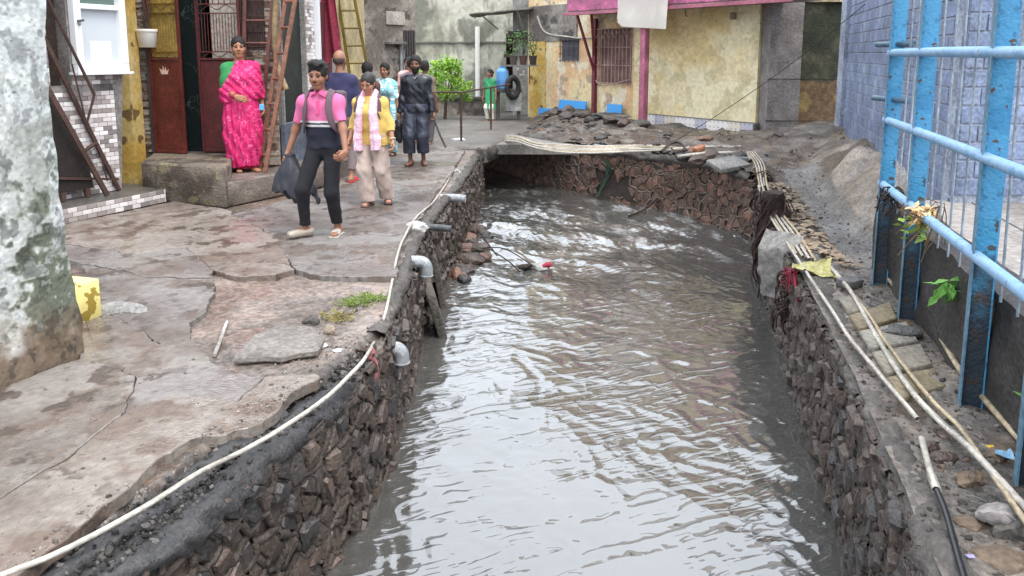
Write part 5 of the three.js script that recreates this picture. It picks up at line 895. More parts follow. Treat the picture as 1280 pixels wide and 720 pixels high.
  mesh('root', Array.from({ length: 120 }, () => { const a = rnd(6.28), y = rnd(-0.6, 0.35), q = rnd(0.10, 0.2); return tube([v3(Math.cos(a) * q, y + 0.1, Math.sin(a) * q), v3(Math.cos(a + 0.4) * (q + 0.05), y - 0.05, Math.sin(a + 0.4) * (q + 0.05)), v3(Math.cos(a + rnd(0.3, 1.2)) * q, y - rnd(0.1, 0.3), Math.sin(a + 0.8) * q)], rnd(0.004, 0.012), 7, 4); }), mat(84, 62, 54, 0.9), stump);
  tangle('root_tangle', V(edgeR(6.6) - 0.05, -0.2, 6.6), 120, 0.16, 0.34, 0.011, mat(92, 74, 64, 0.9), 'brown root tangle hanging below the grey rag');
  tangle('weed_tangle', V(edgeR(10.9) + 0.06, 0.06, 10.9), 90, 0.2, 0.2, 0.012, mat(90, 76, 62, 0.9), 'knot of dead weed on the white conduits at the canal corner');
  // scattered litter: leaf and cane fragments, then gravel
  const flake = []; for (let i = 0; i < 420; i++) { const d = 6.4 + rnd(4.2) ** 1, x = edgeR(d) + 0.05 + rnd(0.42); flake.push(metric(rough(new THREE.PlaneGeometry(rnd(0.03, 0.14), rnd(0.02, 0.06), 3, 1).rotateX(-1.57 + rnd(-0.5, 0.5)).rotateY(rnd(6.28)), 0.02, 20, i).translate(x, bankY(x, d) + 0.018 + rnd(0.02), -d))); }
  const fm = mat(172, 150, 126, 0.8, { side: THREE.DoubleSide });
  tag(mesh('leaf_litter', flake, fm), 'litter of dead leaves and cane scraps beside the drain', 'litter', null, 'stuff');
}
function gravel(n, where, smin_, smax, tones, label) {
  const g = boulder(1, 0.7, 0.9, 3, 1, 0.5), im = new THREE.InstancedMesh(metric(g), mat(255, 255, 255, 0.8), n), o = new THREE.Object3D();
  for (let i = 0; i < n; i++) { const [x, y, d] = where(), s = smin_ + (smax - smin_) * rnd() ** 3; o.position.set(x, y + s * 0.25, -d); o.rotation.set(rnd(6), rnd(6), rnd(6)); o.scale.set(s, s, s); o.updateMatrix(); im.setMatrixAt(i, o.matrix); const c = pick(tones), k = rnd(0.75, 1.15); im.setColorAt(i, S(c[0] * k, c[1] * k, c[2] * k)); }
  im.name = numbered('gravel'); im.castShadow = im.receiveShadow = true; scene.add(im); tag(im, label, 'gravel', null, 'stuff');
}
const tonesG = [[130, 121, 112], [108, 98, 91], [152, 144, 134], [88, 82, 78], [140, 118, 102]];
gravel(700, () => { const c = curveOf(BB), [x, d] = c.at(rnd(8.4), 0.05 + rnd(2.6)); return [x, bankY(x, d), d]; }, 0.01, 0.035, [[176, 168, 158], [160, 150, 140], [150, 132, 118]], 'broken stone and grit above the red-brown wall');
gravel(1500, () => { const d = 1.8 * Math.pow(6.5, rnd()), x = edgeR(d) + 0.02 + rnd(0.55) * (d > 6 ? 1.6 : 1); return [x, bankY(x, d), d]; }, 0.004, 0.018, tonesG, 'gravel and grit along the canal edge below the fence');
gravel(2600, () => { for (;;) { const d = 2 * Math.pow(6.5, rnd()), x = wallL(d) - 0.03 - rnd(2.6) * rnd(), [h, bare, e] = pathHeight(x, d); const tp = pathTop(x, d); if (e || tp === h ? bare < 0.6 || e : rnd() < 0.05) return [x, tp, d]; } }, 0.003, 0.012, [[170, 160, 152], [150, 140, 132], [186, 178, 170], [128, 118, 110]], 'grit and crumbled cement on the footpath');
gravel(2600, () => { const d = 1.6 + rnd(3.2), x = wallL(d) - rnd(0.32); return [x, -0.035 - rnd(0.05) + (wallL(d) - x > 0.26 ? -0.02 : 0), d]; }, 0.005, 0.02, [[70, 68, 66], [96, 92, 88], [54, 52, 52], [128, 122, 116]], 'dark wet grit on the black coping');
// ---------------------------------------------------------------- things on the footpath and its wall
{
  const at = (px, py, up = 0) => { let p = P(px, py, 0); p = P(px, py, pathTop(p.x, -p.z) + up); return p; };
  const cab = [[-40, 742], [0, 720], [64, 695], [130, 662], [190, 628], [250, 590], [310, 560], [370, 524], [410, 495], [436, 470], [456, 448], [470, 422], [482, 390], [490, 352], [497, 318], [505, 297], [520, 272], [542, 252], [556, 232], [566, 216], [573, 213], [578, 224]].map(([x, y], i) => i < 11 ? P(x, y, 0.035) : at(x, y, 0.02));
  tag(mesh('white_cable', [tube(cab, 0.0115, 260, 8)], M.cable), 'long white cable along the broken edge of the footpath', 'cable');
  const sock = at(131, 661, 0.02), s2 = at(139, 657, 0.02); tag(mesh('cable_joint', [bar(sock, s2, 0.0145, 10)], mat(180, 174, 162, 0.5)), 'small grey joint on the white cable', 'joint');
  const k = at(460, 443, 0.03), kn = thing('red_cloth_knot', 'faded red cloth tied round the white cable', 'cloth', k);
  mesh('knot', rough(new THREE.SphereGeometry(0.045, 18, 12), 0.05, 26), mat(170, 104, 104, 0.9, { bump: 0.01 }), kn); mesh('tail', Array.from({ length: 9 }, () => tube([v3(0, 0, 0), v3(rnd(0.01, 0.06), -0.05, rnd(0, 0.06)), v3(rnd(0.03, 0.09), rnd(-0.2, -0.1), rnd(0.02, 0.1))], 0.007, 8, 4)), mat(176, 110, 110, 0.9), kn);
  // flat stone and a white stick
  const q = [[292, 443], [316, 418], [348, 404], [392, 408], [406, 424], [398, 437], [372, 436], [352, 441], [330, 440]].map(([x, y]) => { const p = at(x, y, 0.05); return [p.x, -p.z]; }), c = q.reduce((a, b) => [a[0] + b[0] / 9, a[1] + b[1] / 9], [0, 0]);
  tag(mesh('flat_stone', rough(extr(q.map(([x, d]) => [x - c[0], d - c[1]]), 0, 0.05, 0.012), 0.008, 7), mat(156, 148, 140, 0.7, { bump: 0.006 }), scene, V(c[0], -0.005, c[1])), 'large flat grey stone slab lying on the footpath', 'stone');
  tag(mesh('white_stick', [bar(at(268, 444, 0.02), at(284, 402, 0.02), 0.013, 6, 0.011)], mat(222, 214, 206, 0.7)), 'white painted stick lying on the cement', 'stick');
  [[282, 552, 0.05, 0.02, 0.035], [254, 565, 0.022, 0.012, 0.02], [390, 402, 0.06, 0.04, 0.04], [412, 414, 0.04, 0.04, 0.03], [404, 432, 0.03, 0.012, 0.03], [422, 438, 0.03, 0.008, 0.025], [145, 674, 0.02, 0.008, 0.012]].forEach(([x, y, a, b, d], i) => tag(mesh('loose_stone', boulder(a, b, d, i * 3 + 11, 1, 0.3), [M.concrete, M.concrete, M.concreteD, mat(190, 170, 150, 0.8), M.white, M.white, M.white][i], scene, at(x, y, b * 0.4)), ['grey flat chip in the broken margin', 'small pale chip beside the grey flat chip', 'dark stone behind the large flat slab', 'sandy stone at the end of the flat slab', 'white tile chip by the flat slab', 'second white tile chip by the flat slab', 'white chip under the cable'][i], 'stone'));
  tag(mesh('grey_pipe_end', [bar(at(412, 476, 0.0), at(424, 468, 0.0), 0.032, 14)], mat(86, 84, 84, 0.6)), 'dark grey pipe end sticking from the broken margin', 'pipe');
  tag(mesh('red_disc', new THREE.CylinderGeometry(0.012, 0.012, 0.012, 12), mat(206, 40, 64, 0.5), scene, at(426, 453, 0.01)), 'tiny red bottle cap on the footpath margin', 'cap');
  for (const [px, py, s] of [[423, 399, 1], [440, 382, 0.8], [462, 376, 1.2]]) { const p = at(px, py, 0); tag(mesh('grass_tuft', leaves(140 * s, () => { const a = rnd(6.28), r = rnd(0.09) * s; return v3(Math.cos(a) * r * 1.6, rnd(0.03), Math.sin(a) * r); }, 0.05, -0.6, 0.1), pick([leafMat(120, 140, 60), leafMat(150, 140, 84)]), scene, p), 'low tuft of yellow-green grass on the footpath margin', 'grass tuft', 'grass tufts on the margin'); }
  // drain pipes out of the stone wall
  const drain = (px, py, d, r, len, drop, m, label, y) => {
    const x = wallL(d), c0 = v3(x - 0.05, y, -d), g = thing('drain_pipe', label, 'pipe', c0), pts = drop ? [v3(-0.1, 0, 0), v3(len * 0.6, 0, 0), v3(len * 0.9, -drop * 0.15, 0), v3(len, -drop * 0.5, 0), v3(len, -drop, 0)] : [v3(-0.1, 0, 0), v3(len * 0.5, 0.005, 0.01), v3(len, -0.01, 0.02)];
    mesh('pipe_body', [tube(pts, r, 30, 14)], m, g); const e = pts[pts.length - 1], p0 = pts[pts.length - 2], dir = e.clone().sub(p0).normalize();
    mesh('rim', [new THREE.TorusGeometry(r * 0.98, r * 0.14, 6, 16).applyQuaternion(new THREE.Quaternion().setFromUnitVectors(v3(0, 0, 1), dir)).translate(e.x, e.y, e.z)], m, g);
  };
  drain(500, 448, 5.1, 0.052, 0.15, 0.10, M.pvcG, 'pale grey elbow pipe beside the red cloth knot', -0.21);
  drain(528, 328, 6.85, 0.055, 0.18, 0.13, M.pvcG, 'pale grey elbow pipe below the white plaster lump', -0.07);
  drain(545, 285, 7.95, 0.034, 0.34, 0, mat(96, 98, 100, 0.5), 'straight dark grey pipe jutting over the water', -0.0);
  drain(568, 241, 9.9, 0.05, 0.26, 0, M.pvcG, 'straight white pipe at the far bend of the wall', -0.05);
  tag(mesh('plaster_lump', boulder(0.14, 0.06, 0.12, 21, 2, 0.3), mat(224, 220, 216, 0.8, { bump: 0.01 }), scene, at(520, 284, 0.02)), 'white plaster lump where the grey pipe leaves the path', 'lump');
  const ls = thing('leaning_slab', 'upright stone slab leaning on the canal wall at the water', 'slab', V(wallL(7.5) + 0.16, WATER - 0.1, 7.5)); mesh('slab', rough(rb(0.09, 0.62, 0.46, 0.02, 0, 0.28, 0, 0.2, 0.25, 0.1), 0.03, 6), mat(122, 114, 104, 0.75, { bump: 0.015 }), ls);
  const l2 = copyOf(ls, 'second dark slab standing behind the leaning slab', V(wallL(8.3) + 0.08, WATER - 0.05, 8.3)); l2.scale.set(0.8, 1.15, 0.7);
  // heap of stones and branches at the bend
  for (let i = 0; i < 26; i++) { const d = 9.0 + rnd(3.2), x = wallL(d) + 0.05 + rnd(0.5) * (1 - Math.abs(d - 10.5) / 2.2); tag(mesh('rubble_stone', boulder(rnd(0.07, 0.2), rnd(0.05, 0.11), rnd(0.07, 0.16), i * 9 + 5, 1, 0.35), pick(M.stone.concat(M.redstone)), scene, v3(x, WATER - 0.01 + rnd(0.05), -d)), 'wet stone in the heap at the wall foot', 'stone', 'stone heap at the bend of the canal wall'); }
  tag(mesh('branch', [tube([V(-0.45, WATER + 0.12, 10.4), V(-0.1, WATER + 0.16, 10.2), V(0.3, WATER + 0.05, 9.7)], 0.008, 20, 5), tube([V(-0.3, WATER + 0.13, 10.3), V(-0.05, WATER + 0.1, 9.8), V(0.1, WATER + 0.04, 9.5)], 0.009, 16, 5), tube([V(-0.5, WATER + 0.3, 10.8), V(-0.2, WATER + 0.12, 10.0)], 0.01, 10, 5)], M.soil), 'thin dark branches lying across the stone heap', 'branch');
  // litter in the stream
  const w0 = P(672, 333, WATER + 0.02), lt = thing('floating_litter', 'snagged white and red litter in the stream', 'litter', w0);
  mesh('white_scrap', rough(new THREE.SphereGeometry(0.11, 16, 10).scale(1.4, 0.35, 0.8), 0.08, 11), mat(196, 196, 190, 0.8), lt); mesh('red_scrap', rough(new THREE.SphereGeometry(0.06, 14, 10).scale(1.1, 0.6, 0.9).translate(0.12, 0.02, 0.02), 0.05, 17), mat(206, 66, 92, 0.6), lt); mesh('dark_scrap', rough(new THREE.SphereGeometry(0.08, 14, 10).scale(1.3, 0.4, 1).translate(-0.16, 0, 0.03), 0.06, 13), M.soil, lt);
  tag(mesh('driftwood', rough(new THREE.SphereGeometry(0.08, 14, 10).scale(1.6, 0.3, 0.8), 0.06, 12), M.soil, scene, P(625, 305, WATER + 0.01)), 'dark drift clump in the stream near the stone heap', 'drift');
  // green strands and a branch on the red-brown wall
  const gs = [[757, 200], [761, 212], [756, 228], [748, 246]].map(([x, y]) => D(x, y, 14.55)); tag(mesh('green_strands', Array.from({ length: 7 }, () => tube(gs.map(p => p.clone().add(v3(rnd(-0.05, 0.05), 0, rnd(0, 0.06)))), 0.014, 16, 4)), mat(58, 86, 70, 0.8)), 'dark green net strands hanging down the red-brown wall', 'net');
  tag(mesh('branch', [tube([D(822, 248, 13.6), D(805, 262, 13.4), D(786, 270, 13.2)], 0.02, 14, 5), tube([D(808, 258, 13.4), D(803, 280, 13.2)], 0.012, 10, 5)], M.soil), 'thin dark branch poking from the red-brown wall', 'branch');
}
// ladders, cloth and footwear by the houses
function ladder(label, a0, a1, b0, b1, n, m, w = 0.04) {   // two rails a and b, foot to head
  const o = a0.clone().add(b0).multiplyScalar(0.5), g = thing('ladder', label, 'ladder', o), l = v => v.clone().sub(o);
  mesh('rail', beam(l(a0), l(a1), w, w * 0.7), m, g); mesh('rail', beam(l(b0), l(b1), w, w * 0.7), m, g);
  for (let i = 1; i <= n; i++) { const t = (i - 0.4) / n; mesh('rung', bar(l(a0.clone().lerp(a1, t)), l(b0.clone().lerp(b1, t)), w * 0.36, 6), m, g); }
}
const ext = (a, b, k) => b.clone().sub(a).multiplyScalar(k).add(a);
{ const rl = mat(168, 112, 88, 0.6, { bump: 0.003 });
  const a = D(323, 186, 10.05).setY(0.30), A = D(357, 0, 10.25), b = D(331, 211, 9.85), B = D(369, 0, 10.1); b.y = 0.30;
  ladder('tall brown ladder leaning beside the woman in pink saree', a, ext(a, A, 1.2), b, ext(b, B, 1.2), 8, rl, 0.05);
  const c = D(314, 140, 10.2), C = D(342, 0, 10.35), e = D(330, 130, 10.3), E = D(302, 0, 10.4); c.y = 0.3; e.y = 0.3;
  ladder('rusty ladder standing flat against the stone cladding', D(304, 200, 10.36).setY(0.3), ext(D(304, 200, 10.36).setY(0.3), D(306, 0, 10.38), 1.2), D(322, 200, 10.36).setY(0.3), ext(D(322, 200, 10.36).setY(0.3), D(341, 0, 10.38), 1.2), 9, mat(136, 84, 76, 0.6), 0.045);
  const y0 = P(446, 190, 0.0), y1 = P(474, 185, 0.0), q = mat(150, 124, 40, 0.5);
  ladder('olive-yellow ladder leaning on the pale yellow wall', V(-2.56, 0, 13.1), D(417, -40, 13.35), V(-2.22, 0, 13.3), D(436, -40, 13.5), 11, q, 0.05);
  const cp = D(408, 0, 12.4), W = 0.26, g = new THREE.PlaneGeometry(W, 1.35, 18, 30), p = g.attributes.position; for (let i = 0; i < p.count; i++) { const x = p.getX(i), y = p.getY(i), t = (0.675 - y) / 1.35; p.setXYZ(i, x * (0.8 + 0.5 * t) + 0.05 * t, y - 0.12 * Math.abs(Math.sin(x * 18)) * t, 0.035 * Math.sin(x * 45 + y * 2) + 0.03 * fbm(x * 5, y * 2, 3, 2)); } g.computeVertexNormals();
  tag(mesh('red_cloth', g, mat(178, 56, 84, 0.9, { side: THREE.DoubleSide, bump: 0.002, bt: T.cloth }), scene, v3(cp.x, cp.y - 0.22, cp.z)), 'red cloth hanging before the narrow house', 'cloth');
  tag(mesh('cloth_line', bar(V(cp.x - 0.3, cp.y + 0.37, 12.3), V(cp.x + 0.35, cp.y + 0.37, 12.7), 0.008, 5), M.dark), 'thin dark line holding the red cloth', 'line');
  for (let i = 0; i < 8; i++) { const c0 = P(338 + (i % 4) * 8, 196 - Math.floor(i / 4) * 6, 0.29), s = thing('sandal', 'worn dark sandal on the concrete step beside the ladder', 'sandal', c0, rnd(-1.2, 1.2) + 1.4, 'sandals left on the step'); mesh('sole', rb(0.09, 0.025, 0.25, 0.012, 0, 0.013, 0), pick([M.black, M.rust, mat(70, 50, 42, 0.7)]), s); mesh('strap', tube([v3(-0.045, 0.02, 0.03), v3(-0.03, 0.065, 0.05), v3(0.03, 0.065, 0.05), v3(0.045, 0.02, 0.03)], 0.014, 12, 5), M.black, s); }
  tag(mesh('blue_packet', rb(0.06, 0.08, 0.02, 0.008), mat(96, 170, 216, 0.4, { tx: null }), scene, D(327, 134, 9.9)), 'small light blue packet hanging on the ladder', 'packet');
}
{ // a slack wire from the blue house down to the foot of the yellow house
  const a = D(1100, -10, 11.6), b = P(838, 180, 0.15);
  tag(mesh('slack_wire', tube([a, a.clone().lerp(b, 0.35).add(v3(0, -0.12, 0)), a.clone().lerp(b, 0.7).add(v3(0, -0.1, 0)), b], 0.006, 40, 5), M.black), 'thin black wire slung from the blue house to the canal corner', 'wire');
}
// ---------------------------------------------------------------- people: distance fields meshed with surface nets
function nets(f, lo, hi, c) {
  const B = 4, rad = 0.87 * B * c * 1.35;
  const nx = Math.ceil((hi.x - lo.x) / c) + 1, ny = Math.ceil((hi.y - lo.y) / c) + 1, nz = Math.ceil((hi.z - lo.z) / c) + 1, v = new Float32Array(nx * ny * nz);
  for (let K = 0; K < nz; K += B) for (let Jb = 0; Jb < ny; Jb += B) for (let I = 0; I < nx; I += B) {   // blocks far from the surface take one value
    const h = B / 2 - 0.5, m = f(lo.x + (I + h) * c, lo.y + (Jb + h) * c, lo.z + (K + h) * c), far = Math.abs(m) > rad;
    for (let k = K; k < Math.min(K + B, nz); k++) for (let j = Jb; j < Math.min(Jb + B, ny); j++) for (let i = I, q = k * nx * ny + j * nx + I; i < Math.min(I + B, nx); i++) v[q++] = far ? m : f(lo.x + i * c, lo.y + j * c, lo.z + k * c);
  }
  const id = new Int32Array(nx * ny * nz).fill(-1), pos = [], idx = [], X = 1, Y = nx, Z = nx * ny, off = [0, X, Y, X + Y, Z, X + Z, Y + Z, X + Y + Z], E = [[0, 1], [2, 3], [4, 5], [6, 7], [0, 2], [1, 3], [4, 6], [5, 7], [0, 4], [1, 5], [2, 6], [3, 7]];
  for (let k = 0; k < nz - 1; k++) for (let j = 0; j < ny - 1; j++) for (let i = 0; i < nx - 1; i++) {
    const b = i + j * Y + k * Z; let m = 0; for (let s = 0; s < 8; s++) if (v[b + off[s]] < 0) m |= 1 << s;
    if (m === 0 || m === 255) continue;
    let x = 0, y = 0, z = 0, n = 0;
    for (const [p, q] of E) { const P_ = (m >> p) & 1, Q_ = (m >> q) & 1; if (P_ === Q_) continue; const a = v[b + off[p]], t = a / (a - v[b + off[q]]); x += lerp(p & 1, q & 1, t); y += lerp((p >> 1) & 1, (q >> 1) & 1, t); z += lerp(p >> 2, q >> 2, t); n++; }
    id[b] = pos.length / 3; pos.push(lo.x + (i + x / n) * c, lo.y + (j + y / n) * c, lo.z + (k + z / n) * c);
  }
  const quad = (a, b, d, e, flip) => { if (a < 0 || b < 0 || d < 0 || e < 0) return; flip ? idx.push(a, d, b, b, d, e) : idx.push(a, b, d, b, e, d); };
  for (let k = 1; k < nz - 1; k++) for (let j = 1; j < ny - 1; j++) for (let i = 1; i < nx - 1; i++) {
    const b = i + j * Y + k * Z, s = v[b] < 0;
    if (s !== v[b + X] < 0) quad(id[b - Y - Z], id[b - Z], id[b - Y], id[b], !s);
    if (s !== v[b + Y] < 0) quad(id[b - X - Z], id[b - X], id[b - Z], id[b], !s);
    if (s !== v[b + Z] < 0) quad(id[b - X - Y], id[b - Y], id[b - X], id[b], !s);
  }
  const g = new THREE.BufferGeometry(); g.setAttribute('position', new THREE.Float32BufferAttribute(pos, 3)); g.setIndex(idx); g.computeVertexNormals();
  const uv = new Float32Array(pos.length / 3 * 2); for (let i = 0; i < uv.length / 2; i++) { uv[2 * i] = pos[3 * i] + 0.7 * pos[3 * i + 2]; uv[2 * i + 1] = pos[3 * i + 1]; }
  g.setAttribute('uv', new THREE.BufferAttribute(uv, 2)); g.userData.ready = true; return g;
}
const smin = (a, b, k) => { const h = Math.max(k - Math.abs(a - b), 0) / k; return Math.min(a, b) - h * h * k * 0.25; };
const smax = (a, b, k) => -smin(-a, -b, k);
const bone = (a, b, ra, rb_ = ra) => { const ex = b.x - a.x, ey = b.y - a.y, ez = b.z - a.z, l = ex * ex + ey * ey + ez * ez || 1e-9; return (x, y, z) => { const px = x - a.x, py = y - a.y, pz = z - a.z, t = clamp((px * ex + py * ey + pz * ez) / l); const u = px - ex * t, w = py - ey * t, q = pz - ez * t; return Math.sqrt(u * u + w * w + q * q) - ra - (rb_ - ra) * t; }; };
const ell = (c, r) => { const m = Math.min(r.x, r.y, r.z); return (x, y, z) => { const a = (x - c.x) / r.x, b = (y - c.y) / r.y, d = (z - c.z) / r.z; return (Math.sqrt(a * a + b * b + d * d) - 1) * m; }; };
const union = (fs, k) => (x, y, z) => { let d = fs[0](x, y, z); for (let i = 1; i < fs.length; i++) d = smin(d, fs[i](x, y, z), k); return d; };
const skin = (r, g, b) => mat(r, g, b, 0.55, { tx: null });
function ik(a, b, l1, l2, hint) {                          // middle joint between a and b, bent towards hint
  const d = b.clone().sub(a), L = Math.min(d.length(), (l1 + l2) * 0.999), x = (l1 * l1 - l2 * l2 + L * L) / (2 * L), h = Math.sqrt(Math.max(l1 * l1 - x * x, 0)), u = d.normalize(), n = hint.clone().addScaledVector(u, -hint.dot(u)).normalize();
  return a.clone().addScaledVector(u, x).addScaledVector(n, h);
}
const HANDS = {};
function handGeo(curl) {                                   // right-handed: fingers along +y, palm towards +z, thumb at +x
  if (HANDS[curl]) return HANDS[curl];
  const fs = [], fl = [[0.030, 0.078, 0.9], [0.010, 0.086, 1.02], [-0.011, 0.083, 0.96], [-0.030, 0.074, 0.76]];
  for (const [x, y] of fl) fs.push(bone(v3(x * 0.6, 0.0, 0), v3(x, y, 0), 0.016, 0.0125));
  const palm = union(fs, 0.02), fing = [];
  fl.forEach(([x, y, k], i) => { let p = v3(x, y, 0), a = curl * 0.75 + i * 0.06; for (const [l, r0, r1] of [[0.042, 0.0098, 0.009], [0.028, 0.009, 0.0082], [0.022, 0.0082, 0.007]]) { const q = p.clone().add(v3(x * 0.06, Math.cos(a) * l * k, Math.sin(a) * l * k)); fing.push(bone(p, q, r0, r1)); p = q; a += curl; } });
  const t1 = v3(0.046, 0.045, 0.014), t2 = v3(0.052 - curl * 0.014, 0.075, 0.026 + curl * 0.012);
  fing.push(bone(v3(0.022, 0.012, 0.004), t1, 0.015, 0.0115), bone(t1, t2, 0.0115, 0.0085));
  const f = (x, y, z) => { let d = palm(x, y, z); for (const q of fing) d = smin(d, q(x, y, z), 0.006); return smin(d, 1e3, 0.01); };
  return HANDS[curl] = nets(f, v3(-0.07, -0.03, -0.04), v3(0.085, 0.2, 0.12), 0.0045);
}
function headField(o) {
  const face = union([ell(v3(0, 0.03, -0.012), v3(0.073, 0.087, 0.092)), ell(v3(0, -0.03, 0.016), v3(0.058 * (o.jaw || 1), 0.083, 0.07)), bone(v3(-0.014, -0.092, 0.052), v3(0.014, -0.092, 0.052), 0.022), ell(v3(0.034, -0.03, 0.058), v3(0.026, 0.024, 0.022)), ell(v3(-0.034, -0.03, 0.058), v3(0.026, 0.024, 0.022))], 0.03);
  const add = union([bone(v3(0, 0.012, 0.082), v3(0, -0.024, 0.103), 0.0085, 0.0125), bone(v3(-0.013, -0.03, 0.090), v3(0.013, -0.03, 0.090), 0.009), bone(v3(-0.02, -0.058, 0.083), v3(0.02, -0.058, 0.083), 0.0085), bone(v3(-0.045, 0.024, 0.074), v3(0.045, 0.024, 0.074), 0.011), ell(v3(0.075, -0.004, -0.008), v3(0.011, 0.03, 0.018)), ell(v3(-0.075, -0.004, -0.008), v3(0.011, 0.03, 0.018))], 0.008);
  const s1 = ell(v3(0.032, 0.004, 0.089), v3(0.019, 0.012, 0.014)), s2 = ell(v3(-0.032, 0.004, 0.089), v3(0.019, 0.012, 0.014));
  return (x, y, z) => smin(smax(face(x, y, z), -Math.min(s1(x, y, z), s2(x, y, z)), 0.012), add(x, y, z), 0.012);
}
const MH = { black: mat(34, 29, 27, 0.75, { bump: 0.004 }), brow: mat(34, 28, 26, 0.8, { tx: null }), eye: mat(24, 20, 20, 0.2, { tx: null }), grey: mat(62, 58, 56, 0.6, { bump: 0.006 }) };
// o: h, pos, turn, lean, feet {l, r}, hands {l, r}, head {yaw, pitch}, fat, clothes ...
function person(o) {
  const s = o.h * (o.k || 1.02) / 1.7, F = o.fat || 1, g = thing('person', o.label, 'person', o.pos, o.turn || 0, o.group), X = (a, b, c) => v3(a * s, b * s, c * s);
  const lean = o.lean || 0, sway = o.sway || 0, up = v3(Math.sin(sway), Math.cos(lean), Math.sin(lean)).normalize(), pel = X(o.shift || 0, o.hip || 0.90, 0);
  const sc = pel.clone().addScaledVector(up, 0.50 * s), nk = sc.clone().addScaledVector(up, 0.055 * s).add(X(0, 0, 0.005)), hd = nk.clone().addScaledVector(up, 0.150 * s).add(X(0, 0, 0.02 + 0.06 * (o.head?.pitch || 0)));
  const sw = (o.wide || 0.175), J = {};
  for (const [k, e] of [['l', 1], ['r', -1]]) {
    J['sh' + k] = sc.clone().add(X(e * sw * 0.86, -0.058, o.twist ? e * o.twist : 0)); J['hp' + k] = pel.clone().add(X(e * 0.085, -0.02, 0));
    const ft = o.feet?.[k] || [e * 0.09, 0.0, 0, 0]; J['an' + k] = X(ft[0], ft[1] + 0.075, ft[2]); J['ft' + k] = ft;
    J['kn' + k] = ik(J['hp' + k], J['an' + k], 0.43 * s, 0.41 * s, v3(e * 0.12, 0, 1));
    const hn = o.hands?.[k] || [e * 0.24, 0.82, 0.04]; J['wr' + k] = X(...hn);
    J['el' + k] = ik(J['sh' + k], J['wr' + k], 0.285 * s, 0.25 * s, v3(e * 0.35, -0.2, -1));
    const reach = J['wr' + k].clone().sub(J['sh' + k]); if (reach.length() > 0.53 * s) J['wr' + k] = J['sh' + k].clone().addScaledVector(reach.normalize(), 0.53 * s);
  }
  const mid = (a, t) => pel.clone().addScaledVector(up, t * s).add(a || v3(0, 0, 0));
  const hb = (y, hw, r, z = 0) => { const c = mid(null, y).add(X(0, 0, z)); return bone(c.clone().add(X(-hw, 0, 0)), c.clone().add(X(hw, 0, 0)), r * s); };
  const torso = (e) => [hb(0.0, 0.075 * F, 0.098 * F + e), hb(0.14, 0.075 * F, 0.088 * F * (o.belly || 1) + e, (o.belly || 1) > 1 ? 0.025 : 0), hb(0.28, 0.09 * F, 0.095 * F + e), hb(0.40, 0.098, 0.080 + e), bone(J.shl, J.shr, (0.044 + e) * s), ...['shl', 'shr'].map(k => bone(nk.clone().addScaledVector(up, -0.012 * s), J[k], (0.040 + e * 0.6) * s, (0.042 + e) * s)), ...(o.bust ? [ell(mid(X(0.07, 0, 0.10), 0.33), X(0.075 + e, 0.07 + e, 0.06 + e)), ell(mid(X(-0.07, 0, 0.10), 0.33), X(0.075 + e, 0.07 + e, 0.06 + e))] : [])];
  const arm = (k, e, from = 0, to = 2) => { const a = J['sh' + k], b = J['el' + k], c = J['wr' + k]; return [bone(a, b, (0.048 * F ** 0.6 + e) * s, (0.040 * F ** 0.6 + e) * s), ...(to > 1 ? [bone(b, c, (0.039 * F ** 0.5 + e) * s, (0.026 + e) * s)] : [])]; };
  const leg = (k, e, low = 1) => [bone(J['hp' + k], J['kn' + k], (0.082 * F + e) * s, (0.055 + e) * s), bone(J['kn' + k], J['an' + k], (0.052 + e) * s, (0.034 + e * low) * s)];
  const foot = (k, e) => { const ft = J['ft' + k], a = J['an' + k], yaw = ft[3] || 0, tp = ft[4] || 0, dz = Math.cos(yaw) * 0.17 * s, dx = Math.sin(yaw) * 0.17 * s; const heel = a.clone().add(v3(-dx * 0.28, -0.042 * s, -dz * 0.28)), toe = a.clone().add(v3(dx * 0.85, (-0.052 - tp) * s, dz * 0.85)), s1 = v3(Math.cos(yaw), 0, -Math.sin(yaw)).multiplyScalar(0.018 * s); return [bone(heel, toe.clone().add(s1), (0.033 + e) * s, (0.022 + e) * s), bone(heel, toe.clone().sub(s1), (0.033 + e) * s, (0.020 + e) * s)]; };
  // body: one continuous skin
  const bf = union([...torso(-0.022), ...arm('l', 0), ...arm('r', 0), ...leg('l', -0.012, 0), ...leg('r', -0.012, 0), ...foot('l', 0), ...foot('r', 0), bone(nk.clone().addScaledVector(up, -0.05 * s), hd.clone().addScaledVector(up, -0.06 * s).add(X(0, 0, -0.012)), 0.052 * s * F ** 0.4, 0.047 * s * F ** 0.4)], 0.035 * s);
  const all = Object.keys(J).filter(k => k.length === 3).map(k => J[k]).filter(v => v.isVector3), lo = v3(1e9, 0, 1e9), hi = v3(-1e9, 0, -1e9); for (const p of all) { lo.min(p); hi.max(p); }
  const pad = 0.2 * s; lo.set(lo.x - pad, -0.03, lo.z - pad - 0.05); hi.set(hi.x + pad, hd.y - 0.02 * s, hi.z + pad + 0.08);
  const bl = lo.clone(), bh = hi.clone(), geos = [nets(bf, bl, bh, o.cell ? o.cell * 1.15 : 0.0115)];
  const hm = new THREE.Matrix4().makeRotationFromEuler(new THREE.Euler((o.head?.pitch || 0) + lean * 0.5, o.head?.yaw || 0, o.head?.roll || 0)).setPosition(hd).scale(v3(s * 1.08, s * 1.14, s * 1.08));
  geos.push(nets(headField(o), v3(-0.1, -0.13, -0.12), v3(0.1, 0.13, 0.125), o.cell ? 0.009 : 0.0065).applyMatrix4(hm));
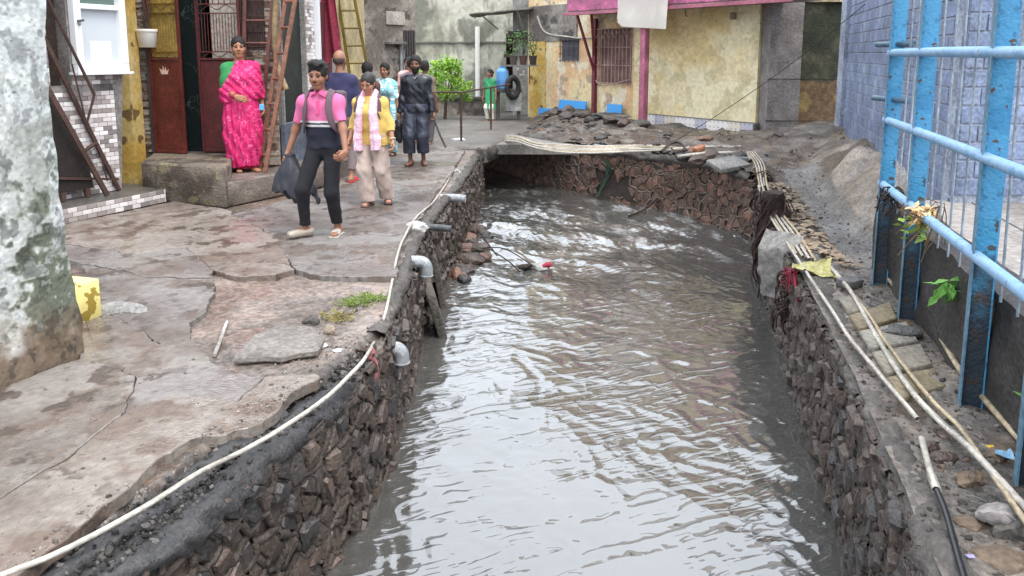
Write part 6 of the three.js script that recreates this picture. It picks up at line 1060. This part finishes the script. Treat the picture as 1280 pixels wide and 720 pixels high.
  for (const [k, e] of [['l', 1], ['r', -1]]) {
    if (o.noHand?.[k]) continue;
    const y = (o.handDir?.[k] ? v3(...o.handDir[k]) : J['wr' + k].clone().sub(J['el' + k])).normalize(), ph = o.palm?.[k] ? v3(...o.palm[k]) : v3(-e, 0, 0.25), z = ph.addScaledVector(y, -ph.dot(y)).normalize(), x = y.clone().cross(z);
    const thumbX = o.thumb?.[k] ?? (x.z > 0 ? 1 : -1), m = new THREE.Matrix4().makeBasis(x, y, z).setPosition(J['wr' + k]).scale(v3(thumbX * s, s, s)), hg = handGeo(o.curl?.[k] ?? 0.45).clone().applyMatrix4(m);
    if (thumbX < 0) { const ix = hg.index.array; for (let i = 0; i < ix.length; i += 3) { const t = ix[i]; ix[i] = ix[i + 1]; ix[i + 1] = t; } hg.computeVertexNormals(); }
    geos.push(hg);
  }
  for (const q of geos) q.userData.ready = true;
  mesh('body', geos.map(q => q), skin(...(o.skin || [150, 106, 82])), g);
  // face details
  const onHead = (geo) => { geo.applyMatrix4(hm); return geo; };
  if (!o.back) {
    for (const e of [1, -1]) { mesh('eye', onHead(new THREE.SphereGeometry(0.0092, 10, 8).scale(1.25, 0.6, 0.7).translate(e * 0.032, 0.002, 0.081)), MH.eye, g); mesh('eyebrow', onHead(tube([v3(e * 0.014, 0.026, 0.091), v3(e * 0.032, 0.031, 0.088), v3(e * 0.050, 0.024, 0.074)], 0.0030, 8, 5)), MH.brow, g); }
    mesh('lips', onHead(new THREE.SphereGeometry(0.012, 12, 8).scale(1.6, 0.42, 0.5).translate(0, -0.058, 0.089)), mat(...(o.lips || [142, 84, 76]), 0.5, { tx: null }), g);
  }
  if (o.hair !== 'bald') {
    const K = (o.hairThick || 0.014) * 0.7, cr = ell(v3(0, 0.034, -0.014), v3(0.074 + K, 0.088 + K, 0.094 + K)), long = o.hair === 'long' || o.hair === 'bun', nape = ell(v3(0, -0.04, -0.05), v3(0.068, 0.075, 0.055)), bun = ell(o.hair === 'bun' ? v3(0, 0.02, -0.125) : v3(0, 0, -0.05), v3(0.045, 0.045, 0.04)), top = o.quiff ? ell(v3(0.0, 0.105, 0.045), v3(0.075, 0.035, 0.055)) : null, hl = (o.hairline ?? 0.062) - 0.012;
    const hf = (x, y, z) => { let d = smin(cr(x, y, z), nape(x, y, z), 0.03); if (o.hair === 'bun') d = smin(d, bun(x, y, z), 0.01); if (top) d = smin(d, top(x, y, z), 0.025); d += 0.0035 * n3(x * 60, y * 30, z * 60) + (top ? 0.006 * n3(x * 45, y * 45, z * 30) : 0); const facecut = (z * 0.8 - y * 0.62) - hl + 0.021 + (long ? 0.012 : 0.004) - Math.max(0, Math.abs(x) - (long ? 0.0 : 0.035)) * (long ? 0.62 : 0.5) + 0.006 * n3(x * 70, y * 40, 3); return smax(smax(d, facecut, 0.006), long ? -1 : (-0.05 - y) + (z > -0.02 ? 0.045 * sst(-0.03, 0.02, z) : 0), 0.008); };
    mesh('hair', onHead(nets(hf, v3(-0.115, -0.16, -0.19), v3(0.115, 0.165, 0.125), o.cell ? 0.009 : 0.0065)), MH[o.hairTone || 'black'], g);
  }
  if (o.beard) { const HF = headField(o), bfd = (x, y, z) => smax(smax(HF(x, y, z) - 0.0035, y + 0.056 - 0.03 * Math.abs(x) / 0.05, 0.01), -(z - 0.0), 0.01); mesh('beard', onHead(nets((x, y, z) => bfd(x, y, z) + 0.002 * n3(x * 80, y * 80, z * 80), v3(-0.1, -0.14, -0.02), v3(0.1, 0.0, 0.12), 0.007)), MH.black, g); mesh('moustache', onHead(tube([v3(-0.026, -0.052, 0.085), v3(0, -0.043, 0.099), v3(0.026, -0.052, 0.085)], 0.0055, 10, 5)), MH.black, g); }
  else if (o.moustache) mesh('moustache', onHead(tube([v3(-0.024, -0.050, 0.086), v3(0, -0.043, 0.098), v3(0.024, -0.050, 0.086)], 0.0028, 10, 5)), MH.black, g);
  const fold = (x, y, z, a) => a * (fbm(x * 9 / s + 3 * (o.seed || 0), y * 5 / s, z * 9 / s, 3) + 0.5 * n3(x * 16 + y * 9, y * 8, z * 16));
  const cut = (p, n) => (x, y, z) => (x - p.x) * n.x + (y - p.y) * n.y + (z - p.z) * n.z;
  const cell = o.cell || 0.0095;
  const cloth = (name, f, m, l = lo, h = hi, color) => {
    const q = nets(f, l, h, cell); if (color) { const p = q.attributes.position, c = new Float32Array(p.count * 3); for (let i = 0; i < p.count; i++) { const k = color(p.getX(i) / s, p.getY(i) / s, p.getZ(i) / s); c[3 * i] = lin(k[0]); c[3 * i + 1] = lin(k[1]); c[3 * i + 2] = lin(k[2]); } q.setAttribute('color', new THREE.BufferAttribute(c, 3)); }
    return mesh(name, q, m, g);
  };
  const top = (e, hem, sleeve, amp = 0.012, neck = 0.05, flare = 0) => { // shirt-like garment
    const tf = union(torso(e / s), 0.06 * s), skirt = flare ? union([hb(-0.10, 0.085 * F, 0.115 * F + flare * 0.5), hb(-0.24, 0.09 * F, 0.12 * F + flare)], 0.08 * s) : null;
    const sl = ['l', 'r'].map(k => { const a = J['sh' + k], b = J['el' + k], c = J['wr' + k], two = sleeve > 1, q = two ? [bone(a, b, 0.053 * s * F ** 0.6 + e * 0.3, 0.050 * s * F ** 0.6 + e * 0.3), bone(b, c, 0.050 * s * F ** 0.5 + e * 0.3, 0.040 * s + e * 0.3)] : [bone(a, b, 0.049 * s * F ** 0.5 + e * 0.3, 0.056 * s * F ** 0.6 + e * 0.3)], f = union(q, 0.03), p = two ? b.clone().lerp(c, sleeve - 1) : a.clone().lerp(b, sleeve), n = (two ? c.clone().sub(b) : b.clone().sub(a)).normalize(), cp = cut(p, n); return two && sleeve >= 2 ? f : (x, y, z) => Math.max(f(x, y, z), (x - a.x) * (x - a.x) + (y - a.y) * (y - a.y) + (z - a.z) * (z - a.z) > 0.0004 && (!two || true) ? cp(x, y, z) : -1); });
    const nc = cut(sc.clone().addScaledVector(up, neck * s), up), ncf = cut(sc.clone().addScaledVector(up, (neck - 0.03) * s).add(X(0, 0, 0.07)), v3(0, up.y * 0.8, 0.6 + up.z).normalize());
    return (x, y, z) => { let d = tf(x, y, z); if (skirt) d = smin(d, skirt(x, y, z), 0.08); d = smin(d, Math.min(sl[0](x, y, z), sl[1](x, y, z)), 0.035 * s); d += fold(x, y, z, amp); return Math.max(d, hem * s + 0.008 * Math.sin(x * 30) - y, nc(x, y, z)); };
  };
  const trousers = (e, hem, low, amp = 0.012, topY = 0.99) => { const f = union([hb(-0.02, 0.08 * F, 0.105 * F + e), hb(0.06, 0.075 * F, 0.095 * F + e)], 0.05), L = ['l', 'r'].map(k => union([bone(J['hp' + k], J['kn' + k], (0.092 * F + e) * s, (0.066 + e + low * 0.3) * s), bone(J['kn' + k], J['an' + k].clone().add(X(0, -0.03, 0)), (0.064 + e + low * 0.3) * s, (0.047 + e + low) * s)], 0.03 * s)); return (x, y, z) => { let d = smin(f(x, y, z), smin(L[0](x, y, z), L[1](x, y, z), 0.012), 0.03); d += fold(x, y, z, amp); return Math.max(d, hem * s - y, y - topY * s); }; };
  return { g, s, J, X, pel, sc, nk, hd, up, hm, onHead, torso, arm, hb, mid, foot, leg, cloth, top, trousers, fold, cut, lo, hi, cell };
}
const fab = (r, g, b, o = {}) => mat(r, g, b, 0.9, { tx: null, bump: 0.0025, bt: T.cloth, ...o });
const vfab = () => mat(255, 255, 255, 0.9, { tx: null, bump: 0.0025, bt: T.cloth, vertexColors: true });
function shoes(p, k, m, kind) {                            // soft clog, slide or sandal round the foot
  const f = union(p.foot(k, kind === 'clog' ? 0.012 : 0.004), 0.02), an = p.J['an' + k], s = p.s, ft = p.J['ft' + k], yaw = ft[3] || 0, fw = v3(Math.sin(yaw), 0, Math.cos(yaw)), c = an.clone().addScaledVector(fw, 0.05 * s), lo = c.clone().add(v3(-0.19, -0.12, -0.19)), hi = c.clone().add(v3(0.19, 0.03, 0.19)), cl = p.cut(c.clone().add(v3(0, -0.015, 0)), v3(0, 1, 0)), sole = p.cut(c.clone().add(v3(0, -0.058 * s - 0.004, 0)), v3(0, 1, 0)), open = p.cut(an.clone().addScaledVector(fw, 0.075 * s), fw);
  const wide = union(p.foot(k, 0.02), 0.02);
  mesh('shoe', nets((x, y, z) => kind === 'clog' ? Math.max(f(x, y, z), cl(x, y, z)) : Math.min(Math.max(wide(x, y, z), sole(x, y, z)), Math.max(f(x, y, z) - 0.006, Math.abs(open(x, y, z)) - 0.045, -1)), lo, hi, 0.0075), m, p.g);
}
function strip(name, pts, w, t, m, p, seg = 24) {          // a flat strap following points
  const cv = new THREE.CatmullRomCurve3(pts), pos = [], idx = []; const c = p.sc.clone().lerp(p.pel, 0.4);
  for (let i = 0; i <= seg; i++) { const a = cv.getPointAt(i / seg), tg = cv.getTangentAt(i / seg), n = a.clone().sub(c).setY(a.y > p.sc.y ? 0.25 : 0.02).normalize(), sd = tg.clone().cross(n).normalize(); for (const [u, h] of [[-1, 0], [-1, 1], [1, 1], [1, 0]]) { const q = a.clone().addScaledVector(sd, u * w / 2).addScaledVector(n, h * t); pos.push(q.x, q.y, q.z); } }
  for (let i = 0; i < seg; i++) for (let j = 0; j < 4; j++) { const a = i * 4 + j, b = i * 4 + (j + 1) % 4; idx.push(a, b, a + 4, b, b + 4, a + 4); }
  const g = new THREE.BufferGeometry(); g.setAttribute('position', new THREE.Float32BufferAttribute(pos, 3)); g.setIndex(idx); g.computeVertexNormals(); return mesh(name, g, m, p.g);
}
const stand = (px, py, y = 0) => { const p = P(px, py, y); if (y === 0) p.y = pathTop(p.x, -p.z) + 0.003; return p; };

{ // woman in a pink saree on the step
  const p = person({ h: 1.66, pos: P(306, 214, 0.286), turn: 0.45, fat: 1.32, belly: 1.16, bust: true, wide: 0.19, jaw: 1.14, skin: [156, 108, 82], hair: 'bun', hairline: 0.064, label: 'woman in a pink saree with green blouse standing on the step', head: { yaw: -0.1 }, hands: { r: [-0.09, 0.99, 0.285], l: [0.26, 0.86, 0.02] }, palm: { r: [0.2, -0.2, -1] }, handDir: { r: [0.9, -0.25, 0.35] }, curl: { r: 0.5, l: 0.4 }, feet: { l: [0.10, 0, 0.06, 0.35], r: [-0.07, 0, 0.02, -0.1] }, seed: 1 });
  const { s, X, mid, hb, sc, up, J } = p;
  p.cloth('blouse', p.top(0.012, 1.10, 0.62, 0.006, 0.03), fab(52, 132, 76));
  T.saree = tex(512, 0.5, (a, b) => { const q = pf(a, b, 10, 401, 4), r = Math.abs(pf(a, b, 7, 403, 3) - 0.5); let k = mixc([190, 20, 88], [206, 38, 108], q); if (r < 0.018 && q > 0.4) k = [232, 110, 160]; if (pn(a, b, 40, 407) > 0.86 && q > 0.5) k = mixc(k, [240, 150, 184], 0.6); return k; });
  const sm_ = mat(255, 255, 255, 0.75, { tx: T.saree, bump: 0.002, bt: T.cloth });
  // skirt: an oval column with pleats; drape over the torso and one shoulder
  const ang = (x, z) => Math.atan2(x, z);
  p.cloth('saree_skirt', (x, y, z) => { const t = clamp((0.98 * s - y) / (0.9 * s)), rx = lerp(0.20, 0.185, t) * s + 0.05 * s * Math.sin(t * 3.1), rz = lerp(0.175, 0.19, t) * s + 0.035 * s * Math.sin(t * 3.1), a = ang(x, z), pl = 0.012 * Math.sin(a * 16 + y * 5 + 2.5 * n3(y * 3, a, 1)) * sst(-2.2, -0.3, Math.cos(a) - 1.3) + 0.010 * Math.sin((x * 2.2 + y) * 26) * sst(0.1, 0.6, t); const d = (Math.hypot(x / rx, (z - 0.01) / rz) - 1) * rz; return Math.max(d + pl + p.fold(x, y, z, 0.012), 0.085 * s + 0.02 * n3(x * 8, z * 8, 2) - y, y - 1.02 * s); }, sm_);
  const tors = union(p.torso(0.028), 0.06), pn_ = p.cut(mid(X(-0.115, 0, 0), 0.42), v3(-0.86, 0.50, 0)), armL = union(p.arm('l', 0.022), 0.03), top_ = p.cut(sc.clone().addScaledVector(up, 0.045 * s), up);
  p.cloth('saree_drape', (x, y, z) => { let d = smin(Math.max(tors(x, y, z), pn_(x, y, z)), Math.max(armL(x, y, z), 0.88 * s - y), 0.07); d += 0.006 * Math.sin((x * 0.9 + y) * 60 + 3 * n3(x * 6, y * 6, 2)) + p.fold(x, y, z, 0.010); return Math.max(d, 0.93 * s - y + 0.1 * x, top_(x, y, z)); }, sm_);
  mesh('petticoat', nets((x, y, z) => Math.max((Math.hypot(x / (0.15 * s), (z - 0.01) / (0.14 * s)) - 1) * 0.14 + 0.008 * Math.sin(Math.atan2(x, z) * 12), 0.05 * s - y, y - 0.2 * s), v3(-0.25, 0, -0.25), v3(0.25, 0.3, 0.25), 0.012), fab(170, 26, 70), p.g);
  mesh('bangle', new THREE.TorusGeometry(0.034 * s, 0.006, 6, 18).applyQuaternion(new THREE.Quaternion().setFromUnitVectors(v3(0, 0, 1), J.wrr.clone().sub(J.elr).normalize())).translate(...J.wrr.clone().lerp(J.elr, 0.12).toArray()), mat(186, 54, 60, 0.3, { tx: null }), p.g);
  mesh('bindi', p.onHead(new THREE.SphereGeometry(0.005, 8, 6).translate(0, 0.036, 0.088)), mat(150, 20, 40, 0.5, { tx: null }), p.g);
}
{ // young man in the pink and black polo shirt, walking
  const p = person({ h: 1.70, k: 0.985, pos: stand(409, 298), turn: -0.12, hip: 0.885, fat: 0.9, wide: 0.185, skin: [140, 96, 74], hair: 'short', quiff: true, hairThick: 0.018, hairline: 0.066, moustache: true, label: 'young man in pink and black polo shirt with backpack walking', lean: 0.06, twist: -0.03, head: { yaw: -0.05, pitch: 0.08 }, feet: { r: [-0.19, 0.02, 0.10, -0.75], l: [0.10, 0, -0.04, 0.05] }, hands: { r: [-0.34, 0.83, 0.08], l: [0.30, 0.86, 0.22] }, handDir: { l: [-0.35, -0.45, 0.7] }, palm: { l: [-1, -0.2, -0.1] }, curl: { l: 1.0, r: 1.1 }, seed: 2 });
  const { s, J, X, sc, mid, up } = p, pk = [206, 104, 148], bk = [26, 28, 44], wh = [226, 224, 226];
  p.cloth('polo_shirt', p.top(0.02, 0.88, 0.74, 0.012), vfab(), p.lo, p.hi, (x, y, z) => Math.abs(x) > 0.2 && y > 1.02 ? pk : y > 1.158 ? pk : y > 1.134 ? wh : y > 1.120 ? bk : y > 1.098 ? wh : bk);
  p.cloth('trousers', p.trousers(0.004, 0.12, -0.002, 0.012), fab(18, 18, 24));
  mesh('collar', [1, -1].map(e => rough(bx(0.085 * s, 0.012, 0.075 * s, 0, 0, 0).rotateX(0.75).rotateZ(-e * 0.55).rotateY(e * 0.6), 0.006, 20).translate(...sc.clone().add(X(e * 0.048, 0.035, 0.068)).toArray())), fab(206, 84, 136), p.g);
  mesh('placket', bx(0.03 * s, 0.13 * s, 0.01).rotateX(-0.12).translate(...mid(X(0, 0, 0.106), 0.40).toArray()), fab(204, 78, 130), p.g);
  for (const e of [1, -1]) strip('strap', [X(e * 0.10, 1.36, -0.10), X(e * 0.115, 1.44, 0.0), X(e * 0.115, 1.40, 0.09), X(e * 0.115, 1.28, 0.135), X(e * 0.135, 1.14, 0.115), X(e * 0.165, 1.05, 0.03)].map(v => v.add(v3(0, 0, 0.012))), 0.062, 0.014, fab(98, 80, 88), p);
  p.cloth('backpack', (x, y, z) => { const q = [Math.abs(x) - 0.13 * s, Math.abs(y - 1.2 * s) - 0.2 * s, Math.abs(z + 0.2 * s) - 0.06 * s]; return Math.hypot(...q.map(v => Math.max(v, 0))) - 0.03 + p.fold(x, y, z, 0.008); }, fab(86, 74, 80));
  shoes(p, 'r', mat(206, 192, 176, 0.7), 'clog'); shoes(p, 'l', mat(222, 214, 202, 0.7), 'slide');
  // the black jacket he carries
  const c = p.g.localToWorld(J.wrr.clone().add(X(0.02, -0.03, 0.0))), jk = thing('black_jacket', 'crumpled black rain jacket carried by the man in pink', 'jacket', c, -0.12);
  const jf = (x, y, z) => { const t = clamp(-y / 0.5), w = 0.05 + 0.25 * Math.min(1, t * 1.7) * 0.6, d = Math.hypot((x - 0.05 * t) / w, z / (0.06 + 0.09 * t)) - 1, rag = -0.38 - 0.07 * n3(x * 11, z * 9, 3) - 0.05 * n3(x * 26, 1, 5) - y; return Math.max(d * 0.075 + 0.022 * n3(x * 9 + 2, y * 6, z * 9) + 0.012 * n3(x * 22, y * 9, z * 20), rag, y - 0.03); };
  mesh('cloth', nets(jf, v3(-0.34, -0.56, -0.22), v3(0.4, 0.06, 0.22), 0.0105), mat(36, 38, 46, 0.55, { tx: null, bump: 0.003, bt: T.lumps }), jk);
}
{ // woman in yellow kurta with pale pink scarf
  const p = person({ h: 1.54, k: 0.985, pos: stand(467, 258), turn: -0.15, fat: 1.18, belly: 1.08, bust: true, wide: 0.178, jaw: 1.08, skin: [168, 120, 96], hair: 'bun', hairTone: 'grey', hairline: 0.062, label: 'woman in yellow kurta with pale pink scarf and backpack walking', lean: 0.05, head: { pitch: 0.34, yaw: -0.12 }, feet: { r: [-0.02, 0, 0.12, -0.1], l: [0.17, 0.01, -0.10, 0.35] }, hands: { r: [-0.28, 0.86, 0.06], l: [0.32, 0.85, 0.10] }, curl: { l: 0.8, r: 0.6 }, seed: 3 });
  const { s, J, X, sc, mid } = p;
  p.cloth('kurta', p.top(0.026, 0.80, 1.45, 0.014, 0.04, 0.012), fab(204, 174, 96));
  p.cloth('trousers', p.trousers(0.022, 0.06, 0.030, 0.022, 0.95), fab(176, 158, 148));
  T.scarf = tex(256, 0.14, (a, b) => { const q = pf(a, b, 10, 411, 2); return q > 0.6 ? [216, 162, 184] : mixc([236, 206, 218], [226, 186, 204], q); });
  const sm_ = mat(255, 255, 255, 0.9, { tx: T.scarf, bump: 0.003, bt: T.cloth }), sf = (e) => { const pts = [X(e * 0.02, 1.46, -0.06), X(e * 0.075, 1.48, 0.0), X(e * 0.085, 1.38, 0.135), X(e * 0.085, 1.22, 0.215), X(e * 0.105, 1.02, 0.20), X(e * 0.12, 0.90, 0.195), X(e * 0.12, 0.76, 0.19)]; return union(pts.slice(1).map((q, i) => bone(pts[i], q, 0.034 + 0.004 * i, 0.038 + 0.004 * i)), 0.02); }, a = sf(1), b = sf(-1);
  p.cloth('scarf', (x, y, z) => Math.max(smin(a(x, y, z), b(x, y, z), 0.02) + 0.007 * Math.sin(x * 90 + 2 * n3(y * 5, x * 5, 1)) + p.fold(x, y, z, 0.012), 0.74 * s + 0.03 * n3(x * 20, 1, 1) - y), sm_, v3(-0.25, 0.65, -0.16), v3(0.25, 1.5, 0.32));
  for (const e of [1, -1]) strip('strap', [X(e * 0.12, 1.36, -0.11), X(e * 0.14, 1.435, -0.01), X(e * 0.145, 1.38, 0.09), X(e * 0.155, 1.24, 0.13), X(e * 0.18, 1.10, 0.06)].map(v => v.add(v3(0, 0, 0.02))), 0.06, 0.016, fab(92, 70, 74), p);
  p.cloth('backpack', (x, y, z) => { const q = [Math.abs(x) - 0.14 * s, Math.abs(y - 1.2 * s) - 0.17 * s, Math.abs(z + 0.23 * s) - 0.06 * s]; return Math.hypot(...q.map(v => Math.max(v, 0))) - 0.03 + p.fold(x, y, z, 0.008); }, fab(84, 64, 70), p.lo.clone().add(v3(0, 0, -0.15)), p.hi);
  for (const e of [1, -1]) mesh('spectacle_rim', p.onHead(new THREE.TorusGeometry(0.019, 0.0018, 5, 18).scale(1.1, 0.8, 1).translate(e * 0.031, 0, 0.096)), mat(120, 60, 50, 0.4, { tx: null }), p.g);
  mesh('wrist_watch', new THREE.TorusGeometry(0.033, 0.008, 6, 18).applyQuaternion(new THREE.Quaternion().setFromUnitVectors(v3(0, 0, 1), J.wrl.clone().sub(J.ell).normalize())).translate(...J.wrl.clone().lerp(J.ell, 0.15).toArray()), mat(206, 196, 170, 0.4, { tx: null }), p.g);
  shoes(p, 'r', mat(110, 84, 76, 0.7), 'slide'); shoes(p, 'l', mat(110, 84, 76, 0.7), 'slide');
}
{ // barefoot man in dark rain jacket
  const p = person({ h: 1.66, pos: stand(522, 209), turn: -0.05, fat: 1.0, wide: 0.19, skin: [112, 78, 62], hair: 'short', hairThick: 0.02, hairline: 0.066, beard: true, label: 'barefoot man in dark rain jacket and rolled trousers holding a stick', feet: { r: [-0.10, 0, 0.06, -0.3], l: [0.10, 0, 0.0, 0.35] }, hands: { r: [-0.27, 0.80, 0.06], l: [0.30, 0.79, 0.10] }, curl: { l: 1.1, r: 1.0 }, seed: 4, cell: 0.0115 });
  const jm = mat(30, 33, 40, 0.3, { tx: null, bump: 0.006, bt: T.lumps });
  p.cloth('rain_jacket', p.top(0.034, 0.84, 1.9, 0.020, 0.055, 0.022), jm); p.cloth('trousers', p.trousers(0.028, 0.20, 0.016, 0.022), mat(46, 50, 64, 0.5, { tx: null, bump: 0.006, bt: T.lumps }));
  mesh('collar', p.onHead(new THREE.TorusGeometry(0.064, 0.016, 8, 20).rotateX(1.25).translate(0, -0.165, -0.02)), jm, p.g); mesh('zip', [bar(p.X(0.0, 1.38, 0.135), p.X(-0.03, 1.42, 0.11), 0.006, 5), bar(p.X(0, 1.38, 0.135), p.X(0.03, 1.43, 0.10), 0.006, 5)], mat(190, 190, 190, 0.4), p.g);
  for (const k of ['l', 'r']) mesh('rolled_cuff', new THREE.TorusGeometry(0.078, 0.014, 6, 18).rotateX(1.57).translate(...p.J['kn' + k].clone().lerp(p.J['an' + k], 0.66).toArray()), jm, p.g);
  const w = p.g.localToWorld(p.J.wrl.clone().add(p.X(0.01, -0.07, 0.03))); tag(mesh('walking_stick', tube([w.clone().add(v3(-0.02, 0.10, -0.02)), w, w.clone().add(v3(0.08, -0.22, 0.06)), w.clone().add(v3(0.19, -0.46, 0.10))], 0.016, 16, 6), mat(96, 84, 76, 0.6)), 'bent dark stick in the hand of the barefoot man', 'stick');
  const w2 = p.g.localToWorld(p.J.wrr.clone().add(p.X(-0.01, -0.08, 0.03))); tag(mesh('dark_bag', rough(new THREE.SphereGeometry(0.1, 18, 14).scale(0.75, 2.0, 0.6).translate(0, -0.18, 0), 0.05, 9), mat(44, 46, 54, 0.5), scene, w2), 'dark carrier bag held by the barefoot man', 'bag');
}
{ // bald man in navy shirt, walking away
  const p = person({ h: 1.74, pos: stand(429, 231), turn: 3.0, back: true, fat: 1.06, wide: 0.19, skin: [146, 104, 82], hair: 'bald', label: 'bald man in navy shirt and red slippers walking away', feet: { r: [-0.10, 0, 0.05], l: [0.10, 0.02, -0.1] }, hands: { l: [0.25, 0.84, 0.1], r: [-0.28, 0.84, 0.12] }, curl: { l: 0.9, r: 0.9 }, seed: 5, cell: 0.0115 });
  p.cloth('shirt', p.top(0.024, 0.86, 0.8, 0.012), fab(48, 48, 80)); p.cloth('trousers', p.trousers(0.008, 0.16, 0.0, 0.012), fab(124, 112, 112));
  shoes(p, 'l', mat(196, 40, 60, 0.6, { tx: null }), 'slide'); shoes(p, 'r', mat(196, 40, 60, 0.6, { tx: null }), 'slide');
  mesh('hair', p.onHead(nets((x, y, z) => Math.max(ell(v3(0, 0.02, -0.014), v3(0.077, 0.08, 0.096))(x, y, z), y - 0.03, -0.06 - y, z - 0.0), v3(-0.1, -0.1, -0.13), v3(0.1, 0.1, 0.05), 0.009)), mat(104, 84, 76, 0.8), p.g);
  const b = p.g.localToWorld(p.J.wrr.clone().add(p.X(0.0, -0.1, 0.03))); tag(mesh('teal_bag', [rough(new THREE.BoxGeometry(0.13, 0.26, 0.06, 6, 10, 4).translate(0, -0.2, 0), 0.03, 10), tube([v3(-0.05, -0.08, 0), v3(0, 0.04, 0), v3(0.05, -0.08, 0)], 0.007, 12, 5)], mat(62, 140, 130, 0.5, { tx: null }), scene, b), 'teal carrier bag held by the bald man', 'bag');
}
{ // the people further back
  const far = (o, dress) => { const p = person({ cell: 0.0135, ...o }); dress(p); return p; };
  far({ h: 1.55, pos: stand(484, 197), turn: -0.1, fat: 1.02, bust: true, wide: 0.17, skin: [158, 112, 88], hair: 'bun', label: 'woman in aqua printed kurta walking behind the yellow kurta', head: { pitch: 0.1, yaw: -0.15 }, feet: { r: [-0.08, 0, 0.08], l: [0.1, 0, -0.1] }, seed: 6 }, p => { T.aqua = T.aqua || tex(256, 0.35, (a, b) => { const q = pf(a, b, 16, 421, 3); return q > 0.58 ? [232, 240, 240] : [126, 196, 206]; }); p.cloth('kurta', p.top(0.022, 0.5, 0.95, 0.012, 0.058, 0.01), mat(255, 255, 255, 0.9, { tx: T.aqua })); p.cloth('trousers', p.trousers(0.02, 0.06, 0.01, 0.015, 0.8), fab(150, 190, 196)); shoes(p, 'l', M.black, 'slide'); shoes(p, 'r', M.black, 'slide'); });
  far({ h: 1.66, pos: V(-2.02, 0, 15.6), turn: 3.1, back: true, skin: [130, 92, 74], hair: 'short', hairThick: 0.02, label: 'dark-haired man with slate backpack walking away beyond the group', seed: 7 }, p => { p.cloth('shirt', p.top(0.02, 0.86, 0.8, 0.012), fab(120, 104, 112)); p.cloth('trousers', p.trousers(0.008, 0.08, 0.0, 0.012), fab(60, 60, 72)); p.cloth('backpack', (x, y, z) => { const q = [Math.abs(x) - 0.13, Math.abs(y - 1.16) - 0.18, Math.abs(z + 0.18) - 0.06]; return Math.hypot(...q.map(v => Math.max(v, 0))) - 0.03; }, fab(72, 78, 98)); shoes(p, 'l', M.black, 'slide'); shoes(p, 'r', M.black, 'slide'); });
  far({ h: 1.66, pos: V(-2.35, 0, 17.6), turn: 0.1, skin: [140, 98, 78], hair: 'short', label: 'man in pale pink shirt facing the footpath beyond the group', seed: 8, moustache: true }, p => { p.cloth('shirt', p.top(0.022, 0.84, 0.9, 0.012), fab(224, 178, 172)); p.cloth('trousers', p.trousers(0.01, 0.08, 0.0, 0.012), fab(92, 86, 86)); shoes(p, 'l', M.black, 'slide'); shoes(p, 'r', M.black, 'slide'); });
  far({ h: 1.6, pos: V(-1.72, 0, 15.3), turn: 2.9, back: true, skin: [120, 84, 68], hair: 'short', hairThick: 0.02, label: 'dark-haired person half hidden behind the rain jacket', seed: 9 }, p => { p.cloth('shirt', p.top(0.022, 0.84, 0.9, 0.012), fab(120, 104, 92)); p.cloth('trousers', p.trousers(0.01, 0.08, 0.0, 0.012), fab(80, 76, 80)); });
  far({ h: 1.6, pos: V(-2.42, 0, 13.0), turn: 2.9, back: true, skin: [120, 84, 68], hair: 'short', hairThick: 0.022, label: 'dark-haired person in brown top behind the yellow kurta', seed: 10 }, p => { p.cloth('shirt', p.top(0.022, 0.84, 0.9, 0.012), fab(96, 70, 66)); p.cloth('trousers', p.trousers(0.01, 0.08, 0.0, 0.012), fab(90, 80, 84)); });
  far({ h: 1.34, pos: P(613, 152, 0.0), turn: -0.5, skin: [140, 98, 78], hair: 'bun', wide: 0.165, label: 'person in green saree standing by the washing counter', head: { yaw: -0.3 }, seed: 11 }, p => { const { s } = p; p.cloth('blouse', p.top(0.018, 1.05, 0.7, 0.008), fab(52, 130, 90)); p.cloth('saree', (x, y, z) => { const t = clamp((1.3 * s - y) / (1.0 * s)), r = lerp(0.15, 0.19, t) * s; return Math.max((Math.hypot(x / r, z / (r * 0.85)) - 1) * r * 0.85 + 0.01 * Math.sin(Math.atan2(x, z) * 12) + p.fold(x, y, z, 0.012), 0.42 * s - y, y - 1.28 * s + x * 0.9); }, fab(58, 158, 104)); p.cloth('trousers', p.trousers(0.01, 0.08, 0.0, 0.01, 0.6), fab(210, 204, 190)); });
}
renderer.render(scene, camera);
